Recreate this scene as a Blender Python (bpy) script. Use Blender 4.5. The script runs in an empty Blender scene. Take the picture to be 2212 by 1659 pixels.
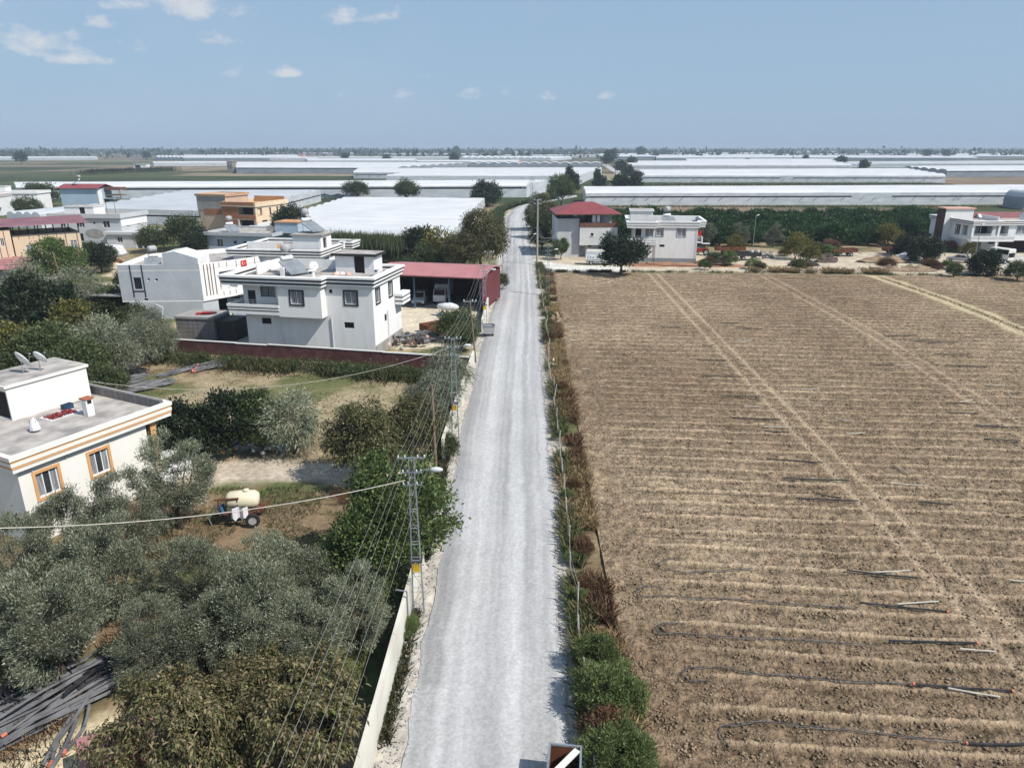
import bpy, math, random
import numpy as np
from mathutils import Vector, Matrix, Quaternion
R = math.radians
random.seed(7); RNG = np.random.default_rng(7)
SC = bpy.context.scene
COL = SC.collection

# ------------------------------------------------------------------ camera
CAM_H, CAM_PITCH = 21.0, 18.37
cam_d = bpy.data.cameras.new('camera'); cam = bpy.data.objects.new('camera', cam_d); COL.objects.link(cam)
cam.location = (0, 0, CAM_H); cam.rotation_euler = (R(90 - CAM_PITCH), 0, 0)
cam_d.sensor_fit = 'HORIZONTAL'; cam_d.sensor_width = 36.0; cam_d.lens = 36.0 * 1534 / 2212
cam_d.clip_start = 0.5; cam_d.clip_end = 40000
SC.camera = cam

# ------------------------------------------------------------------ sky, sun, exposure
SUN_EL, SUN_AZ = 49.0, 29.0          # azimuth: degrees from +X (right) towards the camera (-Y)
sd = Vector((math.cos(R(SUN_EL)) * math.cos(R(SUN_AZ)), -math.cos(R(SUN_EL)) * math.sin(R(SUN_AZ)), math.sin(R(SUN_EL))))
W = bpy.data.worlds.new('World'); SC.world = W; W.use_nodes = True
wn, wl = W.node_tree.nodes, W.node_tree.links
bg = wn['Background']; bg.inputs['Strength'].default_value = 0.10
sky = wn.new('ShaderNodeTexSky'); sky.sky_type = 'NISHITA'; sky.sun_disc = False
sky.sun_elevation = R(SUN_EL); sky.sun_rotation = math.atan2(sd.x, sd.y)
sky.altitude = 0; sky.air_density = 1.0; sky.dust_density = 1.0; sky.ozone_density = 4.0

def wnode(t, **k):
    n = wn.new(t)
    for a, b in k.items(): setattr(n, a, b)
    return n
def wmath(op, a, b=None, c=None, clamp=False):
    n = wnode('ShaderNodeMath', operation=op); n.use_clamp = clamp
    for i, v in enumerate((a, b, c)):
        if v is None: continue
        if isinstance(v, (int, float)): n.inputs[i].default_value = v
        else: wl.new(v, n.inputs[i])
    return n.outputs[0]
tc = wnode('ShaderNodeTexCoord')
sep = wnode('ShaderNodeSeparateXYZ'); wl.new(tc.outputs['Generated'], sep.inputs[0])
# fair-weather cumulus: separate puffs (azimuth, elevation, half widths) broken up by noise, plus a thin scatter all round
azi = wmath('ARCTAN2', sep.outputs[0], sep.outputs[1]); ele = wmath('ARCSINE', sep.outputs[2])
comb = wnode('ShaderNodeCombineXYZ'); wl.new(azi, comb.inputs[0]); wl.new(wmath('MULTIPLY', ele, 1.7), comb.inputs[1])
nz = wnode('ShaderNodeTexNoise'); nz.inputs['Scale'].default_value = 30.0; nz.inputs['Detail'].default_value = 9; nz.inputs['Roughness'].default_value = 0.58; wl.new(comb.outputs[0], nz.inputs['Vector'])
nz2 = wnode('ShaderNodeTexNoise'); nz2.inputs['Scale'].default_value = 5.0; nz2.inputs['Detail'].default_value = 3; wl.new(comb.outputs[0], nz2.inputs['Vector'])
PUFFS = [(-0.386, 0.163, .062, .024, 1.0), (-0.356, 0.126, .028, .011, .8), (-0.565, 0.113, .075, .021, .75), (-0.505, 0.099, .035, .013, .85), (-0.605, 0.118, .05, .012, .6), (-0.46, 0.112, .022, .009, .6), (-0.447, 0.157, .03, .012, .6), (-0.19, 0.158, .042, .016, .7), (-0.29, 0.091, .024, .008, .6), (-0.345, 0.092, .014, .012, .6), (-0.115, 0.089, .016, .007, .5), (-0.48, 0.135, .016, .008, .6), (0.13, 0.066, .016, .006, .15), (0.19, 0.068, .008, .004, .1), (-0.02, 0.066, .05, .004, .05), (-0.20, 0.066, .02, .006, .1), (-0.64, 0.165, .06, .03, .6), (-0.55, 0.175, .07, .014, .55),
         (-0.95, 0.14, .09, .03, .8), (-1.4, 0.2, .12, .04, .8), (-2.2, 0.17, .12, .04, .8), (2.6, 0.2, .1, .03, .6), (-3.0, 0.14, .1, .03, .7)]
acc = None
for (pa, pe, pw, ph, pd) in PUFFS:
    da = wmath('DIVIDE', wmath('SUBTRACT', azi, pa), pw); de = wmath('DIVIDE', wmath('SUBTRACT', ele, pe - ph * .4), ph)
    de = wmath('MULTIPLY', de, wmath('MULTIPLY_ADD', wmath('LESS_THAN', de, 0.0), 1.2, 1.0))             # flatter bases
    q_ = wmath('MULTIPLY', wmath('SUBTRACT', 1.0, wmath('ADD', wmath('MULTIPLY', da, da), wmath('MULTIPLY', de, de))), pd)
    acc = q_ if acc is None else wmath('MAXIMUM', acc, q_)
acc = wmath('MAXIMUM', acc, -1.2)
cl = wmath('ADD', acc, wmath('MULTIPLY', wmath('SUBTRACT', nz.outputs[0], 0.5), 5.2))
cl = wmath('MULTIPLY', wmath('SUBTRACT', cl, 0.05), 0.85, clamp=True)
veil = wmath('MULTIPLY', wmath('SUBTRACT', wmath('MULTIPLY_ADD', sep.outputs[0], -0.35, nz2.outputs[0]), 0.52), 1.2, clamp=True)
clf = wmath('MINIMUM', wmath('ADD', wmath('MULTIPLY', cl, 0.78), wmath('MULTIPLY', veil, 0.22)), 0.8)
tint = wnode('ShaderNodeMixRGB', blend_type='MULTIPLY'); tint.inputs[0].default_value = 1.0
wl.new(sky.outputs[0], tint.inputs[1]); tint.inputs[2].default_value = (0.95, 1.0, 1.02, 1)
haz = wnode('ShaderNodeMixRGB'); wl.new(wmath('MULTIPLY_ADD', wmath('MAXIMUM', sep.outputs[2], 0.0), -0.55, 0.86, clamp=True), haz.inputs[0])   # summer haze: thick low down, thin overhead
wl.new(tint.outputs[0], haz.inputs[1]); haz.inputs[2].default_value = (3.65, 5.2, 7.05, 1)
hz = wnode('ShaderNodeMixRGB'); wl.new(clf, hz.inputs[0]); wl.new(haz.outputs[0], hz.inputs[1]); hz.inputs[2].default_value = (7.2, 7.4, 7.7, 1)
wl.new(hz.outputs[0], bg.inputs['Color'])

sun_d = bpy.data.lights.new('sun', 'SUN'); sun_d.energy = 4.8; sun_d.angle = R(0.53); sun_d.color = (1.0, 0.955, 0.89)
sun = bpy.data.objects.new('sun', sun_d); COL.objects.link(sun); sun.rotation_euler = sd.to_track_quat('Z', 'Y').to_euler()
SC.render.engine = 'CYCLES'
VS = SC.view_settings; SC.display_settings.display_device = 'sRGB'
VS.view_transform = 'Standard'; VS.look = 'None'; VS.exposure = 0.0; VS.gamma = 1.0; VS.use_curve_mapping = False
CY = SC.cycles
CY.use_denoising = True; CY.max_bounces = 5; CY.diffuse_bounces = 1; CY.glossy_bounces = 2; CY.transmission_bounces = 3
CY.transparent_max_bounces = 6; CY.volume_bounces = 0; CY.caustics_reflective = False; CY.caustics_refractive = False
CY.use_adaptive_sampling = True; CY.adaptive_threshold = 0.02
try: CY.denoiser = 'OPENIMAGEDENOISE'
except Exception: pass

# ------------------------------------------------------------------ helpers
_F, _CX, _CY = 1534.0, 1106.0, 829.5
def ray(x, y):
    p = R(CAM_PITCH); u = (x - _CX) / _F; v = (y - _CY) / _F
    return u, math.cos(p) - v * math.sin(p), -math.sin(p) - v * math.cos(p)
def G(x, y, z=0.0):
    """world point at height z that was surveyed at photo position x, y (2212 wide)"""
    r = ray(x, y); t = (z - CAM_H) / r[2]; return (r[0] * t, r[1] * t)
def AT(x, y, Y):
    r = ray(x, y); t = Y / r[1]; return Vector((r[0] * t, Y, CAM_H + r[2] * t))

def tag(o, label=None, cat=None, group=None, kind=None):
    for k, v in (('label', label), ('category', cat), ('group', group), ('kind', kind)):
        if v: o[k] = v
    return o
def thing(name, label, cat, loc=(0, 0, 0), rz=0.0, group=None):
    o = bpy.data.objects.new(name, None); COL.objects.link(o); o.empty_display_size = 0.3
    loc = tuple(loc) + (0,) * (3 - len(loc))
    o.location = loc; o.rotation_euler = (0, 0, rz)
    return tag(o, label, cat, group)
def link(name, me, m=None, parent=None):
    o = bpy.data.objects.new(name, me); COL.objects.link(o)
    if m is not None and not me.materials: me.materials.append(m)
    if parent is not None: o.parent = parent
    return o
def copy_tree(o, parent=None):
    c = o.copy(); COL.objects.link(c); c.parent = parent
    for ch in o.children: copy_tree(ch, c)
    return c

class MB:
    """collects shapes into one mesh"""
    def __init__(s): s.v = []; s.f = []
    def quad(s, *p):
        n = len(s.v); s.v += [tuple(q) for q in p]; s.f.append(tuple(range(n, n + len(p)))); return s
    def box(s, x0, x1, y0, y1, z0, z1, M=None):
        n = len(s.v)
        P = [(x0, y0, z0), (x1, y0, z0), (x1, y1, z0), (x0, y1, z0), (x0, y0, z1), (x1, y0, z1), (x1, y1, z1), (x0, y1, z1)]
        if M is not None: P = [tuple(M @ Vector(p)) for p in P]
        s.v += P
        s.f += [tuple(n + i for i in f) for f in ((0, 3, 2, 1), (4, 5, 6, 7), (0, 1, 5, 4), (1, 2, 6, 5), (2, 3, 7, 6), (3, 0, 4, 7))]
        return s
    def cbox(s, c, d, rz=0.0, M=None):
        m = Matrix.Translation(c) @ Matrix.Rotation(rz, 4, 'Z')
        if M is not None: m = m @ M
        return s.box(-d[0] / 2, d[0] / 2, -d[1] / 2, d[1] / 2, -d[2] / 2, d[2] / 2, m)
    def prism(s, poly, z0, z1):
        n = len(s.v); k = len(poly)
        s.v += [(p[0], p[1], z0) for p in poly] + [(p[0], p[1], z1) for p in poly]
        s.f.append(tuple(n + i for i in reversed(range(k)))); s.f.append(tuple(n + k + i for i in range(k)))
        for i in range(k):
            j = (i + 1) % k; s.f.append((n + i, n + j, n + k + j, n + k + i))
        return s
    def extr(s, prof, y0, y1):
        """profile in x,z extruded along y"""
        n = len(s.v); k = len(prof)
        s.v += [(p[0], y0, p[1]) for p in prof] + [(p[0], y1, p[1]) for p in prof]
        s.f.append(tuple(n + i for i in range(k))); s.f.append(tuple(n + k + i for i in reversed(range(k))))
        for i in range(k):
            j = (i + 1) % k; s.f.append((n + j, n + i, n + k + i, n + k + j))
        return s
    def tube(s, pts, r0, r1=None, n=6, cap=True):
        r1 = r0 if r1 is None else r1; pts = [Vector(p) for p in pts]; m = len(pts); base = len(s.v)
        for i, p in enumerate(pts):
            d = (pts[min(i + 1, m - 1)] - pts[max(i - 1, 0)]).normalized()
            a = d.orthogonal().normalized() if abs(d.z) > 0.95 else d.cross(Vector((0, 0, 1))).normalized()
            b = d.cross(a); r = r0 + (r1 - r0) * i / max(m - 1, 1)
            for k in range(n):
                t = 2 * math.pi * k / n; s.v.append(tuple(p + a * (r * math.cos(t)) + b * (r * math.sin(t))))
        for i in range(m - 1):
            for k in range(n):
                k2 = (k + 1) % n; s.f.append((base + i * n + k, base + i * n + k2, base + (i + 1) * n + k2, base + (i + 1) * n + k))
        if cap:
            s.f.append(tuple(base + k for k in reversed(range(n)))); s.f.append(tuple(base + (m - 1) * n + k for k in range(n)))
        return s
    def cyl(s, a, b, r, n=10, r1=None): return s.tube([a, b], r, r1, n)
    def lathe(s, prof, c=(0, 0, 0), n=12, M=None):
        """profile of (r, z) turned about z"""
        base = len(s.v); k = len(prof); T = Matrix.Translation(c) @ (M if M is not None else Matrix())
        for r, z in prof:
            for i in range(n):
                t = 2 * math.pi * i / n; s.v.append(tuple(T @ Vector((r * math.cos(t), r * math.sin(t), z))))
        for j in range(k - 1):
            for i in range(n):
                i2 = (i + 1) % n; s.f.append((base + j * n + i, base + j * n + i2, base + (j + 1) * n + i2, base + (j + 1) * n + i))
        s.f.append(tuple(base + i for i in reversed(range(n)))); s.f.append(tuple(base + (k - 1) * n + i for i in range(n)))
        return s
    def ring(s, poly, o_out, o_in, z0, z1):
        """closed band round a polygon (ccw), outer and inner offset"""
        A = offset(poly, o_out); B = offset(poly, o_in); k = len(poly); n = len(s.v)
        for P in (A, B):
            for z in (z0, z1): s.v += [(p[0], p[1], z) for p in P]
        for i in range(k):
            j = (i + 1) % k
            s.f += [(n + i, n + j, n + k + j, n + k + i), (n + 2 * k + j, n + 2 * k + i, n + 3 * k + i, n + 3 * k + j),
                    (n + k + i, n + k + j, n + 3 * k + j, n + 3 * k + i), (n + j, n + i, n + 2 * k + i, n + 2 * k + j)]
        return s
    def build(s, name, m, parent=None, smooth=False):
        me = bpy.data.meshes.new(name); me.from_pydata(s.v, [], s.f); me.update()
        if smooth: me.polygons.foreach_set('use_smooth', [True] * len(me.polygons))
        return link(name, me, m, parent)

def offset(poly, d):
    out = []; k = len(poly)
    for i in range(k):
        a, b, c = (Vector(poly[i - 1][:2]), Vector(poly[i][:2]), Vector(poly[(i + 1) % k][:2]))
        e1 = (b - a).normalized(); e2 = (c - b).normalized()
        n1 = Vector((e1.y, -e1.x)); n2 = Vector((e2.y, -e2.x)); m = n1 + n2
        den = 1 + n1.dot(n2); out.append(tuple(b + m * (d / max(den, 0.3))))
    return out

def mesh_np(name, V, Fq, m=None, parent=None, smooth=False, cols=None):
    """fast mesh from arrays; Fq (n,3) or (n,4)"""
    me = bpy.data.meshes.new(name); V = np.ascontiguousarray(V, np.float32); Fq = np.ascontiguousarray(Fq, np.int32)
    nf, k = Fq.shape
    me.vertices.add(len(V)); me.vertices.foreach_set('co', V.ravel())
    me.loops.add(nf * k); me.loops.foreach_set('vertex_index', Fq.ravel())
    me.polygons.add(nf); me.polygons.foreach_set('loop_start', np.arange(0, nf * k, k, dtype=np.int32))
    me.polygons.foreach_set('loop_total', np.full(nf, k, np.int32))
    me.update(calc_edges=True)
    if smooth: me.polygons.foreach_set('use_smooth', np.ones(nf, bool))
    if cols is not None:
        ca = me.color_attributes.new('col', 'FLOAT_COLOR', 'POINT')
        ca.data.foreach_set('color', np.ascontiguousarray(np.c_[cols, np.ones(len(cols))], np.float32).ravel())
    if parent == 'mesh':
        if m: me.materials.append(m)
        return me
    return link(name, me, m, parent)

def vnoise(x, y, scale, seed, octaves=3, gain=0.5):
    """value noise, about -1..1"""
    out = np.zeros(np.broadcast(x, y).shape); amp = 1.0; tot = 0.0
    for o in range(octaves):
        g = np.random.default_rng(seed + o * 17).random((257, 257)) * 2 - 1
        u = np.asarray(x) / scale * 2 ** o; v = np.asarray(y) / scale * 2 ** o
        iu = np.floor(u).astype(int); iv = np.floor(v).astype(int); fu = u - iu; fv = v - iv
        fu = fu * fu * (3 - 2 * fu); fv = fv * fv * (3 - 2 * fv); iu %= 256; iv %= 256
        a = g[iu, iv] * (1 - fu) + g[iu + 1, iv] * fu; b = g[iu, iv + 1] * (1 - fu) + g[iu + 1, iv + 1] * fu
        out = out + amp * (a * (1 - fv) + b * fv); tot += amp; amp *= gain
    return out / tot * 1.6
def sstep(a, b, x): t = np.clip((x - a) / (b - a), 0, 1); return t * t * (3 - 2 * t)
def poly_dist(px, py, poly):
    """signed distance to a polygon, negative inside (arrays)"""
    px = np.asarray(px, float); py = np.asarray(py, float); d = np.full(px.shape, 1e9); ins = np.zeros(px.shape, bool); k = len(poly)
    for i in range(k):
        x0, y0 = poly[i]; x1, y1 = poly[(i + 1) % k]; ex, ey = x1 - x0, y1 - y0
        t = np.clip(((px - x0) * ex + (py - y0) * ey) / (ex * ex + ey * ey), 0, 1)
        d = np.minimum(d, np.hypot(px - x0 - t * ex, py - y0 - t * ey))
        c = ((y0 <= py) & (y1 > py)) | ((y1 <= py) & (y0 > py))
        xx = x0 + (py - y0) * ex / (ey if abs(ey) > 1e-9 else 1e-9)
        ins ^= c & (px < xx)
    return np.where(ins, -d, d)

# ------------------------------------------------------------------ materials
def new_mat(name):
    m = bpy.data.materials.new(name); m.use_nodes = True; t = m.node_tree
    return m, t.nodes, t.links, t.nodes['Principled BSDF']
def surf(name, c1, c2=None, scale=2.0, rough=0.85, bump=0.0, stretch=(1, 1, 1), metal=0.0, detail=6, bscale=None, spec=0.3, lo=0.35, hi=0.65):
    """plain surface with a two-tone noise and a fine relief"""
    m, N, L, P = new_mat(name)
    P.inputs['Roughness'].default_value = rough; P.inputs['Metallic'].default_value = metal; P.inputs['Specular IOR Level'].default_value = spec
    if c2 is None: c2 = tuple(c * 0.86 for c in c1)
    tc = N.new('ShaderNodeTexCoord'); mp = N.new('ShaderNodeMapping'); mp.inputs['Scale'].default_value = stretch
    L.new(tc.outputs['Object'], mp.inputs[0])
    nt = N.new('ShaderNodeTexNoise'); nt.inputs['Scale'].default_value = scale; nt.inputs['Detail'].default_value = detail; L.new(mp.outputs[0], nt.inputs['Vector'])
    cr = N.new('ShaderNodeValToRGB'); cr.color_ramp.elements[0].position = lo; cr.color_ramp.elements[1].position = hi
    cr.color_ramp.elements[0].color = (*c1, 1); cr.color_ramp.elements[1].color = (*c2, 1)
    L.new(nt.outputs[0], cr.inputs[0]); L.new(cr.outputs[0], P.inputs['Base Color'])
    if bump:
        nb = N.new('ShaderNodeTexNoise'); nb.inputs['Scale'].default_value = bscale or scale * 6; nb.inputs['Detail'].default_value = 4; L.new(mp.outputs[0], nb.inputs['Vector'])
        b = N.new('ShaderNodeBump'); b.inputs['Strength'].default_value = bump; b.inputs['Distance'].default_value = 0.05
        L.new(nb.outputs[0], b.inputs['Height']); L.new(b.outputs[0], P.inputs['Normal'])
    return m
def leaf(name, ramp, rough=0.6, trans=0.3):
    """foliage: each leaf takes its own tone"""
    m, N, L, P = new_mat(name)
    g = N.new('ShaderNodeNewGeometry'); cr = N.new('ShaderNodeValToRGB')
    while len(cr.color_ramp.elements) < len(ramp): cr.color_ramp.elements.new(0.5)
    for e, (p, c) in zip(cr.color_ramp.elements, ramp): e.position = p; e.color = (*c, 1)
    oi = N.new('ShaderNodeObjectInfo'); hs = N.new('ShaderNodeHueSaturation')
    mr = N.new('ShaderNodeMapRange'); mr.inputs['To Min'].default_value = 0.8; mr.inputs['To Max'].default_value = 1.2
    L.new(oi.outputs['Random'], mr.inputs[0]); L.new(mr.outputs[0], hs.inputs['Value'])
    L.new(g.outputs['Random Per Island'], cr.inputs[0]); L.new(cr.outputs[0], hs.inputs['Color']); L.new(hs.outputs[0], P.inputs['Base Color'])
    P.inputs['Roughness'].default_value = rough; P.inputs['Specular IOR Level'].default_value = 0.25
    tr = N.new('ShaderNodeBsdfTranslucent'); L.new(hs.outputs[0], tr.inputs['Color'])
    mx = N.new('ShaderNodeMixShader'); mx.inputs[0].default_value = trans
    L.new(P.outputs[0], mx.inputs[1]); L.new(tr.outputs[0], mx.inputs[2]); L.new(mx.outputs[0], N['Material Output'].inputs['Surface'])
    return m
def attr_mat(name, nscale=1.0, namp=0.25, bump=0.3, bscale=12.0, rough=0.95, stretch=(1, 1, 1), bdist=0.05):
    """ground cover: colour per vertex, broken up by fine grain"""
    m, N, L, P = new_mat(name); P.inputs['Roughness'].default_value = rough; P.inputs['Specular IOR Level'].default_value = 0.15
    a = N.new('ShaderNodeVertexColor'); a.layer_name = 'col'
    tc = N.new('ShaderNodeTexCoord'); mp = N.new('ShaderNodeMapping'); mp.inputs['Scale'].default_value = stretch; L.new(tc.outputs['Object'], mp.inputs[0])
    n1 = N.new('ShaderNodeTexNoise'); n1.inputs['Scale'].default_value = nscale; n1.inputs['Detail'].default_value = 10; n1.inputs['Roughness'].default_value = 0.7; L.new(mp.outputs[0], n1.inputs['Vector'])
    mr = N.new('ShaderNodeMapRange'); mr.inputs['From Min'].default_value = 0.3; mr.inputs['From Max'].default_value = 0.7
    mr.inputs['To Min'].default_value = 1 - namp; mr.inputs['To Max'].default_value = 1 + namp; L.new(n1.outputs[0], mr.inputs[0])
    mu = N.new('ShaderNodeMixRGB'); mu.blend_type = 'MULTIPLY'; mu.inputs[0].default_value = 1; L.new(a.outputs[0], mu.inputs[1]); L.new(mr.outputs[0], mu.inputs[2]); L.new(mu.outputs[0], P.inputs['Base Color'])
    nb = N.new('ShaderNodeTexNoise'); nb.inputs['Scale'].default_value = bscale; nb.inputs['Detail'].default_value = 6; L.new(tc.outputs['Object'], nb.inputs['Vector'])
    b = N.new('ShaderNodeBump'); b.inputs['Strength'].default_value = bump; b.inputs['Distance'].default_value = bdist; L.new(nb.outputs[0], b.inputs['Height']); L.new(b.outputs[0], P.inputs['Normal'])
    return m

M = {}
HAZE = 0.00022
M['white'] = surf('white_paint', (0.86, 0.855, 0.84), (0.76, 0.75, 0.725), 1.3, 0.8, 0.08, stretch=(1.3, 1.3, 0.3), bscale=9, lo=0.45, hi=0.82, detail=8)
M['offwhite'] = surf('off_white_paint', (0.72, 0.72, 0.70), (0.62, 0.62, 0.60), 0.5, 0.85, 0.08)
M['greywall'] = surf('grey_render', (0.50, 0.53, 0.56), (0.43, 0.46, 0.49), 0.4, 0.9, 0.5, bscale=2.2)
M['palegrey'] = surf('pale_grey_render', (0.60, 0.61, 0.62), (0.50, 0.51, 0.52), 0.3, 0.9, 0.15)
M['cream'] = surf('cream_paint', (0.86, 0.84, 0.78), (0.80, 0.78, 0.71), 0.4, 0.85, 0.05)
M['peach'] = surf('peach_paint', (0.72, 0.58, 0.42), (0.66, 0.52, 0.37), 0.4, 0.85, 0.05)
M['orange'] = surf('orange_trim', (0.72, 0.40, 0.18), (0.66, 0.35, 0.15), 0.8, 0.7)
M['terracotta'] = surf('terracotta_paint', (0.42, 0.15, 0.07), (0.36, 0.12, 0.06), 0.8, 0.7)
M['blackstripe'] = surf('black_trim', (0.025, 0.025, 0.028), (0.035, 0.035, 0.04), 1, 0.6)
M['brownstripe'] = surf('brown_trim', (0.16, 0.10, 0.09), (0.2, 0.13, 0.11), 1, 0.7)
M['maroon'] = surf('maroon_paint', (0.085, 0.04, 0.042), (0.11, 0.055, 0.055), 1, 0.8)
M['salmon'] = surf('salmon_trim', (0.75, 0.45, 0.36), (0.7, 0.4, 0.3), 1, 0.8)
M['bluewall'] = surf('blue_paint', (0.40, 0.52, 0.63), (0.36, 0.48, 0.58), 0.3, 0.85, 0.05)
M['paleblue'] = surf('pale_blue_paint', (0.47, 0.56, 0.66), (0.40, 0.48, 0.57), 0.5, 0.85, 0.1)
M['concrete'] = surf('concrete', (0.38, 0.36, 0.34), (0.28, 0.27, 0.25), 0.7, 0.95, 0.2)
M['roofcrete'] = surf('roof_screed', (0.50, 0.46, 0.42), (0.27, 0.25, 0.235), 0.8, 0.95, 0.15, detail=12, lo=0.4, hi=0.66)
M['darkcrete'] = surf('stained_concrete', (0.16, 0.15, 0.145), (0.24, 0.23, 0.22), 1.2, 0.95, 0.3, stretch=(3, 3, 0.5))
M['brick'] = surf('hollow_brick', (0.42, 0.19, 0.10), (0.30, 0.13, 0.07), 3, 0.95, 0.4)
M['brickedge'] = surf('pale_brick_top', (0.62, 0.36, 0.18), (0.5, 0.26, 0.13), 2.5, 0.95, 0.3)
M['rawrender'] = surf('raw_tan_render', (0.56, 0.43, 0.33), (0.48, 0.37, 0.29), 0.4, 0.95, 0.1)
M['tanrender'] = surf('tan_render', (0.70, 0.55, 0.38), (0.62, 0.47, 0.32), 0.5, 0.9)
M['redroof'] = surf('red_sheet_roof', (0.30, 0.075, 0.075), (0.25, 0.06, 0.065), 0.5, 0.55, 0.0)
M['pinkroof'] = surf('faded_red_sheet', (0.46, 0.21, 0.21), (0.40, 0.175, 0.18), 0.4, 0.6)
M['mauveroof'] = surf('maroon_sheet', (0.20, 0.095, 0.11), (0.26, 0.13, 0.145), 0.3, 0.6)
M['sidered'] = surf('dark_red_cladding', (0.15, 0.035, 0.04), (0.12, 0.03, 0.035), 0.5, 0.6)
M['brownroof'] = surf('brown_canopy', (0.14, 0.07, 0.05), (0.2, 0.1, 0.07), 1, 0.8)
M['glass'] = surf('window_glass', (0.03, 0.035, 0.04), (0.05, 0.055, 0.06), 0.8, 0.08, spec=0.6)
M['curtain'] = surf('curtained_glass', (0.36, 0.38, 0.40), (0.16, 0.17, 0.19), 3.0, 0.15, stretch=(6, 6, 0.4), spec=0.5)
M['dark'] = surf('dark_interior', (0.018, 0.017, 0.017), (0.03, 0.028, 0.026), 1, 0.9)
M['pvc'] = surf('white_frame', (0.82, 0.83, 0.84), (0.78, 0.79, 0.8), 1, 0.45)
M['galv'] = surf('galvanised_steel', (0.36, 0.40, 0.42), (0.29, 0.32, 0.34), 3, 0.5, metal=0.5)
M['iron'] = surf('dark_iron', (0.035, 0.035, 0.038), (0.06, 0.055, 0.05), 2, 0.7)
M['rust'] = surf('rusty_steel', (0.20, 0.075, 0.035), (0.10, 0.045, 0.03), 2, 0.9, 0.2)
M['film'] = None
M['timber'] = surf('weathered_pole', (0.17, 0.12, 0.08), (0.24, 0.18, 0.12), 2, 0.9, 0.2, stretch=(6, 6, 0.6))
M['bark'] = surf('bark', (0.13, 0.10, 0.075), (0.07, 0.055, 0.04), 4, 0.95, 0.5, stretch=(3, 3, 0.6))
M['polecrete'] = surf('pole_concrete', (0.42, 0.40, 0.37), (0.34, 0.32, 0.30), 1.5, 0.9)
M['wire'] = surf('aluminium_wire', (0.30, 0.30, 0.28), (0.24, 0.24, 0.22), 3, 0.5)
M['cable'] = surf('black_cable', (0.04, 0.04, 0.045), (0.07, 0.07, 0.075), 3, 0.5)
M['lamp'] = surf('lamp_housing', (0.80, 0.80, 0.78), (0.7, 0.7, 0.7), 3, 0.4)
M['wallcream'] = surf('cream_wall_render', (0.74, 0.71, 0.62), (0.58, 0.55, 0.47), 0.45, 0.9, 0.15, detail=9)
M['redwall'] = surf('wine_red_wall', (0.085, 0.035, 0.036), (0.135, 0.06, 0.058), 1.5, 0.95, 0.6, bscale=6)
M['pipegrey'] = surf('grey_pipe', (0.09, 0.09, 0.095), (0.19, 0.19, 0.195), 1.5, 0.55)
M['pipeblack'] = surf('black_pipe', (0.022, 0.022, 0.024), (0.05, 0.05, 0.055), 2, 0.45)
M['pipewhite'] = surf('pale_pipe', (0.62, 0.58, 0.50), (0.5, 0.46, 0.4), 2, 0.6)
M['pipecap'] = surf('orange_coupling', (0.65, 0.20, 0.12), (0.5, 0.15, 0.1), 2, 0.6)
M['tyre'] = surf('tyre_rubber', (0.02, 0.02, 0.02), (0.04, 0.038, 0.035), 4, 0.85)
M['rim'] = surf('wheel_rim', (0.45, 0.46, 0.46), (0.35, 0.35, 0.36), 4, 0.5)
M['carwhite'] = surf('white_car_paint', (0.78, 0.79, 0.80), (0.72, 0.73, 0.74), 1, 0.3, spec=0.5)
M['carsilver'] = surf('silver_car_paint', (0.50, 0.50, 0.54), (0.44, 0.44, 0.48), 1, 0.35, metal=0.3)
M['carblue'] = surf('blue_decal', (0.10, 0.16, 0.22), (0.06, 0.1, 0.15), 2, 0.5)
M['tarp'] = surf('canvas_cover', (0.74, 0.72, 0.66), (0.62, 0.60, 0.55), 1, 0.8, 0.2)
M['tank'] = surf('cream_plastic_tank', (0.76, 0.70, 0.52), (0.68, 0.61, 0.44), 1, 0.5)
M['bluedrum'] = surf('blue_plastic', (0.07, 0.20, 0.34), (0.05, 0.15, 0.28), 2, 0.5)
M['navy'] = surf('navy_crate', (0.02, 0.05, 0.10), (0.03, 0.07, 0.13), 2, 0.6)
M['pepper'] = surf('dried_red_pepper', (0.26, 0.012, 0.012), (0.14, 0.008, 0.01), 8, 0.6, 0.5)
M['sheet'] = surf('white_plastic', (0.78, 0.78, 0.79), (0.64, 0.64, 0.67), 2, 0.5, 0.3)
M['tractorred'] = surf('red_machine_paint', (0.40, 0.03, 0.03), (0.3, 0.03, 0.03), 1, 0.5)
M['flagred'] = surf('flag_red', (0.62, 0.02, 0.025), (0.55, 0.02, 0.022), 1, 0.8)
M['yellow'] = surf('yellow_plate', (0.72, 0.46, 0.03), (0.65, 0.4, 0.03), 3, 0.6)
M['panel'] = surf('solar_panel', (0.20, 0.22, 0.24), (0.27, 0.29, 0.31), 1, 0.2, spec=0.6)
M['netpile'] = surf('bundled_brown_net', (0.085, 0.065, 0.055), (0.15, 0.115, 0.095), 6, 0.95, 0.6, stretch=(1, 6, 6))
M['blackpile'] = surf('black_plastic_net', (0.03, 0.028, 0.03), (0.07, 0.065, 0.065), 6, 0.9, 0.6)
M['earth'] = surf('earth_heap', (0.24, 0.17, 0.11), (0.33, 0.25, 0.17), 1.2, 0.95, 0.5)
M['redearth'] = surf('red_earth', (0.36, 0.20, 0.12), (0.28, 0.15, 0.09), 1.2, 0.95, 0.5)
M['sand'] = surf('pale_sand', (0.66, 0.56, 0.40), (0.56, 0.47, 0.33), 1.5, 0.95, 0.4)
M['stone'] = surf('rubble_stone', (0.55, 0.50, 0.43), (0.42, 0.38, 0.33), 3, 0.95, 0.4)
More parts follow.
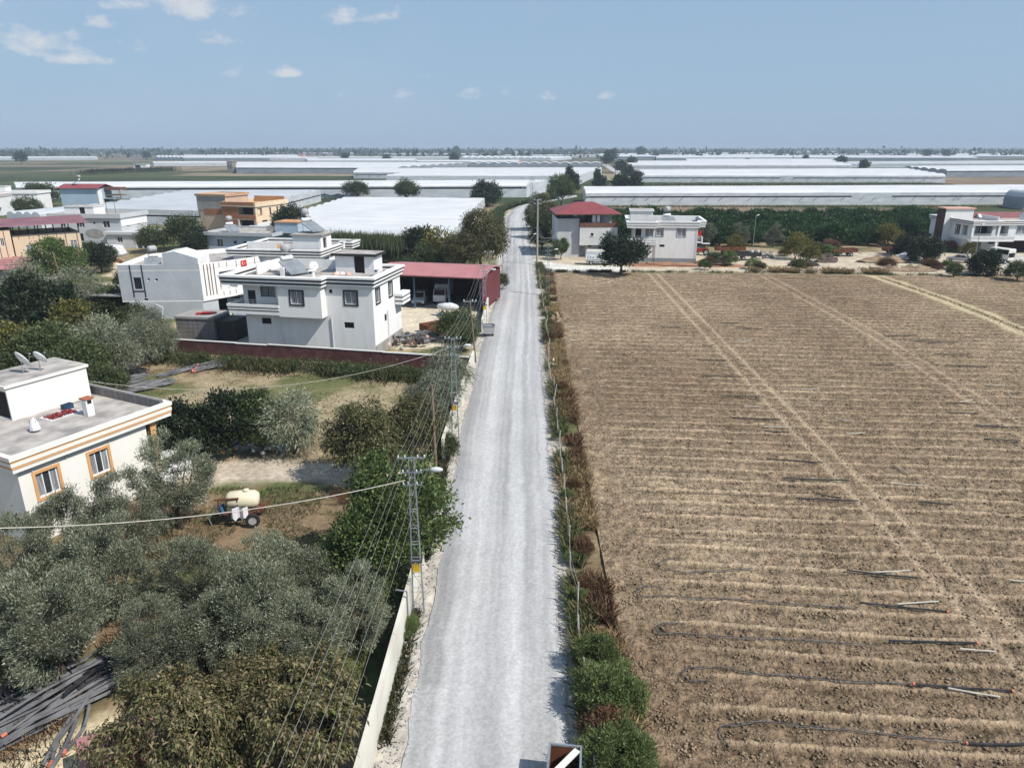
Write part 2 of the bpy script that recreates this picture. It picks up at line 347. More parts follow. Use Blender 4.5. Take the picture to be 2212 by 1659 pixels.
# foliage
M['olive'] = leaf('olive_leaf', [(0, (0.085, 0.10, 0.055)), (0.5, (0.165, 0.185, 0.118)), (0.8, (0.26, 0.28, 0.195)), (1, (0.42, 0.43, 0.32))], 0.45, 0.04)
M['walnut'] = leaf('browning_walnut_leaf', [(0, (0.05, 0.055, 0.022)), (0.35, (0.105, 0.10, 0.045)), (0.7, (0.175, 0.145, 0.072)), (0.9, (0.29, 0.225, 0.13)), (1, (0.21, 0.27, 0.07))], 0.5, 0.08)
M['darkwalnut'] = leaf('dark_walnut_leaf', [(0, (0.04, 0.048, 0.02)), (0.5, (0.095, 0.10, 0.042)), (0.85, (0.17, 0.155, 0.07)), (1, (0.27, 0.23, 0.12))], 0.5, 0.2)
M['fig'] = leaf('bright_green_leaf', [(0, (0.035, 0.06, 0.02)), (0.5, (0.08, 0.12, 0.036)), (0.85, (0.15, 0.20, 0.06)), (1, (0.27, 0.33, 0.13))], 0.5, 0.3)
M['citrus'] = leaf('citrus_leaf', [(0, (0.012, 0.032, 0.010)), (0.6, (0.03, 0.072, 0.018)), (0.9, (0.06, 0.13, 0.032)), (1, (0.10, 0.17, 0.045))], 0.45, 0.2)
M['darkleaf'] = leaf('dark_green_leaf', [(0, (0.014, 0.024, 0.012)), (0.6, (0.03, 0.048, 0.024)), (0.95, (0.06, 0.085, 0.045)), (1, (0.1, 0.12, 0.07))], 0.5, 0.2)
M['midleaf'] = leaf('mid_green_leaf', [(0, (0.035, 0.05, 0.02)), (0.5, (0.07, 0.095, 0.035)), (0.9, (0.115, 0.14, 0.06)), (1, (0.16, 0.17, 0.08))], 0.55, 0.25)
M['yellowleaf'] = leaf('yellowing_leaf', [(0, (0.07, 0.075, 0.02)), (0.5, (0.14, 0.14, 0.035)), (1, (0.26, 0.22, 0.06))], 0.55, 0.25)
M['shrub'] = leaf('feathery_green', [(0, (0.07, 0.10, 0.035)), (0.5, (0.15, 0.20, 0.07)), (1, (0.26, 0.30, 0.12))], 0.6, 0.25)
M['rustweed'] = leaf('rust_brown_weed', [(0, (0.085, 0.045, 0.025)), (0.6, (0.175, 0.10, 0.055)), (1, (0.31, 0.20, 0.115))], 0.8, 0.2)
M['straw'] = leaf('straw', [(0, (0.26, 0.18, 0.09)), (0.6, (0.40, 0.29, 0.15)), (1, (0.52, 0.40, 0.22))], 0.8, 0.25)
M['weed'] = leaf('weed_green', [(0, (0.05, 0.065, 0.025)), (0.5, (0.10, 0.12, 0.045)), (0.85, (0.17, 0.165, 0.075)), (1, (0.28, 0.22, 0.11))], 0.7, 0.25)
M['reed'] = leaf('reed_green', [(0, (0.04, 0.065, 0.025)), (0.5, (0.085, 0.12, 0.05)), (0.9, (0.15, 0.18, 0.08)), (1, (0.3, 0.27, 0.14))], 0.6, 0.25)
M['fartree'] = leaf('distant_leaf', [(0, (0.02, 0.032, 0.018)), (1, (0.055, 0.075, 0.035))], 0.8, 0.1)
# ------------------------------------------------------------------ ground
def grid_faces(nr, nc):
    i = np.arange(nr - 1)[:, None] * nc + np.arange(nc - 1)[None, :]
    return np.stack([i, i + 1, i + nc + 1, i + nc], -1).reshape(-1, 4)
def seg(a, b, step): return np.arange(a, b, step)
gx = np.concatenate([[-14000, -9000, -6000, -4000, -2500, -1800, -1300], seg(-1000, -420, 24), seg(-420, -130, 6), seg(-130, 130, 0.75), seg(130, 420, 6), seg(420, 1000, 24), [1000, 1300, 1800, 2500, 4000, 6000, 9000, 14000]])
gy = np.concatenate([[-400, -60, -20], seg(0, 16, 2), seg(16, 150, 0.7), seg(150, 300, 1.5), seg(300, 700, 6), seg(700, 1500, 15), seg(1500, 3000, 60), [3000, 3400, 4000, 5000, 6500, 9000, 13000]])
GXX, GYY = np.meshgrid(gx, gy)
def C3(*c): return np.array(c, float)
def mixc(A, B, t): return A * (1 - t[..., None]) + B * t[..., None]
ROAD_L = [(-4.05, 8), (-4.05, 19.7), (-3.96, 23.3), (-3.86, 29.5), (-3.9, 37.7), (-3.94, 45.6), (-3.95, 56.9), (-3.45, 72.5), (-2.97, 87.2), (-2.6, 98.3), (-1.85, 120.8), (-1.9, 155.7), (-1.7, 191.8), (-1.6, 231), (0.2, 262), (4.2, 290), (12, 318), (24, 345)]
ROAD_R = [(2.0, 8), (2.13, 19.7), (2.23, 23.3), (2.24, 29.5), (2.46, 37.7), (2.67, 45.6), (2.85, 56.9), (3.15, 72.5), (3.44, 87.2), (3.7, 104.8), (3.87, 120.8), (4.2, 148.6), (4.4, 191.8), (4.6, 231), (6.6, 258), (10.5, 282), (18, 308), (30, 334)]
def road_x(y, side):
    P = ROAD_L if side < 0 else ROAD_R
    return np.interp(y, [p[1] for p in P], [p[0] for p in P])
def ground_cols(X, Y):
    n1 = vnoise(X, Y, 3.5, 11, 4); n2 = vnoise(X, Y, 14, 23, 3); n3 = vnoise(X, Y, 1.2, 31, 2)
    straw = C3(0.36, 0.285, 0.175); green = C3(0.115, 0.13, 0.05); brown = C3(0.20, 0.145, 0.085); sand = C3(0.50, 0.43, 0.335); pale = C3(0.62, 0.54, 0.41)
    c = mixc(np.broadcast_to(straw, X.shape + (3,)), green, sstep(-0.15, 0.5, n1 + 0.5 * n2))
    c = mixc(c, brown, sstep(0.2, 0.7, n3 * 0.6 - n2 * 0.7))
    # the mown yard in front of the wine-red wall is drier in the middle
    yard = poly_dist(X, Y, [(-33, 50), (-8, 49), (-7, 63), (-14, 66), (-31, 64)]) + n1 * 2.5
    c = mixc(c, mixc(np.broadcast_to(C3(0.37, 0.30, 0.19), c.shape), C3(0.15, 0.15, 0.065), sstep(-0.1, 0.6, n1)), sstep(1.5, -2.5, yard))
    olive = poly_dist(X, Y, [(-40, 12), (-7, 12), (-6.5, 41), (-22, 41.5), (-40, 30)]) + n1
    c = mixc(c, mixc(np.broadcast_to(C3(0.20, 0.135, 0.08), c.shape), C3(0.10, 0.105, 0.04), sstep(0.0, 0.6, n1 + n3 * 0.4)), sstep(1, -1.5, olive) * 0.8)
    for poly, col, soft in [
        ([(-24, 46.2), (-14, 46.0), (-5.3, 45.4), (-5.3, 42.4), (-14.7, 42.4), (-19, 42.2), (-24, 43.2)], sand, 0.7),
        ([(-19.5, 18), (-13, 18), (-14.3, 22.6), (-16.2, 22.4), (-18.2, 20.6)], C3(0.66, 0.55, 0.36), 0.5),
        ([(-13, 76), (-4.6, 76), (-3.8, 100), (-19, 104), (-13, 80)], pale, 0.8),
        ([(-37, 76), (-29.5, 75.5), (-29, 90), (-36, 92)], C3(0.46, 0.41, 0.34), 0.8),
        ([(-66, 100), (-40, 107), (-44, 128), (-66, 122)], C3(0.42, 0.36, 0.27), 1.5),
        ([(-60, 74), (-44, 70), (-47, 82), (-60, 84)], C3(0.48, 0.44, 0.37), 1.5),
        ([(-72, 122), (-60, 118), (-56, 130), (-70, 136)], C3(0.60, 0.50, 0.36), 1.5),
        ([(5.2, 127), (30, 127.5), (60, 126), (88, 124), (125, 122), (130, 150), (92, 152), (40, 152), (22, 148), (5.5, 146)], C3(0.52, 0.44, 0.33), 1.0),
        ([(5.5, 128), (21, 128.5), (21, 133), (12, 134), (5.5, 140)], C3(0.70, 0.67, 0.62), 0.8),
        ([(22, 133), (43, 131.5), (45, 135), (37, 137.5), (24, 138)], C3(0.36, 0.20, 0.115), 0.7),
        ([(92, 128), (130, 126), (130, 150), (96, 150)], C3(0.50, 0.47, 0.43), 1.0),
        ([(24, 214), (150, 212), (160, 274), (28, 277)], C3(0.24, 0.18, 0.125), 3),
        ([(-90, 262), (-12, 258), (-8, 322), (-80, 336)], C3(0.26, 0.22, 0.16), 3),
        ([(-40, 128), (-8, 122), (-8, 166), (-58, 178), (-58, 140)], C3(0.06, 0.085, 0.03), 3)]:
        d = poly_dist(X, Y, poly) + n1 * soft + n3 * 0.3 * soft
        v = np.clip(1 + 0.16 * n3 + 0.1 * n1, 0.6, 1.4)
        c = mixc(c, col[None, None, :] * v[..., None], sstep(soft * 0.6, -soft * 0.6, d))
    # verges of the road: sandy grit
    for side, wid in ((-1, 1.15), (1, 0.75)):
        ex = road_x(Y, side); d = (X - ex) * side
        c = mixc(c, C3(0.50, 0.46, 0.40) * np.clip(1 + 0.2 * n3, 0.5, 1.5)[..., None], sstep(wid + 0.3, wid - 0.3, d + 0.25 * n1) * sstep(-7.5, -6.5, d) * (Y < 260))
    # open farmland beyond: blocks of orchard, stubble and turned soil
    far = sstep(255, 300, Y + 0.12 * np.abs(X)) ; far = np.maximum(far, sstep(125, 150, np.abs(X)) * (Y > 60))
    bx = np.floor((X + 0.12 * Y + 37) / 165); by = np.floor((Y * 1.0 + 14 * np.sin(bx * 2.3)) / 72)
    h = np.modf(np.abs(np.sin(bx * 127.1 + by * 311.7) * 43758.5453))[0]
    pal = np.array([(0.050, 0.068, 0.030), (0.075, 0.088, 0.040), (0.22, 0.165, 0.115), (0.115, 0.115, 0.055), (0.26, 0.215, 0.14), (0.055, 0.075, 0.035)])
    pc = pal[(h * 5.999).astype(int)] * np.clip(1 + 0.25 * n2 + 0.15 * n1, 0.5, 1.6)[..., None]
    return mixc(c, pc, far)
gz = -0.06 + 0.03 * vnoise(GXX, GYY, 5, 3, 2) * (GYY < 400)
under = sstep(0.4, 1.6, GXX - np.interp(GYY, [15, 26, 42, 57, 76, 101, 125.2], [4.75, 4.8, 5.0, 5.35, 5.75, 6.4, 7.3])) * sstep(-0.6, -2.0, GYY - np.interp(GXX, [7, 24, 44, 64, 88, 130], [125.6, 125.5, 124.5, 122.7, 120.8, 118.5])) * (GYY > 15.5) * (GXX < 112)
gz = gz - 0.45 * under                       # the soil sheet of the field lies over this
gm = attr_mat('ground_mat', 2.2, 0.38, 0.5, 9.0, bdist=0.06)
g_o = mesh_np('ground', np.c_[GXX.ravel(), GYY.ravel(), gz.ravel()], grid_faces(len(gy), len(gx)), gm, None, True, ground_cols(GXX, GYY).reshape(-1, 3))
tag(g_o, kind='structure')

# ------------------------------------------------------------------ road (graded limestone gravel)
ry = np.concatenate([seg(8, 60, 0.4), seg(60, 130, 0.8), seg(130, 345, 2.0)]); nc = 64
t = np.linspace(0, 1, nc)[None, :]; YY = np.repeat(ry[:, None], nc, 1)
jl = 0.10 * vnoise(ry, ry * 0 + 3.3, 1.1, 5, 3) + 0.10 * vnoise(ry, ry * 0 + 9, 5, 6, 2); jr = 0.16 * vnoise(ry, ry * 0 + 1.7, 1.3, 8, 3) + 0.15 * vnoise(ry, ry * 0 + 4, 6, 9, 2)
XX = (road_x(ry, -1) + jl)[:, None] * (1 - t) + (road_x(ry, 1) + jr)[:, None] * t
lat = t * 6.2
streak = vnoise(lat * 1.0 + 0 * YY, YY * 0.006, 0.42, 41, 3) + 0.5 * vnoise(lat + 0 * YY, YY * 0.012, 0.2, 47, 2)
patch = vnoise(XX, YY, 4, 51, 3)
trk = sum(np.exp(-((t - c) / 0.055) ** 2) for c in (0.30, 0.52, 0.66, 0.83))
base = 0.425 + 0.085 * streak + 0.03 * patch + 0.05 * trk * (0.6 + 0.4 * vnoise(t * 3 + 0 * YY, YY, 18, 61, 2))
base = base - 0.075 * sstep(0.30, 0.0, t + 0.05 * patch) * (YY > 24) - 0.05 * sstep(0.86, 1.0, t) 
base *= 1 + 0.05 * vnoise(XX, YY, 0.25, 71, 2) * (YY < 90)
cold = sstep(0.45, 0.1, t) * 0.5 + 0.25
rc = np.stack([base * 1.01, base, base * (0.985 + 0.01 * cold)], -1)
edge = np.minimum(t, 1 - t) * 6.2
rz_ = 0.05 * sstep(0.0, 0.35, edge) + 0.06 * (1 - (2 * t - 1) ** 2) + 0.012 * vnoise(XX, YY, 0.6, 81, 2) - 0.02 * trk * 0.5 - 0.025
rm = attr_mat('gravel_mat', 7.0, 0.24, 0.5, 34.0, bdist=0.03, rough=0.9)
road = tag(mesh_np('road', np.c_[XX.ravel(), YY.ravel(), rz_.ravel()], grid_faces(len(ry), nc), rm, None, True, rc.reshape(-1, 3)), kind='structure')
# the same road far off, beyond the bend
fr = [(G(1362, 391), 3.6), (G(1345, 380), 3.6), (G(1328, 369), 3.6), (G(1316, 362), 3.6), (G(1306, 356), 3.6)]
Vv = []; 
for (p, w) in fr: Vv += [(p[0] - w, p[1], 0.03), (p[0] + w, p[1], 0.03)]
tag(mesh_np('road', np.array(Vv), np.array([(2 * i, 2 * i + 1, 2 * i + 3, 2 * i + 2) for i in range(len(fr) - 1)]), rm, None, False, np.full((len(Vv), 3), 0.47)), kind='structure')

# ------------------------------------------------------------------ ploughed field
FL = [(4.75, 15), (4.8, 26), (4.9, 34), (5.0, 42), (5.35, 57), (5.75, 76), (6.4, 101), (7.3, 125.2)]
def field_left(y): return np.interp(y, [p[1] for p in FL], [p[0] for p in FL])
def field_far(x): return np.interp(x, [7, 24, 44, 64, 88, 130], [125.6, 125.5, 124.5, 122.7, 120.8, 118.5])
NR, NCf = 560, 760
v = np.linspace(0, 1, NR) ** 1.35; s = np.linspace(0, 1, NCf)
Yb = 15 + v * 111.0
Xb = field_left(Yb)[:, None] + s[None, :] * (np.maximum(Yb * 0.80 + 14, 26) - field_left(Yb))[:, None]
Yf = 15 + (Yb[:, None] - 15) * ((field_far(Xb) - 15) / 111.0)
PH = R(4.6); cc = Xb * math.sin(PH) + Yf * math.cos(PH) + 0.16 * vnoise(Xb, Yf, 9, 101, 2)
PER = 1.72; fr_ = np.mod(cc / PER, 1.0); rowid = np.floor(cc / PER)
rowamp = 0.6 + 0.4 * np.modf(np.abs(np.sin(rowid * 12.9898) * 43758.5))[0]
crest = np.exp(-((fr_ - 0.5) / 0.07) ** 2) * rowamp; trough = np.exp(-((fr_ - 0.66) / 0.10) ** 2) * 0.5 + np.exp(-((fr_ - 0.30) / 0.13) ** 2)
inner = sstep(0.6, 3.2, Xb - field_left(Yf) - 1.0 + 0.5 * vnoise(Xb, Yf, 3, 107, 2)) * sstep(0.4, 2.5, field_far(Xb) - Yf)
def wheel(xc):                                     # a pair of wheel ruts along the field
    out = np.zeros_like(Xb)
    for o in (-0.78, 0.78): out = np.maximum(out, np.exp(-((Xb - xc(Yf) - o) / 0.27) ** 2))
    return out
tr1 = wheel(lambda y: np.interp(y, [20, 45, 71, 121], [22.2, 22.6, 23.3, 24.8])); tr2 = wheel(lambda y: np.interp(y, [45, 52, 80, 121], [39.6, 40.1, 42.9, 43.8]))
lane = np.interp(Yf, [60, 83, 101, 121, 136], [60.5, 61.9, 63.2, 62.8, 62.3])
dl = np.abs(Xb - lane + 0.35 * vnoise(Xb, Yf, 4, 111, 2)); lan = sstep(2.1, 1.3, dl)
track = np.maximum(tr1, tr2 * 0.8)
cl1 = vnoise(Xb, Yf, 0.34, 113, 2); cl2 = vnoise(Xb, Yf, 1.1, 119, 2); big = vnoise(Xb, Yf, 12, 127, 3)
rough_ = (1 - 0.75 * track) * (1 - lan)
hgt = 0.02 + inner * (1 - track) * (1 - lan) * (0.10 * crest - 0.05 * trough) + rough_ * (0.085 * np.maximum(cl1, -0.3) + 0.045 * cl2) * (0.6 + 0.4 * (1 - crest))
hgt += 0.05 * np.exp(-((Xb - field_left(Yf) - 0.5) / 0.4) ** 2) * (1 + cl2) - 0.05 * tr1 - 0.03 * tr2
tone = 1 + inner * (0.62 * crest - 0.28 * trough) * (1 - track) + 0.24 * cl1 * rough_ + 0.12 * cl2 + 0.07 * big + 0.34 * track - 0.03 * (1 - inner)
# furrows are toned darker beside the pale crests; damp clods are a little darker
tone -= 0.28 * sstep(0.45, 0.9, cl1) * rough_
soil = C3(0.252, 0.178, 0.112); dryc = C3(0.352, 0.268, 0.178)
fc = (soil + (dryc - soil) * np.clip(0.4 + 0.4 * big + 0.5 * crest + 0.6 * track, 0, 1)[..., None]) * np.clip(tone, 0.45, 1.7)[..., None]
rutl = np.exp(-((dl - 0.85) / 0.4) ** 2)
fc = mixc(fc, np.stack([0.50 + 0.10 * rutl, 0.40 + 0.10 * rutl, 0.24 + 0.09 * rutl], -1) * (1 + 0.12 * cl2)[..., None], lan)
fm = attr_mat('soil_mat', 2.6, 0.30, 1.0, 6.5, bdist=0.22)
fn, fl_ = fm.node_tree.nodes, fm.node_tree.links                       # pale crumbs of the tilth, and the dark of its pits painted as colour
ftc = next(n_ for n_ in fn if n_.type == 'TEX_COORD'); mul = next(n_ for n_ in fn if n_.type == 'MIX_RGB')
fmp = fn.new('ShaderNodeMapping'); fmp.inputs['Rotation'].default_value = (0, 0, PH); fmp.inputs['Scale'].default_value = (0.6, 1.25, 1); fl_.new(ftc.outputs['Object'], fmp.inputs[0]); sat = fn.new('ShaderNodeAttribute'); sat.attribute_name = 'smooth'; inv = fn.new('ShaderNodeMath'); inv.operation = 'MULTIPLY_ADD'; inv.inputs[1].default_value = -0.8; inv.inputs[2].default_value = 0.9; fl_.new(sat.outputs['Fac'], inv.inputs[0])
v1 = fn.new('ShaderNodeTexNoise'); v1.inputs['Scale'].default_value = 4.2; v1.inputs['Detail'].default_value = 7; v1.inputs['Roughness'].default_value = 0.72; fl_.new(fmp.outputs[0], v1.inputs['Vector'])
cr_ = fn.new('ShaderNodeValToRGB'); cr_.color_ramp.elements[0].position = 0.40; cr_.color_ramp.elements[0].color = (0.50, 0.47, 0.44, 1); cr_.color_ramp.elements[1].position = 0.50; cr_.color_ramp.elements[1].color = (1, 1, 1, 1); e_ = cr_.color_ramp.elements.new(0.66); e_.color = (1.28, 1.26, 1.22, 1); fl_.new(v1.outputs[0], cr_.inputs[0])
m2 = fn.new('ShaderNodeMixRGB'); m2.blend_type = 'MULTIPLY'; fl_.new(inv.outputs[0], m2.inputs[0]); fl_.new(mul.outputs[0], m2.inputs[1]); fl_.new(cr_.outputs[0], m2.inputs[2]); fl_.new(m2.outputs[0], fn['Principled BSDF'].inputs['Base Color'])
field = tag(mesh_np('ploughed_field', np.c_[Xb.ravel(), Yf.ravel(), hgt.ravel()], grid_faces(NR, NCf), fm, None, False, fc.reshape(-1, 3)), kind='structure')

sa_ = field.data.attributes.new('smooth', 'FLOAT', 'POINT'); sa_.data.foreach_set('value', np.clip(np.maximum(np.maximum(crest * inner * 1.2, track), lan), 0, 1).ravel().astype(np.float32))
def blobs(name, P, S, m, seed, kind='stuff', flat=0.7):
    """many small stones or clods as one mesh: irregular octahedra"""
    n = len(P); rg = np.random.default_rng(seed)
    o = np.array([(1, 0, 0), (0, 1, 0), (-1, 0, 0), (0, -1, 0), (0, 0, 1), (0, 0, -1)], float)
    V = o[None] * (0.6 + 0.7 * rg.random((n, 6, 1))) * S[:, None, None]; V[..., 2] *= flat
    a = rg.random(n) * 6.28; ca, sa = np.cos(a)[:, None], np.sin(a)[:, None]
    V = np.stack([V[..., 0] * ca - V[..., 1] * sa, V[..., 0] * sa + V[..., 1] * ca, V[..., 2]], -1) + P[:, None, :]
    f = np.array([(0, 1, 4), (1, 2, 4), (2, 3, 4), (3, 0, 4), (1, 0, 5), (2, 1, 5), (3, 2, 5), (0, 3, 5)])
    return tag(mesh_np(name, V.reshape(-1, 3), (np.arange(n)[:, None, None] * 6 + f[None]).reshape(-1, 3), m), kind=kind)
n = 60000; rg = np.random.default_rng(3)
yy = 15.5 + 75 * rg.random(n) ** 1.7; xx = field_left(yy) + 0.3 + rg.random(n) * (yy * 0.8 + 6)
edge_b = rg.random(n) < 0.12; xx = np.where(edge_b, field_left(yy) + 0.1 + np.abs(rg.normal(0, 0.6, n)), xx)
M['clod'] = surf('soil_clod', (0.19, 0.135, 0.085), (0.34, 0.255, 0.165), 0.9, 0.95)
tag(blobs('soil_clods', np.c_[xx, yy, 0.03 + 0 * xx], 0.022 + 0.085 * rg.random(n) ** 3, M['clod'], 4), 'brown clods of earth strewn over the ploughed field', 'soil')
n = 9000; yy = 16 + 70 * rg.random(n) ** 1.6; sd_ = rg.random(n) < 0.55
xx = np.where(sd_, road_x(yy, 1) + rg.normal(0.15, 0.35, n), road_x(yy, -1) - 0.45 + rg.normal(0, 0.35, n))
M['gravel'] = surf('loose_gravel', (0.50, 0.49, 0.47), (0.36, 0.35, 0.33), 1.2, 0.9)
tag(blobs('loose_gravel', np.c_[xx, yy, 0.0 + 0 * xx], 0.015 + 0.05 * rg.random(n) ** 3, M['gravel'], 5), 'loose pale gravel along both edges of the road', 'gravel')
# ------------------------------------------------------------------ buildings
def wall(mb, p, q, z0, z1, ops=(), depth=0.16):
    """outer face of a wall from p to q (outside on the right hand) with openings (u0,u1,z0,z1[,depth]) and their reveals"""
    p = Vector(p); q = Vector(q); Ln = (q - p).length; e = (q - p) / Ln; nrm = Vector((e.y, -e.x))
    us = sorted({0.0, Ln, *[o[0] for o in ops], *[o[1] for o in ops]}); zs = sorted({z0, z1, *[o[2] for o in ops], *[o[3] for o in ops]})
    us = [u for u in us if -1e-6 <= u <= Ln + 1e-6]; zs = [z for z in zs if z0 - 1e-6 <= z <= z1 + 1e-6]
    P = lambda u, z, d=0.0: (p.x + e.x * u - nrm.x * d, p.y + e.y * u - nrm.y * d, z)
    for i in range(len(us) - 1):
        for j in range(len(zs) - 1):
            um, zm = (us[i] + us[i + 1]) / 2, (zs[j] + zs[j + 1]) / 2
            if any(o[0] < um < o[1] and o[2] < zm < o[3] for o in ops): continue
            mb.quad(P(us[i], zs[j]), P(us[i + 1], zs[j]), P(us[i + 1], zs[j + 1]), P(us[i], zs[j + 1]))
    for o in ops:
        a, b, c, d = o[:4]; dp = o[4] if len(o) > 4 else depth
        mb.quad(P(a, c), P(b, c), P(b, c, dp), P(a, c, dp)); mb.quad(P(a, d, dp), P(b, d, dp), P(b, d), P(a, d))
        mb.quad(P(a, c), P(a, c, dp), P(a, d, dp), P(a, d)); mb.quad(P(b, c, dp), P(b, c), P(b, d), P(b, d, dp))

def window(par, p, q, o, mull=1, frame='pvc', pane='glass', trim=None, tw=0.14, name='window', grille=False, fw=0.06, sill=None):
    """a window set into an opening of the wall p-q: frame with mullions, panes behind, optional surround"""
    p = Vector(p); q = Vector(q); e = (q - p).normalized(); nrm = Vector((e.y, -e.x)); a, b, c, d = o[:4]; dp = o[4] if len(o) > 4 else 0.16
    T = Matrix(((e.x, -nrm.x, 0, p.x), (e.y, -nrm.y, 0, p.y), (0, 0, 1, 0), (0, 0, 0, 1)))   # local x along wall, y into the wall
    f = MB(); y0, y1 = dp - 0.08, dp - 0.02
    f.box(a, a + fw, y0, y1, c, d, T); f.box(b - fw, b, y0, y1, c, d, T); f.box(a + fw, b - fw, y0, y1, c, c + fw, T); f.box(a + fw, b - fw, y0, y1, d - fw, d, T)
    for i in range(mull):
        x = a + (b - a) * (i + 1) / (mull + 1); f.box(x - fw / 2, x + fw / 2, y0, y1, c + fw, d - fw, T)
    w = f.build(name, M[frame], par)
    n = mull + 1
    for i in range(n):
        x0 = a + (b - a) * i / n; x1 = a + (b - a) * (i + 1) / n
        pm = pane if isinstance(pane, str) else pane[i % len(pane)]
        MB().box(x0 + fw * 0.6, x1 - fw * 0.6, dp - 0.035, dp + 0.02, c + fw * 0.6, d - fw * 0.6, T).build('pane', M[pm], w)
    if trim:
        t = MB(); k = tw
        t.box(a - k, a, -0.05, 0.0, c - k, d + k, T); t.box(b, b + k, -0.05, 0.0, c - k, d + k, T); t.box(a, b, -0.05, 0.0, c - k, c, T); t.box(a, b, -0.05, 0.0, d, d + k, T)
        t.build('surround', M[trim], w)
    if sill:
        MB().box(a - 0.1, b + 0.1, -0.12, 0.02, c - 0.07, c, T).build('sill', M[sill], w)
    if grille:
        g = MB()
        for i in range(4):
            x = a + (b - a) * (i + 0.5) / 4; g.box(x - 0.012, x + 0.012, 0.02, 0.04, c, d, T)
        for i in range(3):
            z = c + (d - c) * (i + 0.5) / 3; g.box(a, b, 0.022, 0.038, z - 0.012, z + 0.012, T)
        g.build('grille', M['galv'], w)
    return w

def walls(par, poly, z0, z1, ops, mat, name='wall', spec=None):
    """all walls of a storey; ops: {edge: [(opening, window kwargs or None)]}"""
    mb = MB(); k = len(poly)
    for i in range(k):
        L_ = ops.get(i, []); wall(mb, poly[i], poly[(i + 1) % k], z0, z1, [o[0] for o in L_])
        for o, kw in L_:
            if kw is not None: window(par, poly[i], poly[(i + 1) % k], o, **kw)
            else:                                                      # plain dark opening: back wall of the recess
                p = Vector(poly[i]); q = Vector(poly[(i + 1) % k]); e = (q - p).normalized(); nrm = Vector((e.y, -e.x)); d = o[4] if len(o) > 4 else 0.16
                A = p + e * o[0] - nrm * (d - 0.01); B = p + e * o[1] - nrm * (d - 0.01)
                b = MB(); b.quad((*A, o[2]), (*B, o[2]), (*B, o[3]), (*A, o[3])); b.build('opening', M['dark'], par)
    return mb.build(name, M[mat], par)
def rect(w, d, x=0.0, y=0.0): return [(x, y), (x + w, y), (x + w, y + d), (x, y + d)]
def cornice(par, poly, z0, z1, n, mat, smat, over=0.45, inner=-0.15, sw=0.10):
    """stepped parapet with n dark stripes running round it; the top rises above the roof"""
    c = MB(); h = (z1 - z0) / (2 * n + 1)
    for i in range(2 * n + 1):
        a, b = z0 + i * h, z0 + (i + 1) * h; off = over * (0.55 + 0.45 * i / (2 * n))
        if i % 2 == 0:
            e0 = sw * 0.0; c.ring(poly, off, inner, a, b)
        else: MB().ring(poly, off - 0.03, inner - 0.003, a, b).build('stripe', M[smat], par)
    return c.build('cornice', M[mat], par)
def slab(par, poly, z0, z1, mat, name='roof'): return MB().prism(poly, z0, z1).build(name, M[mat], par)
def rail(par, pts, z0, h, name='railing', n=3, mat='galv'):
    r = MB()
    for i in range(len(pts) - 1):
        a, b = Vector((*pts[i], 0)), Vector((*pts[i + 1], 0)); Ln = (b - a).length; k = max(2, int(Ln / 1.2))
        for j in range(n):
            z = z0 + h * (j + 1) / n; r.tube([(a.x, a.y, z), (b.x, b.y, z)], 0.022, n=4)
        for j in range(k + 1):
            q = a.lerp(b, j / k); r.tube([(q.x, q.y, z0), (q.x, q.y, z0 + h)], 0.022, n=4)
    return r.build(name, M[mat], par)
def penthouse(par, poly, z0, z1, mat, trim, ops={}, over=0.25, th=0.22):
    walls(par, poly, z0, z1, ops, mat, 'stair_tower'); slab(par, offset(poly, over), z1, z1 + th, trim, 'tower_roof'); 
    return slab(par, offset(poly, over - 0.12), z1 + th, z1 + th + 0.03, 'roofcrete', 'tower_roof_deck')

def solar_heater(label, loc, rz, s=1.0, group='rooftop solar water heaters', drums=2):
    t = thing('solar_water_heater', label, 'water heater', loc, rz, group)
    f = MB()
    for x in (-0.5, 0.5):
        f.tube([(x * s, 0.3 * s, 0), (x * s, 0.3 * s, 2.0 * s)], 0.03, n=4); f.tube([(x * s, -1.6 * s, 0.1), (x * s, 0.3 * s, 1.0 * s)], 0.03, n=4)
    f.build('stand', M['galv'], t)
    MB().box(-0.95 * s, 0.95 * s, -1.0 * s, 1.0 * s, -0.05, 0.05, Matrix.Translation((0, -0.75 * s, 0.66 * s)) @ Matrix.Rotation(R(28), 4, 'X')).build('solar_panel', M['panel'], t)
    MB().lathe([(0.02, -0.6 * s), (0.2 * s, -0.56 * s), (0.23 * s, -0.5 * s), (0.23 * s, 0.5 * s), (0.2 * s, 0.56 * s), (0.02, 0.6 * s)], (0, 0.32 * s, 1.35 * s), 12, Matrix.Rotation(R(90), 4, 'Y')).build('hot_tank', M['sheet'], t, True)
    if drums > 1:
        MB().lathe([(0.02, -0.5 * s), (0.34 * s, -0.47 * s), (0.37 * s, -0.4 * s), (0.37 * s, 0.4 * s), (0.34 * s, 0.47 * s), (0.02, 0.5 * s)], (0, 0.32 * s, 2.2 * s), 14, Matrix.Rotation(R(40), 4, 'Z') @ Matrix.Rotation(R(90), 4, 'Y')).build('cold_tank', M['rim'], t, True)
    return t
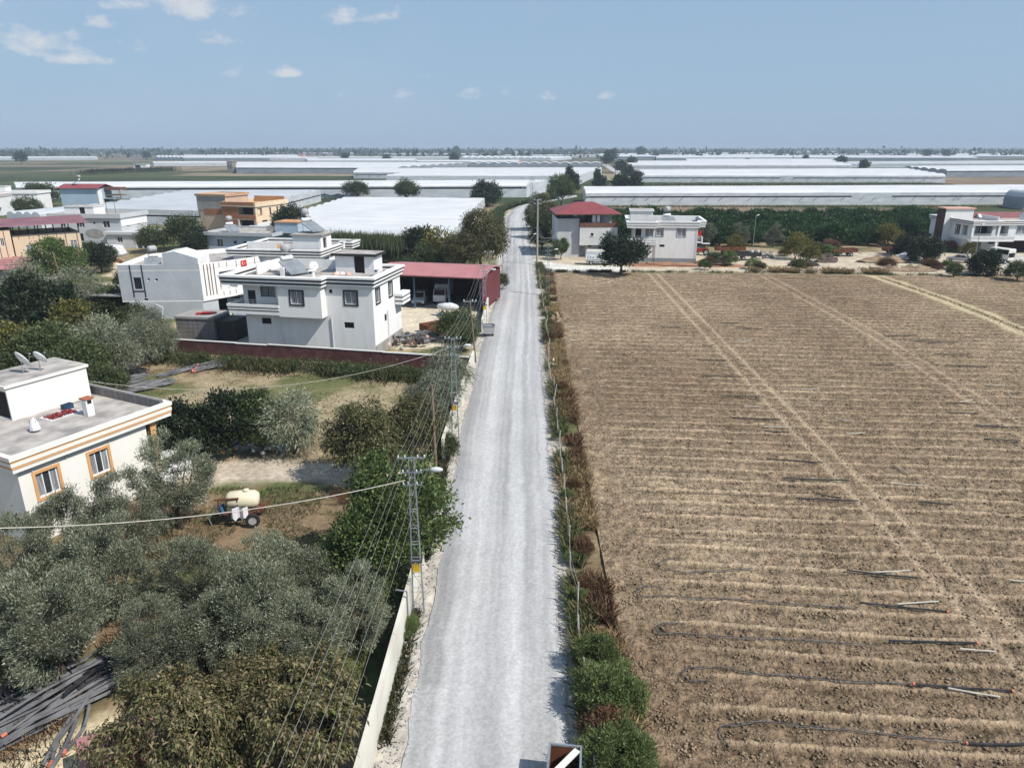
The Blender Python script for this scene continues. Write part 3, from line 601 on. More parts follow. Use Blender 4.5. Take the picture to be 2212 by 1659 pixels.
def dish(label, loc, rz, r=0.55, tilt=40):
    t = thing('satellite_dish', label, 'satellite dish', loc, rz)
    MB().tube([(0, 0, 0), (0, 0, 0.75)], 0.03, n=5).build('mast', M['galv'], t)
    T = Matrix.Rotation(R(tilt), 4, 'X')
    MB().lathe([(0.02, -0.02), (r * 0.5, 0.03), (r * 0.85, 0.10), (r, 0.16), (r * 0.98, 0.17), (r * 0.5, 0.055), (0.02, 0.0)], (0, 0, 0.85), 16, T).build('reflector', M['lamp'], t, True)
    tip = Vector((0, 0, 0.85)) + T @ Vector((0, 0, r * 1.1))
    MB().tube([Vector((0, 0, 0.85)) + T @ Vector((0, -r * 0.9, 0.12)), tip], 0.015, n=4).tube([tip - Vector((0.06, 0, 0)), tip + Vector((0.06, 0, 0))], 0.05, n=6).build('feed_arm', M['galv'], t)
    return t
def at_local(o, x, y, z):
    c, s = math.cos(o.rotation_euler.z), math.sin(o.rotation_euler.z)
    return (o.location.x + c * x - s * y, o.location.y + s * x + c * y, z)
def chimney(par, x, y, z, h=1.1, w=0.42, cap='terracotta'):
    c = MB().box(x - w / 2, x + w / 2, y - w / 2, y + w / 2, z, z + h).build('chimney', M['white'], par)
    MB().box(x - w * .3, x + w * .3, y - w * .53, y + w * .53, z + h * .74, z + h * .94).build('flue_opening', M['dark'], c)
    MB().box(x - w * .68, x + w * .68, y - w * .68, y + w * .68, z + h, z + h + 0.08).build('chimney_cap', M[cap], c)
    return c

# --- cream house with orange bands, near left
A = thing('cream_house', 'cream single-storey house with orange-banded roof edge and orange window surrounds, near left', 'house', (-26.5, 34.3, 0), R(63.4))
ap = [(0.35, 0.35), (8.15, 0.35), (8.15, 8.6), (0.35, 8.6)]
wk = dict(mull=2, trim='orange', tw=0.17, pane=['curtain', 'glass', 'curtain'])
walls(A, ap, -0.1, 4.7, {0: [((0.85, 2.05, 2.5, 3.95), wk), ((3.95, 5.1, 2.48, 3.92), dict(wk))], 3: [((4.0, 5.2, 2.4, 3.9), dict(mull=1, trim='orange'))], 1: [((1.0, 1.95, 1.2, 3.4), dict(mull=0, frame='brownstripe', pane='glass', name='door'))]}, 'cream')
ar = rect(9.83, 9.0)
slab(A, offset(ar, -0.02), 4.62, 5.02, 'offwhite', 'ceiling_slab'); slab(A, offset(ar, -0.18), 5.02, 5.06, 'roofcrete')
cn = MB(); cn.ring(ar, 0.0, -0.2, 4.55, 4.78); cn.ring(ar, 0.06, -0.2, 4.93, 5.13); cn.ring(ar, 0.10, -0.2, 5.27, 5.5); cn.build('cornice', M['cream'], A)
for z in (4.78, 5.13): MB().ring(ar, 0.035, -0.203, z, z + (0.15 if z < 5 else 0.14)).build('orange_stripe', M['orange'], A)
MB().box(8.45, 8.85, 0.35, 0.75, 0.9, 4.56).build('porch_column', M['orange'], A)
MB().box(8.4, 8.9, 0.8, 1.35, 0.9, 4.56).build('porch_pier', M['terracotta'], A)
MB().box(8.15, 10.9, 0.2, 4.0, 0.0, 0.9).build('porch_floor', M['white'], A)
rail(A, [(8.2, 0.3), (10.8, 0.3), (10.8, 3.9)], 0.9, 0.9, n=4, mat='pvc')
MB().box(8.9, 10.7, 0.5, 1.6, 1.62, 1.66).box(9.0, 9.05, 0.6, 0.65, 0.9, 1.62).box(10.5, 10.55, 0.6, 0.65, 0.9, 1.62).box(10.5, 10.55, 1.4, 1.45, 0.9, 1.62).box(9.0, 9.05, 1.4, 1.45, 0.9, 1.62).build('porch_table', M['pvc'], A)
MB().ring([(0.2, 0.2), (9.6, 0.2), (9.6, 8.8), (0.2, 8.8)], 0.0, -0.12, 5.06, 5.1).build('gutter_curb', M['concrete'], A)
MB().box(9.35, 9.6, 0.3, 8.7, 5.1, 5.66).build('back_parapet', M['darkcrete'], A)
penthouse(A, [(3.9, 6.7), (9.0, 6.7), (9.0, 10.2), (3.9, 10.2)], 5.06, 7.15, 'cream', 'cream', {3: [((1.6, 3.4, 5.1, 6.9), None)]}, 0.12, 0.16)
chimney(A, 6.65, 3.4, 5.06, 1.1, 0.45)
t = MB()
for u in (1.1, 3.0, 5.6): t.tube([(u, 0.30, 4.5), (u, 0.28, 4.2)], 0.03, n=5)
t.tube([(0.6, 0.31, 4.45), (8.0, 0.31, 4.45)], 0.03, n=5); t.build('drip_pipe', M['pvc'], A)
# things on its roof
c = thing('plastic_crate', 'dark blue plastic crate on the flat roof of the cream house', 'crate', at_local(A, 6.75, 5.75, 5.06), R(63))
b = MB(); b.box(-.3, .3, -.2, .2, 0, .03); b.box(-.3, -.27, -.2, .2, .03, .3); b.box(.27, .3, -.2, .2, .03, .3); b.box(-.27, .27, -.2, -.17, .03, .3); b.box(-.27, .27, .17, .2, .03, .3); b.build('crate_body', M['navy'], c)
MB().ring(rect(.6, .4, -.3, -.2), 0.02, -0.03, .3, .34).build('rim', M['navy'], c)
c = thing('drying_peppers', 'red peppers spread to dry on a pale sheet on the roof', 'peppers', at_local(A, 5.9, 5.1, 5.066), R(63))
MB().box(-1.0, 1.0, -.62, .62, 0, .02).build('drying_sheet', M['sheet'], c)
pv = MB(); pr = random.Random(5)
for i in range(420):
    x, y = pr.uniform(-.85, .85), pr.uniform(-.5, .5); a = pr.uniform(0, 6.28); z = 0.03 + 0.05 * pr.random()
    pv.tube([(x, y, z), (x + .09 * math.cos(a), y + .09 * math.sin(a), z + .01)], 0.028, 0.008, 4)
pv.build('peppers', M['pepper'], c)
c = thing('wrapped_rebar', 'rebar stubs wrapped in clear white plastic on the cream house roof', 'rebar', at_local(A, 3.5, 3.7, 5.06), 0)
b = MB()
for i in range(6): b.tube([(0.16 * (i % 3) - .16, 0.2 * (i // 3) - .1, 0), (0.16 * (i % 3) - .16 + pr.uniform(-.03, .03), 0.2 * (i // 3) - .1, 0.75)], 0.012, n=4)
b.build('bars', M['iron'], c)
MB().lathe([(0.30, 0.12), (0.27, 0.4), (0.2, 0.62), (0.1, 0.8), (0.03, 0.86)], (0, 0, 0), 9).build('wrapping', M['sheet'], c)
dish('pair-left white satellite dish on the stair tower of the cream house', at_local(A, 5.9, 8.2, 7.34), R(150), 0.62, 62)
dish('smaller white satellite dish beside the larger one on the cream house stair tower', at_local(A, 6.7, 7.7, 7.34), R(158), 0.5, 60)

# --- white house with black-striped cornice in the middle
B = thing('white_house', 'white two-storey house with black-striped cornice beside the wine-red wall', 'house', (-28.6, 74.8, 0), R(-11))
lo = rect(14.55, 8.3)
vent = dict(mull=0, frame='blackstripe', pane='dark', name='vent')
blk = dict(mull=1, trim='blackstripe', tw=0.17, pane=['curtain', 'curtain'], grille=True)
walls(B, lo, -0.1, 4.4, {0: [((1.8, 2.9, 3.1, 3.75), vent), ((11.2, 12.3, 3.05, 3.7), dict(vent))], 1: [((3.0, 3.7, 3.2, 3.95), dict(vent))]}, 'white')
up = [(0, 0), (4.6, 0), (4.6, -1.2), (9.4, -1.2), (9.4, 0), (14.55, 0), (14.55, 8.3), (0, 8.3)]
walls(B, up, 4.4, 7.55, {0: [((2.0, 3.7, 6.05, 7.4), dict(mull=1, frame='blackstripe', pane='curtain', grille=True)), ((0.5, 1.4, 4.5, 6.7), dict(mull=0, frame='brownstripe', pane='glass', name='door'))],
    2: [((1.45, 2.8, 5.65, 7.0), dict(blk))], 4: [((2.1, 3.4, 5.6, 6.95), dict(blk)), ((.4, .75, 6.7, 7.1), dict(vent))],
    5: [((.9, 1.9, 5.6, 7.05), dict(blk, mull=0)), ((4.7, 5.7, 5.6, 7.05), dict(blk, mull=0))], 6: [((3, 4.4, 5.6, 7), dict(blk))]}, 'white', 'upper_wall')
slab(B, [(4.6, -1.2), (9.4, -1.2), (9.4, -0.02), (4.6, -0.02)], 4.25, 4.4, 'white', 'bay_floor')
rp = [(-1.2, -1.2), (9.4, -1.2), (9.4, 0), (14.55, 0), (14.55, 8.3), (-1.2, 8.3)]
slab(B, rp, 7.55, 7.78, 'white', 'ceiling_slab'); slab(B, offset(rp, -0.17), 7.78, 7.82, 'roofcrete')
cornice(B, rp, 7.5, 8.5, 2, 'white', 'blackstripe', 0.5)
bal = [(-1.2, -1.2), (4.6, -1.2), (4.6, -0.02), (-0.02, -0.02), (-0.02, 8.3), (-1.2, 8.3)]
slab(B, bal, 4.38, 4.55, 'white', 'balcony_floor')
bl = [(-1.2, 8.3), (-1.2, -1.2), (4.6, -1.2)]
for i, (a, b2, m_, o_) in enumerate([(4.55, 4.76, 'white', 0.0), (4.76, 4.86, 'blackstripe', 0.02), (4.86, 5.07, 'white', 0.05), (5.07, 5.17, 'blackstripe', 0.06), (5.17, 5.45, 'white', 0.1)]):
    w_ = MB(); w_.box(-1.2 - o_, -1.05, -1.05, 8.3, a, b2); w_.box(-1.2 - o_, 4.6, -1.2 - o_, -1.05, a, b2); w_.build('balcony_parapet' if m_ == 'white' else 'stripe', M[m_], B)
rail(B, bl, 5.45, 0.45, n=2)
MB().box(3.9, 4.55, -0.35, -0.05, 6.75, 7.35).build('air_conditioner', M['pvc'], B)
MB().tube([(3.7, -1.15, 4.4), (4.0, -0.3, 2.0), (4.3, -0.15, 0.2)], 0.06, n=6).build('downpipe', M['pvc'], B)
MB().tube([(9.9, -0.1, 4.2), (9.9, -0.1, 0.2)], 0.06, n=6).build('downpipe', M['pvc'], B)
MB().tube([(14.65, 3.9, 4.3), (14.65, 3.9, 0.2)], 0.05, n=6).build('downpipe', M['pvc'], B)
MB().box(14.55, 14.6, 0.02, 8.3, 0, 1.25).build('plinth', M['concrete'], B)
for i, (a, b2, m_) in enumerate([(4.4, 4.7, 'white'), (4.7, 4.85, 'blackstripe'), (4.85, 5.15, 'white'), (5.15, 5.3, 'blackstripe'), (5.3, 5.6, 'white')]):
    MB().box(14.62 if m_ != 'white' else 14.6, 15.5 + (0.0 if m_ == 'white' else -0.03), 6.3, 8.9, a, b2).build('side_balcony' if m_ == 'white' else 'stripe', M[m_], B)
penthouse(B, [(8.1, 5.7), (12.6, 5.7), (12.6, 8.2), (8.1, 8.2)], 7.82, 9.75, 'white', 'blackstripe', {0: [((2.2, 3.4, 7.86, 9.7), None)]}, 0.35, 0.25)
chimney(B, 7.0, 2.0, 7.82, 0.75, 0.5, 'white'); chimney(B, 13.3, 4.6, 7.82, 0.7, 0.4, 'white')
MB().box(0.0, 0.15, 3.0, 8.2, 7.82, 8.9).box(0.0, 7.9, 8.0, 8.15, 7.82, 8.9).build('roof_screen_wall', M['white'], B)
MB().box(3.05, 3.5, 2.6, 3.05, 7.82, 8.75).build('heater_plinth', M['white'], B)
solar_heater('solar water heater with grey tank on the roof of the black-striped white house', at_local(B, 3.3, 4.3, 7.82), R(50), 1.25)
dish('tilted satellite dish on the flat roof of the black-striped white house', at_local(B, 6.0, 4.6, 7.82), R(30), 0.5, 70)
c = thing('laundry_heap', 'heap of pink and white laundry by the roof door of the white house', 'laundry', at_local(B, 9.3, 4.8, 7.82), 0)
for i in range(7):
    x, y = pr.uniform(-.8, .8), pr.uniform(-.3, .3)
    MB().lathe([(0.35, 0), (0.3, 0.12), (0.17, 0.24), (0.04, 0.3)], (x, y, 0), 7, Matrix.Rotation(pr.uniform(-.3, .3), 4, 'X')).build('bundle', M['sheet' if i % 2 else 'salmon'], c)

# --- white house behind it, same striped cornice
D = thing('white_house', 'white house with striped cornice and stair tower, behind the black-striped house', 'house', (-38.8, 97.9, 0), R(-8))
dp = [(0.4, 0.4), (12.7, 0.4), (12.7, 11.5), (0.4, 11.5)]
walls(D, dp, -0.1, 7.1, {0: [((6.7, 8.3, 5.3, 6.7), dict(mull=1, trim='blackstripe', pane='glass')), ((2, 3.4, 5.3, 6.7), dict(mull=1, trim='blackstripe', pane='glass'))], 1: [((2, 3.3, 5, 6.4), dict(mull=1, trim='blackstripe')), ((7, 8.3, 5, 6.4), dict(mull=1, trim='blackstripe'))]}, 'white')
dr = [(0, 0), (13.1, 0), (13.1, 9), (14.2, 9), (14.2, 11.9), (0, 11.9)]
slab(D, dr, 7.1, 7.3, 'white', 'ceiling_slab'); slab(D, offset(dr, -0.17), 7.3, 7.34, 'roofcrete'); cornice(D, dr, 7.05, 8.0, 2, 'white', 'blackstripe', 0.3)
MB().box(0.2, 5.5, 5, 5.2, 7.34, 8.3).build('roof_screen_wall', M['white'], D)
penthouse(D, [(9.0, 0.9), (13.0, 0.9), (13.0, 4.6), (9.0, 4.6)], 7.34, 9.75, 'white', 'concrete', {1: [((0.9, 1.7, 7.6, 9.3), dict(mull=0, frame='blackstripe', pane='glass', trim='blackstripe', tw=0.1))]}, 0.25, 0.18)
solar_heater('solar water heater with two drums on the stair tower behind the black-striped house', at_local(D, 10.4, 3.2, 9.96), R(60), 1.25)
chimney(D, 13.3, 7.8, 7.34, 0.8, 0.6, 'white')
MB().box(8.2, 9.4, -0.1, 0.35, 7.34, 7.34 + .5, Matrix.Translation((0, 1, 0))).build('roof_planter', M['maroon'], D)
c = thing('plastic_chair', 'orange plastic chair on the roof behind the black-striped house', 'chair', at_local(D, 6.0, 3.0, 7.34), R(200))
MB().box(-.3, .3, -.3, .3, .4, .46).build('seat', M['orange'], c); MB().box(-.3, .3, .25, .32, .46, .95).build('backrest', M['orange'], c)
for sx in (-.27, .27):
    for sy in (-.27, .27): MB().tube([(sx, sy, 0), (sx * .9, sy * .9, .4)], 0.03, n=4).build('leg', M['orange'], c)

# --- white house with plain grey-blue flank and flag
Cc = thing('white_house', 'white two-storey house with bare grey flank wall and small red flag', 'house', (-49.9, 89.7, 0))
def cl(p): return (p[0] + 49.9, p[1] - 89.7)
cp = [cl(p) for p in ((-49.9, 89.7), (-39.7, 90.2), (-33.1, 99.1), (-42, 105.8), (-50.8, 99.5))]
cpl = [cl(p) for p in ((-49.1, 89.74), (-39.9, 90.2), (-38.6, 92.0), (-40.4, 93.6), (-36.6, 98.6), (-42, 105.4), (-49.6, 99.5))]
dk = dict(mull=2, frame='blackstripe', pane='glass')
walls(Cc, cpl, -0.1, 2.4, {3: [((0.3, 5.6, 0.0, 2.3, 1.0), None)]}, 'greywall', 'ground_storey_wall')
mb = MB(); k = len(cp)
fo = [((1.8, 2.75, 3.9, 5.4), dk), ((3.5, 3.85, 4.95, 5.28), dict(mull=0, frame='pvc', pane='glass')), ((4.45, 4.85, 4.88, 5.25), dict(mull=0, frame='pvc', pane='glass')), ((2.75, 3.25, 2.45, 2.7), dict(mull=0, frame='blackstripe', pane='dark', name='vent'))]
wall(mb, cp[0], cp[1], 2.4, 6.2, [o[0] for o in fo])
for o, kw in fo: window(Cc, cp[0], cp[1], o, **kw)
mb.build('flank_wall', M['greywall'], Cc)
mb = MB(); so = [((2.6, 5.0, 3.35, 5.7, 1.4), None), ((6.3, 8.2, 3.6, 5.5), dict(mull=1))]
wall(mb, cp[1], cp[2], 2.4, 6.2, [o[0] for o in so]); window(Cc, cp[1], cp[2], so[1][0], mull=1, pane='glass')
for i in (2, 3, 4): wall(mb, cp[i], cp[(i + 1) % 5], 2.4, 6.2)
mb.build('upper_wall', M['white'], Cc)
e = (Vector(cp[2]) - Vector(cp[1])).normalized(); nn = Vector((e.y, -e.x))
def sp(u, d=0.0): q = Vector(cp[1]) + e * u + nn * d; return (q.x, q.y)
w_ = MB(); w_.quad((*sp(2.6, -1.35), 3.35), (*sp(5.0, -1.35), 3.35), (*sp(5.0, -1.35), 5.7), (*sp(2.6, -1.35), 5.7)); w_.build('balcony_back_wall', M['offwhite'], Cc)
w_ = MB(); w_.quad((*sp(2.8, -1.33), 3.4), (*sp(3.5, -1.33), 3.4), (*sp(3.5, -1.33), 5.4), (*sp(2.8, -1.33), 5.4)); w_.build('balcony_door', M['glass'], Cc)
rail(Cc, [sp(2.6, 0.02), sp(5.0, 0.02)], 3.35, 0.85, n=3)
slab(Cc, cp, 2.25, 2.4, 'white', 'overhang_floor'); slab(Cc, cp, 6.2, 6.35, 'offwhite', 'ceiling_slab'); slab(Cc, offset(cp, -.2), 6.35, 6.39, 'roofcrete')
w_ = MB(); w_.ring(cp, 0.0, -0.18, 6.35, 7.0); w_.build('parapet', M['white'], Cc)
MB().quad((*cp[0], 6.352), (*cp[1], 6.352), (*cp[1], 6.99), (*cp[0], 6.99)).build('flank_parapet_face', M['greywall'], Cc).location = (0, -0.004, 0)
# stair block: the flank wall rises in a slanted gable
f0 = Vector(cp[0]); f1 = Vector(cp[1]); ef = (f1 - f0).normalized(); nf_ = Vector((ef.y, -ef.x))
def fp(u, d=0.0): q = f0 + ef * u - nf_ * d; return (q.x, q.y)
w_ = MB(); w_.quad((*fp(5.8, -.006), 6.98), (*fp(10.15, -.006), 6.98), (*fp(10.15, -.006), 7.75), (*fp(7.4, -.006), 8.65), (*fp(5.8, -.006), 8.4)); w_.build('stair_gable', M['greywall'], Cc)
w_ = MB()
w_.quad((*fp(5.8, 4), 6.4), (*fp(5.8, -.006), 6.4), (*fp(5.8, -.006), 8.4), (*fp(5.8, 4), 8.4)); w_.quad((*fp(10.15, -.006), 6.4), (*fp(10.15, 4), 6.4), (*fp(10.15, 4), 7.75), (*fp(10.15, -.006), 7.75))
w_.quad((*fp(10.15, 4), 6.4), (*fp(5.8, 4), 6.4), (*fp(5.8, 4), 8.4), (*fp(7.4, 4), 8.65), (*fp(10.15, 4), 7.75)); w_.build('stair_block', M['white'], Cc)
w_ = MB(); w_.quad((*fp(5.8, -.006), 8.4), (*fp(7.4, -.006), 8.65), (*fp(7.4, 4), 8.65), (*fp(5.8, 4), 8.4)); w_.quad((*fp(7.4, -.006), 8.65), (*fp(10.15, -.006), 7.75), (*fp(10.15, 4), 7.75), (*fp(7.4, 4), 8.65)); w_.build('stair_roof', M['offwhite'], Cc)
for u, z0, z1 in ((1.55, 2.9, 7.0), (3.0, 2.9, 7.0)):
    w_ = MB(); a, b2 = fp(u, -.07), fp(u + .1, -.07); a2, b3 = fp(u, -.002), fp(u + .1, -.002); w_.prism([a, b2, b3, a2], z0, z1); w_.build('pilaster', M['blackstripe'], Cc)
w_ = MB(); w_.prism([fp(1.65, -.07), fp(3.0, -.07), fp(3.0, -.002), fp(1.65, -.002)], 3.62, 3.72); w_.build('window_ledge', M['blackstripe'], Cc)
for u, z0, z1 in ((0.5, 2.9, 6.9), (1.0, 2.9, 6.9), (1.4, 2.9, 6.9), (1.9, 2.9, 6.9)):
    w_ = MB(); w_.prism([sp(u, .04), sp(u + .12, .04), sp(u + .12, .002), sp(u, .002)], z0, z1); w_.build('dark_fluting', M['brownstripe'], Cc)
for u in (2.7, 3.8, 5.2, 6.6, 8.0, 9.4, 10.6):
    w_ = MB(); w_.prism([sp(u, .04), sp(u + .07, .04), sp(u + .07, .002), sp(u, .002)], 6.0 if u > 5 else 6.35, 6.9); w_.build('parapet_dash', M['brownstripe'], Cc)
for u in (2.9, 3.8, 4.7):
    w_ = MB(); w_.prism([sp(u, .04), sp(u + .07, .04), sp(u + .07, .002), sp(u, .002)], 2.6, 3.1); w_.build('parapet_dash', M['brownstripe'], Cc)
# flag: red cloth with white crescent and star
fl = thing('flag', 'small red flag with white crescent and star on the white parapet', 'flag', (*[Vector((-49.9, 89.7)) + Vector(sp(5.9, .06))][0], 6.0), math.atan2(e.y, e.x))
MB().box(0, 0.85, -.02, 0, 0, 0.75).build('cloth', M['flagred'], fl)
cr = MB(); n0 = 18; pts = []
for i in range(n0 + 1):
    a = R(38 + 284 * i / n0); pts.append((0.34 + .2 * math.cos(a), .375 + .2 * math.sin(a)))
for i in range(n0 + 1):
    a = R(322 - 284 * i / n0); b_ = .165; pts.append((0.385 + b_ * math.cos(a), .375 + b_ * math.sin(a)))
for i in range(n0):
    j = 2 * n0 + 1 - i; cr.quad((pts[i][0], -.024, pts[i][1]), (pts[i + 1][0], -.024, pts[i + 1][1]), (pts[j - 1][0], -.024, pts[j - 1][1]), (pts[j][0], -.024, pts[j][1]))
cr.build('crescent', M['pvc'], fl)
st = MB(); sp5 = [(.56 + (.1 if i % 2 == 0 else .04) * math.cos(R(180 + 36 * i)), -.024, .375 + (.1 if i % 2 == 0 else .04) * math.sin(R(180 + 36 * i))) for i in range(10)]
for i in range(10): st.quad((.56, -.024, .375), sp5[i], sp5[(i + 1) % 10])
st.build('star', M['pvc'], fl)
MB().tube([AT(352, 664, 89.0) - Vector((-49.9, 89.7, 0)), AT(330, 655, 89.0) - Vector((-49.9, 89.7, 0))], 0.05).tube([AT(352, 664, 89.0) - Vector((-49.9, 89.7, 0)), AT(350, 700, 89.0) - Vector((-49.9, 89.7, 0))], 0.06).build('waste_pipe', M['pvc'], Cc)
solar_heater('grey-drum solar water heater at the left end of the flagged house roof', (-46.3, 92.0, 6.39), R(20), 1.05)

# --- pale blue house, unfinished brick building, grey-white house
Eh = thing('pale_blue_house', 'pale blue-grey house with flat roof below the unfinished brick building', 'house', (-61, 143.8, 0), R(-12))
ep = rect(14.2, 11)
walls(Eh, ep, -0.1, 4.6, {0: [((2.2, 3.5, 2.3, 3.8), dict(mull=1)), ((5.8, 6.6, 2.9, 3.6), dict(mull=0)), ((8.0, 9.5, 2.3, 3.6), dict(mull=1))], 1: [((3, 4.5, 2, 3.5), dict(mull=1))]}, 'paleblue')
slab(Eh, offset(ep, 0.5), 4.6, 4.8, 'concrete', 'ceiling_slab'); MB().ring(ep, 0.55, 0.3, 4.55, 5.2).build('parapet', M['greywall'], Eh); slab(Eh, offset(ep, 0.29), 4.8, 4.84, 'roofcrete')
walls(Eh, rect(5.0, 4.5, 13.2, 3.5), 4.84, 6.9, {}, 'paleblue', 'stair_tower'); slab(Eh, rect(5.3, 4.8, 13.05, 3.35), 6.9, 7.1, 'brickedge', 'tower_roof')
solar_heater('solar water heater with white ball tank on the pale blue house', at_local(Eh, 3.6, 3, 4.84), R(40), 1.25)
MB().box(9.5, 13.0, 6.5, 6.7, 4.84, 5.8).build('roof_screen_wall', M['concrete'], Eh)

Fh = thing('unfinished_brick_building', 'unfinished building of bare brick and patchy render with open upper storey', 'building', (-79, 183.5, 0), R(-17))
walls(Fh, rect(8.4, 9), -0.1, 9.6, {}, 'rawrender', 'tower_wall')
MB().box(-0.06, 8.46, -0.06, -0.003, 6.2, 9.6).build('grey_render_patch', M['concrete'], Fh); MB().box(1.9, 7.2, -0.075, -0.062, 5.2, 6.6).build('brick_patch', M['brick'], Fh)
MB().box(0.0, 0.5, -.07, -.062, 4.3, 9.6).build('concrete_column', M['concrete'], Fh); MB().box(7.6, 8.46, -.07, -.062, 3.8, 9.6).build('concrete_column', M['concrete'], Fh)
slab(Fh, rect(9.0, 9.6, -.3, -.3), 9.6, 9.95, 'rawrender', 'tower_roof'); MB().ring(rect(9.0, 9.6, -.3, -.3), 0.05, -.35, 9.95, 10.15).build('brick_coping', M['brickedge'], Fh)
fw_ = rect(9.3, 13, 8.42, -1.2)
walls(Fh, fw_, -0.1, 4.4, {0: [((4.0, 8.6, 1.4, 4.2, 1.6), None)], 1: [((2.2, 4.4, 1.8, 4.0), None), ((6.5, 7.2, 1.6, 3.6), None), ((9.5, 10.2, 1.6, 3.6), None)]}, 'tanrender')
walls(Fh, fw_, 4.4, 7.4, {0: [((4.2, 9.0, 5.4, 7.2, 2.2), None)], 1: [((0.8, 2.6, 5.2, 7.0, 1.2), None), ((5.6, 6.3, 5.2, 6.9), None), ((8.6, 9.3, 5.2, 6.9), None)]}, 'tanrender', 'upper_wall')
MB().box(8.44, 12.5, -1.27, -1.203, 4.5, 7.4).build('brick_infill', M['brick'], Fh); MB().box(12.5, 17.6, -1.27, -1.203, 4.45, 5.35).build('brick_infill', M['brick'], Fh); MB().box(8.44, 12.2, -1.27, -1.203, 1.0, 4.2).build('brick_infill', M['brick'], Fh)
slab(Fh, offset(fw_, 0.35), 7.4, 7.7, 'tanrender', 'ceiling_slab'); MB().ring(fw_, 0.35, 0.1, 7.7, 8.5).build('parapet', M['tanrender'], Fh)
MB().box(8.2, 17.6, -1.58, -1.552, 7.75, 8.5).build('brick_parapet_face', M['brick'], Fh); MB().box(8.6, 17.6, 11.3, 11.5, 7.7, 9.2).build('brick_back_wall', M['brickedge'], Fh); slab(Fh, offset(fw_, 0.09), 7.7, 7.73, 'brickedge')
MB().box(12.4, 12.8, -1.3, -0.9, 0, 4.4).build('concrete_column', M['offwhite'], Fh)

Gh = thing('grey_white_house', 'grey-white two-storey house with long patched wall and low annex', 'house', (-103, 161.9, 0), R(-5))
gp = rect(16.4, 10)
gw = dict(mull=1, frame='pvc', pane='glass')
walls(Gh, gp, -0.1, 6.3, {0: [((2.2, 3.3, 4.2, 5.6), gw), ((6.0, 7.8, 4.2, 5.7), dict(gw, mull=2)), ((9.9, 10.5, 4.9, 5.5), dict(mull=0, pane='glass')), ((12.2, 13.8, 4.2, 5.7), dict(gw)), ((5.7, 7.1, 1.2, 2.9), dict(mull=0, frame='concrete', pane='dark'))], 1: [((2, 3.2, 4.2, 5.6), gw), ((6, 7.2, 4.2, 5.6), gw)]}, 'palegrey')
slab(Gh, offset(gp, 0.35), 6.3, 6.5, 'palegrey', 'ceiling_slab'); MB().ring(gp, 0.4, 0.15, 6.25, 7.2).build('parapet', M['palegrey'], Gh); slab(Gh, offset(gp, 0.14), 6.5, 6.54, 'roofcrete')
MB().box(16.42, 16.5, 0.0, 10, 4.5, 6.25).build('white_end_face', M['white'], Gh)
penthouse(Gh, rect(7, 4, 1.5, 3), 6.54, 8.4, 'white', 'white', {0: [((3.6, 4.9, 6.6, 8.3), None)]}, 0.15, 0.15)
MB().lathe([(2.3, 0), (2.1, .01), (1.2, .012), (0.2, .014)], (9.9, -0.03, 2.9), 14, Matrix.Rotation(R(90), 4, 'X') @ Matrix.Scale(0.45, 4, (0, 1, 0))).build('render_patch', M['concrete'], Gh)
for x in (11, 13): MB().tube([(x, 4, 6.5), (x, 4, 9.4)], 0.05, n=5).build('rebar_post', M['iron'], Gh)
an = rect(6.6, 6.5, 13.6, -1.6)
walls(Gh, an, -0.1, 2.9, {0: [((2.4, 3.6, 1.2, 2.4), gw)]}, 'palegrey', 'annex_wall'); slab(Gh, [(13.2, -2), (24.0, -2), (24.0, 5), (13.2, 5)], 2.9, 3.5, 'palegrey', 'annex_roof')
for x in (21.5, 23.6): MB().box(x, x + .3, -1.6, -1.3, 0, 2.9).build('annex_column', M['palegrey'], Gh)

# --- cream house under the maroon canopy, far left, with the low red roof in front
Hh = thing('cream_canopy_house', 'cream two-storey house under a maroon sheet canopy at the left edge', 'house', (-83.4, 120.2, 0), R(40))
hp = rect(9.9, 10); ht = rect(2.6, 6, -2.9, -1.0)
pw = dict(mull=1, frame='pvc', pane='curtain')
walls(Hh, hp, 3.0, 7.1, {0: [((1.6, 2.9, 3.9, 5.4), pw), ((4.1, 7.4, 3.7, 5.9, 1.4), None), ((8.2, 9.2, 3.9, 5.7), pw)], 1: [((3, 5, 4, 5.6), pw)]}, 'peach')
walls(Hh, offset(hp, -1.2), -0.1, 3.0, {0: [((3, 5, .2, 2.2), None)]}, 'brick', 'ground_storey_wall')
MB().box(4.1, 7.4, 1.32, 1.36, 3.7, 5.9).build('balcony_back_wall', M['peach'], Hh); window(Hh, (0, 1.36), (9.9, 1.36), (4.8, 6.3, 4.0, 5.6, 0.0), mull=1, pane='curtain')
MB().box(4.3, 6.6, -.25, -.02, 3.6, 4.2).build('flower_trough', M['peach'], Hh)
walls(Hh, ht, -0.1, 8.2, {0: [((1.05, 1.55, 5.6, 6.9), dict(mull=1, pane='glass')), ((1.05, 1.55, 2.6, 3.6), dict(mull=1, pane='glass'))]}, 'peach', 'stair_tower'); slab(Hh, offset(ht, 0.1), 8.2, 8.35, 'blackstripe', 'tower_roof')
for u in (-2.15, -1.25): MB().box(u, u + .1, -1.05, -1.003, 1.5, 8.1).build('dark_fluting', M['brownstripe'], Hh)
for u in (7.6, 9.35): MB().box(u, u + .12, -.05, -.003, 3.3, 7.05).build('dark_fluting', M['brownstripe'], Hh)
for u in (.8, 2.3, 3.7, 5.0, 6.3): MB().box(u, u + .08, -.04, -.003, 6.4, 7.05).build('parapet_dash', M['brownstripe'], Hh)
slab(Hh, hp, 2.8, 3.0, 'peach', 'overhang_floor'); slab(Hh, offset(hp, -.15), 6.3, 6.45, 'roofcrete')
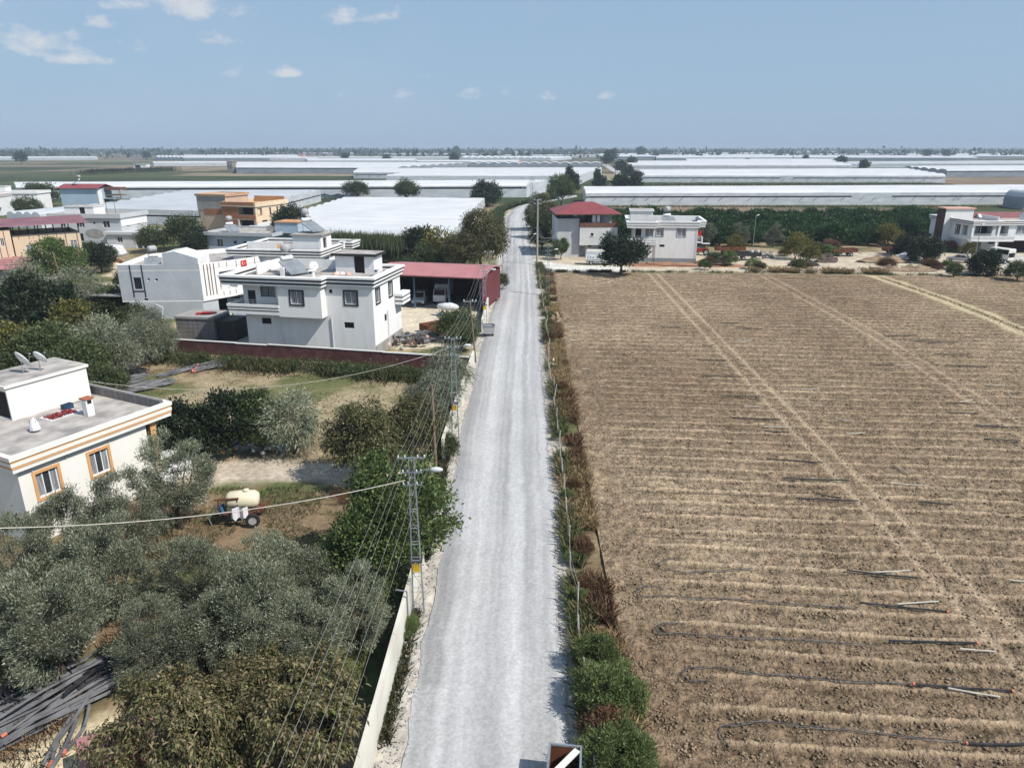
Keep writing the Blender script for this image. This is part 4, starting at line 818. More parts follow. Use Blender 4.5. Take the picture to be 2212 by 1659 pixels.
for x in (-.0, 1.2, 3.4, 5.0, 7.4, 9.8):
    for y in (0.1, 9.8): MB().box(x - .08, x + .08, y - .08, y + .08, 6.45 if 0 <= x else 3, 8.9).build('canopy_post', M['iron'], Hh)
cm = MB(); cm.extr([(-1.2, 9.6), (-1.1, 9.72), (5.0, 10.5), (11.2, 9.72), (11.3, 9.6), (5.0, 10.38)], -4.0, 11.2)
co = cm.build('canopy_roof', M['mauveroof'], Hh); co.rotation_euler = (0, 0, R(90)); co.location = (7.2, -0.3, -0.9); 
MB().box(9.7, 9.9, 0, .25, 0, 3).build('column', M['offwhite'], Hh); MB().box(9.7, 9.9, 9.7, 9.95, 0, 3).build('column', M['offwhite'], Hh)

Ih = thing('red_roofed_shed', 'low grey shed with a faded red sheet roof at the left edge', 'shed', (-78, 114.5, 0), 0)
ip = [(-5.8, -2.6), (2.6, -4.2), (3.6, 1.0), (-5.4, 4.4)]
walls(Ih, ip, -0.1, 3.0, {0: [((1, 2.2, .2, 2.2), None)]}, 'concrete'); 
ro = MB(); q4 = offset(ip, 0.7); ro.quad((*q4[0], 3.1), (*q4[1], 3.1), (*q4[2], 3.4), (*q4[3], 3.9)); ro.quad((*q4[3], 3.8), (*q4[2], 3.3), (*q4[1], 3.0), (*q4[0], 3.0))
for i in range(4): j = (i + 1) % 4; zt = (3.1, 3.1, 3.4, 3.9); ro.quad((*q4[i], zt[i] - .1), (*q4[j], zt[j] - .1), (*q4[j], zt[j]), (*q4[i], zt[i]))
ro.build('roof', M['pinkroof'], Ih)
MB().box(-0.4, .5, .4, 1.2, 3.3, 3.75).build('roof_box', M['maroon'], Ih)

# --- blue house with red roof, white houses at the far left
Jh = thing('blue_house', 'tall blue house with a red sheet roof before the long greenhouse', 'house', (-165, 268, 0), R(-2))
jp = rect(14, 9)
walls(Jh, jp, -0.1, 7.0, {1: [((1, 1.8, 4.5, 6), dict(mull=0, pane='glass')), ((3.5, 6.5, 1, 3.2), None), ((5, 6, 4.5, 6), dict(mull=0, pane='glass'))]}, 'bluewall')
MB().box(14.003, 14.05, 0, 2.6, 0, 7).build('white_end_face', M['white'], Jh)
rf = MB(); rf.extr([(-.8, 7.0), (4.5, 8.3), (9.8, 7.0), (9.8, 7.12), (4.5, 8.45), (-.8, 7.12)], -14.8, 0.8); r_ = rf.build('roof', M['redroof'], Jh); r_.rotation_euler = (0, 0, R(90)); r_.location = (0, 0, 0)
MB().box(14.05, 18, 3, 3.2, 3.2, 3.4).box(14.05, 18, 3.2, 9, 3.2, 3.4).build('balcony', M['bluewall'], Jh)
MB().box(14.2, 20, 4, 8.5, 6.2, 7.2).build('lattice_loft', M['brownroof'], Jh); MB().box(14.2, 20, 4.2, 8.3, 4.2, 4.6).build('loft_floor', M['timber'], Jh)
for x in (14.4, 19.8): MB().box(x - .1, x + .1, 4.2, 4.4, 0, 6.2).build('loft_post', M['timber'], Jh)
solar_heater('white ball water heater on the red roof of the blue house', (-160, 272, 8.2), R(-60), 1.3)
Kh = thing('white_house', 'white two-storey house with two balcony windows, far left behind the canopy house', 'house', (-182, 254, 0), R(6))
kp = rect(16.5, 9)
walls(Kh, kp, -0.1, 5.9, {0: [((2.2, 3.2, 3.6, 5.2), dict(mull=0, pane='glass')), ((4.4, 5.4, 3.6, 5.2), dict(mull=0, pane='glass')), ((12.2, 12.9, 3.8, 5.2), dict(mull=0, pane='curtain')), ((14.4, 15.1, 3.8, 5.2), dict(mull=0, pane='curtain'))]}, 'white')
slab(Kh, offset(kp, .2), 5.9, 6.1, 'white', 'ceiling_slab'); MB().ring(kp, .3, .1, 5.85, 6.7).build('parapet', M['white'], Kh); slab(Kh, offset(kp, .09), 6.1, 6.13, 'roofcrete')
MB().box(.5, 9.5, -1.6, 0, 2.7, 2.85).box(.5, 9.5, -1.6, -1.45, 2.85, 3.8).build('balcony', M['white'], Kh); penthouse(Kh, rect(4, 3.5, 1, 3), 6.13, 8.2, 'white', 'white', {}, .15, .15)
Lh = thing('white_house', 'white house with salmon-striped balcony edges at the far left edge', 'house', (-180, 236, 0), R(12))
lp = rect(13, 9)
walls(Lh, lp, -0.1, 5.9, {0: [((8, 8.8, 3.6, 5), dict(mull=0, pane='glass')), ((10, 10.8, 3.6, 5), dict(mull=0, pane='glass')), ((9, 10, .8, 2.2), dict(mull=0))]}, 'white')
slab(Lh, offset(lp, .2), 5.9, 6.1, 'white', 'ceiling_slab'); cornice(Lh, lp, 5.85, 6.8, 2, 'white', 'salmon', .4); slab(Lh, offset(lp, -.17), 6.1, 6.13, 'roofcrete')
MB().box(5, 13.5, -1.4, 0, 2.7, 2.9).box(5, 13.5, -1.4, -1.25, 2.9, 3.5).build('balcony', M['white'], Lh); MB().box(5, 13.5, -1.45, -1.402, 3.05, 3.2).build('stripe', M['salmon'], Lh)

# --- open shed with red roof by the road
Mh = thing('open_shed', 'open-fronted vehicle shed with a faded red sheet roof beside the road', 'shed', (-18.5, 97.6, 0), R(-13))
mp = rect(14.8, 10)
mw = MB(); wall(mw, (14.8, 10), (0, 10), -0.1, 4.5); wall(mw, (0, 10), (0, 10), 0, 1) if False else None; wall(mw, (0, 10), (0, 0), -0.1, 4.5); wall(mw, (14.8, 0), (14.8, 10), -0.1, 4.5); wall(mw, (0, 9.9), (14.8, 9.9), -0.1, 4.5); wall(mw, (0.1, 0), (0.1, 9.9), -0.1, 4.5); wall(mw, (14.7, 9.9), (14.7, 0), -0.1, 4.5)
mw.build('wall', M['maroon'], Mh)
MB().box(14.805, 14.9, 0, 10, 0, 4.5).build('red_side_cladding', M['sidered'], Mh)
rf = MB(); rf.extr([(-.6, 4.55), (5, 5.25), (10.6, 4.55), (10.6, 4.65), (5, 5.37), (-.6, 4.65)], -15.2, .3); r_ = rf.build('roof', M['pinkroof'], Mh); r_.rotation_euler = (0, 0, R(90))
for k_ in range(40):
    x = -0.1 + 15.2 * k_ / 39
    MB().quad((x, -.6, 4.66), (x + .05, -.6, 4.70), (x + .05, 5, 5.42), (x, 5, 5.38)).quad((x + .05, -.6, 4.70), (x + .1, -.6, 4.66), (x + .1, 5, 5.38), (x + .05, 5, 5.42)).build('roof_rib', M['pinkroof'], Mh)
for x in (0.2, 5.2, 10.2, 14.6): MB().box(x - .1, x + .1, 0.02, .22, 0, 4.55).build('post', M['carblue'], Mh)
MB().box(0, 14.8, -.1, .2, 4.3, 4.54).build('eave_beam', M['maroon'], Mh)

# --- right-hand side of the road: red hip roof house, white house, maroon-trimmed house
Nh = thing('red_roofed_house', 'white house with red hipped roof and open brown terrace beside the parked truck', 'house', (9.1, 145.0, 0), R(2))
nl = rect(12.2, 12)
walls(Nh, [(0, 0), (4.4, 0), (4.4, 12), (0, 12)], -0.1, 7.6, {}, 'palegrey', 'side_wing_wall')
MB().box(-.4, 1.2, -.35, -.003, 0, 2.6).build('corner_pier', M['offwhite'], Nh)
walls(Nh, [(4.42, 0.6), (12, 0.6), (12, 12), (4.42, 12)], -0.1, 2.6, {0: [((2, 2.6, 1.9, 2.3), dict(mull=0, frame='blackstripe', pane='dark')), ((.2, 1.4, 0, 2.1), dict(mull=0, frame='offwhite', pane='curtain', name='door'))]}, 'offwhite', 'ground_storey_wall')
walls(Nh, [(4.42, -.9), (12, -.9), (12, 12), (4.42, 12)], 2.6, 5.9, {0: [((2.2, 2.75, 4.3, 4.85), dict(mull=0, frame='blackstripe', pane='dark', sill='offwhite'))]}, 'offwhite', 'upper_wall')
slab(Nh, [(4.42, -.9), (12, -.9), (12, .58), (4.42, .58)], 2.45, 2.6, 'offwhite', 'overhang_floor'); slab(Nh, [(4.42, -.9), (12, -.9), (12, 12), (4.42, 12)], 5.9, 6.02, 'offwhite', 'terrace_floor')
MB().box(4.42, 12.1, -.98, -.85, 6.02, 6.85).box(11.95, 12.1, -.85, 6, 6.02, 6.85).build('terrace_parapet', M['brownroof'], Nh)
walls(Nh, [(5.5, 4), (11.5, 4), (11.5, 11.5), (5.5, 11.5)], 6.02, 8.6, {0: [((1.8, 3.6, 6.9, 8.2), dict(mull=2, frame='pvc', pane='glass')), ((.4, 1.2, 6.1, 8.1), dict(mull=0, frame='brownstripe', name='door'))]}, 'white', 'terrace_room_wall')
for x, y in ((4.6, -.7), (6.6, -.7), (8.6, -.7), (11.8, -.7), (0.3, .3), (11.8, 11.5), (.3, 11.5)): MB().box(x - .09, x + .09, y - .09, y + .09, 6.0 if x > 4.4 else 7.6, 8.6).build('terrace_post', M['iron'], Nh)
rf = MB(); q4 = offset([(-.1, -1), (12.2, -1), (12.2, 12), (-.1, 12)], .5); r1, r2 = (4.6, 5.5, 10.5), (7.8, 5.5, 10.5)
E4 = [(*q, 8.6) for q in q4]
rf.quad(E4[0], E4[1], r2, r1).quad(E4[1], E4[2], r2).quad(E4[2], E4[3], r1, r2).quad(E4[3], E4[0], r1).quad(*reversed(E4)); rf.build('roof', M['redroof'], Nh)
rb = MB()
for k_ in range(30):
    x = q4[0][0] + (q4[1][0] - q4[0][0]) * (k_ + .5) / 30; lim = min(1.0, (x - q4[0][0]) / (r1[0] - q4[0][0]), (q4[1][0] - x) / (q4[1][0] - r2[0])); rb.tube([(x, q4[0][1], 8.62), (x, q4[0][1] + (5.5 - q4[0][1]) * lim, 8.62 + 1.9 * lim)], 0.025, n=4)
rb.build('roof_ribs', M['redroof'], Nh)
MB().ring(q4, .04, -.04, 8.45, 8.62).build('fascia', M['brownroof'], Nh)
for k_ in range(4): MB().box(5.1 + k_ * .9, 5.75 + k_ * .9, -.6, -.56, 6.9, 8.3).build('laundry', M['dark' if k_ < 2 else 'sheet'], Nh)

Oh = thing('white_house', 'bright white two-storey house with plain cornice at the far edge of the field', 'house', (23.5, 139.0, 0), R(-7))
op = rect(12, 12)
sw_ = dict(mull=1, frame='pvc', pane='curtain', trim='galv', tw=.14)
walls(Oh, op, -0.1, 3.5, {0: [((4.95, 5.95, 2.85, 3.35), dict(mull=0, frame='galv', pane='dark', name='vent'))]}, 'white', 'ground_storey_wall')
walls(Oh, op, 3.5, 6.65, {0: [((.25, 1.4, 3.8, 6.3), dict(mull=0, frame='brownstripe', pane='dark', name='door')), ((2.1, 3.7, 4.7, 6.35), dict(mull=1, pane='curtain', frame='pvc')), ((4.25, 5.5, 4.95, 6.35), sw_), ((8.15, 9.7, 4.9, 6.4), dict(sw_))], 1: [((3, 5, 3.7, 6), None)]}, 'white', 'upper_wall')
rpo = [(-1.2, -1.3), (4.1, -1.3), (4.1, 0), (12.1, 0), (12.1, 2), (13.4, 2), (13.4, 12), (-1.2, 12)]
slab(Oh, rpo, 6.6, 6.75, 'white', 'ceiling_slab'); slab(Oh, offset(rpo, -.2), 6.75, 6.79, 'roofcrete'); cornice(Oh, rpo, 6.55, 7.75, 2, 'white', 'offwhite', .35)
slab(Oh, [(-1.2, -1.3), (4.1, -1.3), (4.1, -.02), (-1.2, -.02)], 3.4, 3.6, 'white', 'balcony_floor'); b_ = MB(); b_.box(-1.2, 4.1, -1.3, -1.15, 3.6, 4.5).box(-1.25, 4.15, -1.36, -1.301, 4.3, 4.55).box(-1.25, 4.15, -1.36, -1.301, 3.85, 4.05); b_.build('balcony_parapet', M['white'], Oh)
rail(Oh, [(-1.1, -1.2), (4.0, -1.2)], 4.5, .5, n=3)
MB().box(12.0, 13.3, 2, 9, 3.5, 3.7).box(13.15, 13.3, 2, 9, 3.7, 4.6).build('side_balcony', M['white'], Oh); MB().box(12.2, 13.1, 3, 4.6, 4.7, 5.6).build('red_rug', M['flagred'], Oh)
for x in (-1.1,): MB().tube([(x + .1, -1.2, 0), (x + .1, -1.2, 3.4)], .07, n=6).build('balcony_post', M['white'], Oh)
MB().tube([(4.15, -.12, 3.5), (4.15, -.12, 0)], .06, n=6).build('downpipe', M['galv'], Oh)
MB().box(0.0, 12.06, -.06, -.003, 0, .75).build('stone_plinth', M['galv'], Oh)
qn = MB()
for i in range(14): qn.box(11.7 - (.12 if i % 2 else 0), 12.04, -.04, -.004, .8 + i * .4, 1.15 + i * .4)
qn.build('quoins', M['offwhite'], Oh)
penthouse(Oh, rect(4.2, 4, -.8, 0.4), 6.79, 9.5, 'white', 'white', {}, .2, .25)
MB().box(4.3, 12, 5.5, 5.7, 6.79, 8.2).build('roof_screen_wall', M['white'], Oh)
solar_heater('grey drum water heater on the bright white house by the field', at_local(Oh, 6.4, 2.8, 6.79), R(10), 1.35)
chimney(Oh, 11.3, 1.8, 6.79, 1.0, .5, 'concrete')

Ph = thing('maroon_trimmed_house', 'white house with maroon stripes, pillared balconies and dark stair tower at the right edge', 'house', (94.2, 150.5, 0), 0)
pp = rect(24, 14)
walls(Ph, [(1.4, 2.2), (9.3, 2.2), (9.3, 14), (1.4, 14)], -0.1, 2.6, {0: [((5.6, 7.0, 1.6, 2.4), dict(mull=0, frame='galv', pane='dark')), ((2.3, 4.2, 0, 2.2), dict(mull=1, frame='pvc', pane='glass', name='door'))]}, 'offwhite', 'ground_storey_wall')
walls(Ph, [(9.3, 6), (24, 6), (24, 14), (9.3, 14)], -0.1, 2.6, {}, 'maroon', 'garage_wall')
wd = dict(mull=1, frame='pvc', pane='curtain', trim='galv', tw=.12)
walls(Ph, [(1.4, .2), (24, .2), (24, 14), (0.8, 14)], 2.6, 5.9, {0: [((.5, 4.6, 3.5, 5.6, 1.8), None), ((5.4, 8.0, 3.5, 5.6, 1.8), None), ((9.8, 11.6, 4.0, 5.6), wd), ((14.0, 18, 3.5, 5.6, 1.8), None)], 3: [((9.2, 10.4, 3.6, 5.4), dict(mull=1, trim='blackstripe', pane='glass')), ((11.2, 13.2, 3.5, 5.6, 1.5), None)]}, 'white', 'upper_wall')
for u0, u1 in ((2.4, 3.4), (7.4, 8.7), (16, 17.5)): window(Ph, (1.4, 1.95), (24, 1.95), (u0 - .9, u1 - .6, 3.6, 5.2, 0.0), mull=2, pane='curtain')
rpp = [(1.2, -.9), (6.9, -.9), (6.9, 0), (24, 0), (24, 14), (.6, 14)]
slab(Ph, rpp, 5.85, 6.05, 'white', 'ceiling_slab'); cornice(Ph, rpp, 5.8, 6.75, 2, 'white', 'brownstripe', .3); slab(Ph, offset(rpp, -.16), 6.05, 6.09, 'roofcrete')
slab(Ph, [(1.2, -.9), (10.2, -.9), (10.2, .18), (1.2, .18)], 2.5, 2.7, 'white', 'balcony_floor')
for i, (a, b2, m_) in enumerate([(2.7, 2.95, 'white'), (2.95, 3.07, 'brownstripe'), (3.07, 3.3, 'white'), (3.3, 3.42, 'brownstripe'), (3.42, 3.65, 'white')]):
    o_ = -.9 if m_ == 'white' else -.88
    MB().box(1.2, 10.2, o_, -.75, a, b2).build('balcony_parapet' if m_ == 'white' else 'stripe', M[m_], Ph)
for x in (1.35, 6.75): MB().box(x - .2, x + .2, -.85, -.45, 0, 5.85).build('column', M['white'], Ph)
rail(Ph, [(1.3, -.8), (10.1, -.8)], 3.65, .4, n=2)
walls(Ph, [(-.6, 6.5), (5.4, 6.5), (5.4, 9.5), (-.6, 9.5)], 0, 8.5, {}, 'white', 'stair_tower'); MB().box(-.68, -.603, 6.5, 9.5, 0, 8.5).build('maroon_tower_side', M['maroon'], Ph); slab(Ph, offset([(-.6, 6.5), (5.4, 6.5), (5.4, 9.5), (-.6, 9.5)], .25), 8.5, 8.75, 'salmon', 'tower_roof')
MB().box(5.5, 24, 12.5, 12.7, 6.09, 7.4).build('roof_screen_wall', M['pinkroof'], Ph); MB().box(10, 10.2, 5, 12.5, 6.09, 7.0).build('roof_screen_wall', M['white'], Ph)
solar_heater('white ball water heater on the maroon-trimmed house', at_local(Ph, 14.5, 3.5, 6.09), R(-15), 1.2); dish('grey satellite dish at the roof edge of the maroon-trimmed house', at_local(Ph, 3.0, .6, 6.7), R(20), .45, 60)

# --- small outbuildings
hu = thing('small_hut', 'small white hut with flat brown roof behind the red-roofed house', 'hut', (13.5, 196, 0), R(-2))
walls(hu, rect(6.5, 5), -.1, 4.9, {0: [((3.8, 5.0, 2.4, 4.2), dict(mull=0, frame='brownstripe', pane='dark', name='door'))]}, 'white'); slab(hu, rect(7.6, 6, -.5, -.5), 4.9, 5.4, 'brownroof')
bx_ = thing('concrete_hut', 'low grey concrete hut with black iron side next to the wine-red wall', 'hut', (-38.6, 79.6, 0), R(-9))
walls(bx_, rect(4.7, 3.6), -.1, 2.5, {}, 'darkcrete'); slab(bx_, rect(4.9, 3.8, -.1, -.1), 2.5, 2.75, 'concrete'); 
hp_ = MB()
for z in (.5, 1.0, 1.5, 2.0): hp_.box(0.0, 4.7, -.02, -.003, z, z + .03)
hp_.build('shutter_marks', M['concrete'], bx_)
MB().box(4.72, 7.0, .5, 3.4, 0, 2.3).build('iron_annex', M['iron'], bx_)
cl_ = thing('orange_cloth', 'orange tarpaulin and wheel lying on the concrete hut roof', 'tarpaulin', (-35.6, 80.6, 2.75), R(10))
MB().box(-.9, .7, -.3, .3, 0, .18).box(-.2, .9, -.5, .1, .18, .3).build('tarpaulin', M['tractorred'], cl_); MB().lathe([(.3, 0), (.38, .08), (.3, .16)], (1.0, .1, 0), 10).build('wheel', M['tyre'], cl_)
ln = thing('lean_to', 'dark lean-to shed with pale roof edge left of the flagged house', 'shed', (-57.0, 91.0, 0), R(-6))
w_ = MB(); wall(w_, (7.0, 5), (0, 5), -.1, 2.9); wall(w_, (0, 5), (0, 0), -.1, 2.9); wall(w_, (0, 4.9), (7, 4.9), -.1, 2.9); wall(w_, (.1, 0), (.1, 4.9), -.1, 2.9); w_.build('wall', M['darkcrete'], ln); slab(ln, rect(7.2, 5.6, -.2, -.4), 2.9, 3.05, 'concrete'); MB().box(0, .2, 0, .2, 0, 2.9).build('post', M['offwhite'], ln)
fa = thing('farm_hut', 'lone white farm hut with dark porch in the fields at far left', 'hut', (*G(290, 364), 0), R(-4))
walls(fa, rect(14, 7), -.1, 4, {0: [((1, 7, .3, 3.4, 1.0), None)]}, 'white'); slab(fa, rect(15, 8, -.5, -.5), 4, 4.4, 'offwhite')
s_ = thing('low_shed', 'low white shed with dark windows beside the blue house', 'shed', (*G(150, 445), 0), R(-3))
walls(s_, rect(12, 5), -.1, 3.2, {0: [((1.6, 3, 1, 2.6), dict(mull=0, pane='glass')), ((5, 6.5, 1, 2.6), dict(mull=0, pane='glass')), ((9.5, 11.5, .2, 2.6), None)]}, 'paleblue'); slab(s_, rect(12.6, 5.6, -.3, -.3), 3.2, 3.4, 'iron')
# ------------------------------------------------------------------ greenhouses
def film_mat(name, c1, c2, scale, trans, stretch=(1, 1, 1)):
    m = surf(name, c1, c2, scale, 0.5, 0.15, stretch=stretch, bscale=1.5); N, L = m.node_tree.nodes, m.node_tree.links; P = N['Principled BSDF']
    tr = N.new('ShaderNodeBsdfTranslucent'); tr.inputs['Color'].default_value = (*c1, 1); mx = N.new('ShaderNodeMixShader'); mx.inputs[0].default_value = trans
    L.new(P.outputs[0], mx.inputs[1]); L.new(tr.outputs[0], mx.inputs[2]); L.new(mx.outputs[0], N['Material Output'].inputs['Surface']); return m
M['film'] = film_mat('white_film_roof', (0.80, 0.80, 0.795), (0.70, 0.71, 0.715), 0.09, 0.12, (1, 1, 1))
M['filmgrey'] = film_mat('dull_film_roof', (0.62, 0.64, 0.66), (0.52, 0.55, 0.58), 0.07, 0.12)
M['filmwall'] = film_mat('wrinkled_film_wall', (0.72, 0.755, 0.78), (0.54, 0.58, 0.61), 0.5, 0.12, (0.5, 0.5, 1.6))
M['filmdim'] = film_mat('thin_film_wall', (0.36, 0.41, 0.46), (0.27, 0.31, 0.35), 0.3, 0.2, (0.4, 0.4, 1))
def greenhouse(label, c0, c1, c2, c3, hw=4.2, rise=1.1, spans=3, axis='x', roof='film', wallm='filmwall', vent=0.62, vh=0.10, gaps=(), struts=0, side_vent=False, name='greenhouse', group=None, seed=1):
    t = thing(name, label, 'greenhouse', (c0[0], c0[1], 0), 0, group); o = Vector(c0)
    C = [Vector(c) - o for c in (c0, c1, c2, c3)]; rg = random.Random(seed)
    P = lambda a, b: (C[0] * (1 - a) + C[1] * a) * (1 - b) + (C[3] * (1 - a) + C[2] * a) * b
    K = 8
    def zw(u): f = (u * spans) % 1.0 if u < 1 else 0.0; return rise * (math.sin(math.pi * f) ** 0.75)
    n = spans * K + 1; r = MB(); long_n = 14
    for i in range(n):
        u = i / (n - 1)
        for j in range(long_n + 1):
            w = j / long_n; q = P(w, u) if axis == 'x' else P(u, w); sag = 0.05 * math.sin(j * 2.1 + i)
            r.v.append((q.x, q.y, hw + zw(u) + sag))
    for i in range(n - 1):
        for j in range(long_n): a = i * (long_n + 1) + j; r.f.append((a, a + 1, a + long_n + 2, a + long_n + 1))
    r.build('roof', M[roof], t, True)
    def side(a0, b0, a1, b1, arched, v, nm, sl=()):
        p, q = P(a0, b0), P(a1, b1); e = q - p; Ln = e.length; e = e / Ln; nr = Vector((e.y, -e.x)); m_ = MB(); z1, z2 = hw * v, hw * (v + vh)
        A = lambda f, z, d=0.0: (p.x + e.x * Ln * f - nr.x * d, p.y + e.y * Ln * f - nr.y * d, z)
        k = max(6, min(24, int(Ln / 7)))
        for i in range(k):                                             # bays of film, a little slack between the posts
            f0, f1 = i / k, (i + 1) / k; fm_ = (f0 + f1) / 2; s_ = 0.10 * rg.random()
            if v > 0:
                m_.quad(A(f0, 0), A(fm_, 0, -s_), A(fm_, z1, s_ * .3), A(f0, z1)); m_.quad(A(fm_, 0, -s_), A(f1, 0), A(f1, z1), A(fm_, z1, s_ * .3))
                m_.quad(A(f0, z2), A(f1, z2), A(f1, hw), A(f0, hw))
                if any(g0 <= fm_ <= g1 for g0, g1 in sl): m_.quad(A(f0, z1), A(f1, z1), A(f1, z2), A(f0, z2))
            else: m_.quad(A(f0, 0), A(fm_, 0, -s_), A(fm_, hw, 0), A(f0, hw)); m_.quad(A(fm_, 0, -s_), A(f1, 0), A(f1, hw), A(fm_, hw, 0))
        if arched:
            for i in range(spans * K):
                f0, f1 = i / (spans * K), (i + 1) / (spans * K); m_.quad(A(f0, hw), A(f1, hw), A(f1, hw + zw(f1)), A(f0, hw + zw(f0)))
        m_.build(nm, M[wallm], t)
        if v > 0:
            d_ = MB(); d_.quad(A(0.01, z1 - .05, .25), A(.99, z1 - .05, .25), A(.99, z2 + .05, .25), A(.01, z2 + .05, .25)); d_.build('vent_opening', M['dark'], t)
            po = MB()
            for i in range(k + 1): f0 = min(max(i / k, .003), .997); po.tube([A(f0, 0, .1), A(f0, hw, .1)], .05, n=4)
            po.build('posts', M['galv'], t)
        for i in range(struts):
            f0 = (i + rg.random() * .8) / struts; MB().tube([A(f0, z1 + .1, -.05), A(f0 - .9 / Ln * 2, z1 - hw * .28, -.3)], .075, n=4).build('prop', M['iron'], t)
    side(0, 0, 1, 0, axis == 'y', vent, 'front_wall', gaps)
    side(1, 0, 1, 1, axis == 'x', vent if side_vent else 0, 'side_wall'); side(0, 1, 0, 0, axis == 'x', 0, 'side_wall'); side(1, 1, 0, 1, axis == 'y', 0, 'back_wall')
    return t
def gh(label, bl, br, kr, kl, hw=4.2, rise=1.1, **k):
    """front corners surveyed at ground level, back corners at roof height"""
    return greenhouse(label, G(*bl), G(*br), G(*kr, hw + rise * .6), G(*kl, hw + rise * .6), hw, rise, **k)
greenhouse('broad white greenhouse roof beyond the orchard trees, left of the road', (-62, 166), (-13.5, 152), (-10.1, 273), (-63, 279), 3.0, 0.6, 12, vent=0, seed=2)
greenhouse('large dull white greenhouse behind the unfinished brick building', (-125, 214), (-78, 203), (-79, 303), (-132, 299), 4.2, 0.8, 9, roof='filmgrey', vent=0.55, side_vent=True, seed=3)
gh('very long white greenhouse stretching behind the brick building to the road', (40, 431), (1137, 426.7), (1181, 389.8), (30, 395), 5.0, 1.0, spans=6, wallm='filmwall', vent=0.74, vh=.15, seed=4)
gh('low wavy grey greenhouse behind the canopy of the cream house', (20, 492), (215, 470), (218, 447), (85, 461), 3.6, .8, spans=4, roof='filmgrey', vent=0, seed=5)
gh('long white greenhouse directly beyond the orchard, right of the road', (1264, 445), (2310, 442), (2310, 399.5), (1260, 404.3), 4.6, 1.2, spans=3, vent=0.64, vh=.11, gaps=((.555, .62),), struts=26, seed=6)
q = G(2160, 443.8)
greenhouse('grey round-arched tunnel greenhouse at the right edge before the long white one', (184, 262), (226, 262), (226, 274), (184, 274), 4.2, 2.2, 9, 'y', 'filmgrey', 'filmdim', vent=.8, vh=.06, name='tunnel_greenhouse', seed=7)
gh('second long white greenhouse on the right, ending in a sloping corner', (1385, 395.7), (2041, 396.2), (1955, 363.9), (1381, 367.8), 4.4, 1.2, spans=6, vent=.62, vh=.12, gaps=((.47, .5),), struts=20, seed=8)
gh('third white greenhouse on the right, behind the sloping-cornered one', (1343, 367.2), (1838, 367.5), (1805, 347.5), (1345, 347.8), 4.4, 1.2, spans=5, vent=.5, seed=9)
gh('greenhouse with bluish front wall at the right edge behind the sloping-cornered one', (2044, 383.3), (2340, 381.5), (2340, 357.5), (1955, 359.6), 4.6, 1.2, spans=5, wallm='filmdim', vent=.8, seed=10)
gh('pale grey greenhouse block on the right, fourth row from the orchard', (1830, 362.5), (2300, 360), (2300, 347.5), (1822, 349.3), 4.2, 1, spans=5, roof='filmgrey', vent=.5, seed=11)
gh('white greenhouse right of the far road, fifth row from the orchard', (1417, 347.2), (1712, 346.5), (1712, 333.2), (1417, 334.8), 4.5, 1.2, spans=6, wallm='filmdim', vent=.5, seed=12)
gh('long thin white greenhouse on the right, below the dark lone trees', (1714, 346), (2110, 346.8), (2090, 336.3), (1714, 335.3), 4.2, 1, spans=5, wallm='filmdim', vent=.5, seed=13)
gh('white greenhouse strip far right around the two dark lone trees', (1960, 341.5), (2330, 343.5), (2330, 331.2), (1960, 331.8), 4.2, 1, spans=4, vent=0, seed=14)
gh('far white greenhouse strip on the right below the village roofs', (1720, 331.5), (1935, 332), (1915, 325.4), (1760, 325), 5, 1.2, spans=4, vent=0, seed=15)
gh('far white greenhouse strip near the right edge of the horizon', (1942, 333), (2140, 332), (2130, 327.6), (1945, 328.2), 5, 1.2, spans=4, vent=0, seed=16)
gh('thin far greenhouse right of the bend of the far road', (1444, 336), (1646, 334.5), (1640, 330), (1446, 330.5), 5, 1.2, spans=3, vent=0, seed=17)
gh('pale greenhouse just left of the far road', (1300, 344.3), (1416, 344.3), (1414, 331), (1284, 332.5), 5, 1.2, spans=5, wallm='filmdim', vent=.5, seed=18)
gh('round-arched greenhouse row above the broad central roof', (1012, 361.5), (1298, 361.5), (1298, 350.5), (1012, 350.5), 3.6, 1.9, spans=13, axis='y', wallm='filmdim', vent=0, name='tunnel_greenhouse', seed=19)
gh('broad dull white greenhouse roof in the centre, left of the round-topped trees', (835, 399), (1252, 399), (1300, 362), (940, 363), 5.0, 0.7, spans=10, vent=0, seed=20)
gh('white greenhouse with dark vent line, left half of the centre', (764, 386), (925, 387), (992, 364.5), (775, 363.6), 4.2, 1.0, spans=5, vent=.6, vh=.12, struts=6, seed=21)
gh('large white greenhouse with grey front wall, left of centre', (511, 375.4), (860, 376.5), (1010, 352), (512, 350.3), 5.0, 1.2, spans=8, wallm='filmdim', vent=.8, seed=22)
gh('white greenhouse behind the lone farm hut', (330, 359), (494, 358.5), (492, 350.3), (331, 350.8), 4.2, 1, spans=3, wallm='filmwall', vent=0, seed=23)
gh('bright white greenhouse with tall wall near the left horizon', (397, 348.2), (650, 348), (640, 334.5), (397, 335), 5, 1.2, spans=6, wallm='filmdim', vent=.5, seed=24)
gh('grey scalloped greenhouse at the left end of the bright white one', (336, 347), (396, 347.4), (396, 336.5), (338, 336.3), 4.4, 1.8, spans=7, axis='y', wallm='filmdim', vent=0, name='tunnel_greenhouse', seed=25)
gh('pale greenhouse at the left edge among dark orchards', (-30, 347), (212, 346.3), (206, 338.6), (-30, 338.8), 4.4, 1, spans=4, vent=0, seed=26)
gh('thin white greenhouse strip near the horizon, left of centre', (468, 334.5), (765, 336), (760, 330.6), (470, 330.3), 5, 1, spans=3, vent=0, seed=27)
gh('thin greenhouse strip above the round-arched row', (898, 354), (1122, 354.5), (1120, 348.2), (900, 347.8), 4.2, 1, spans=4, vent=0, seed=28)
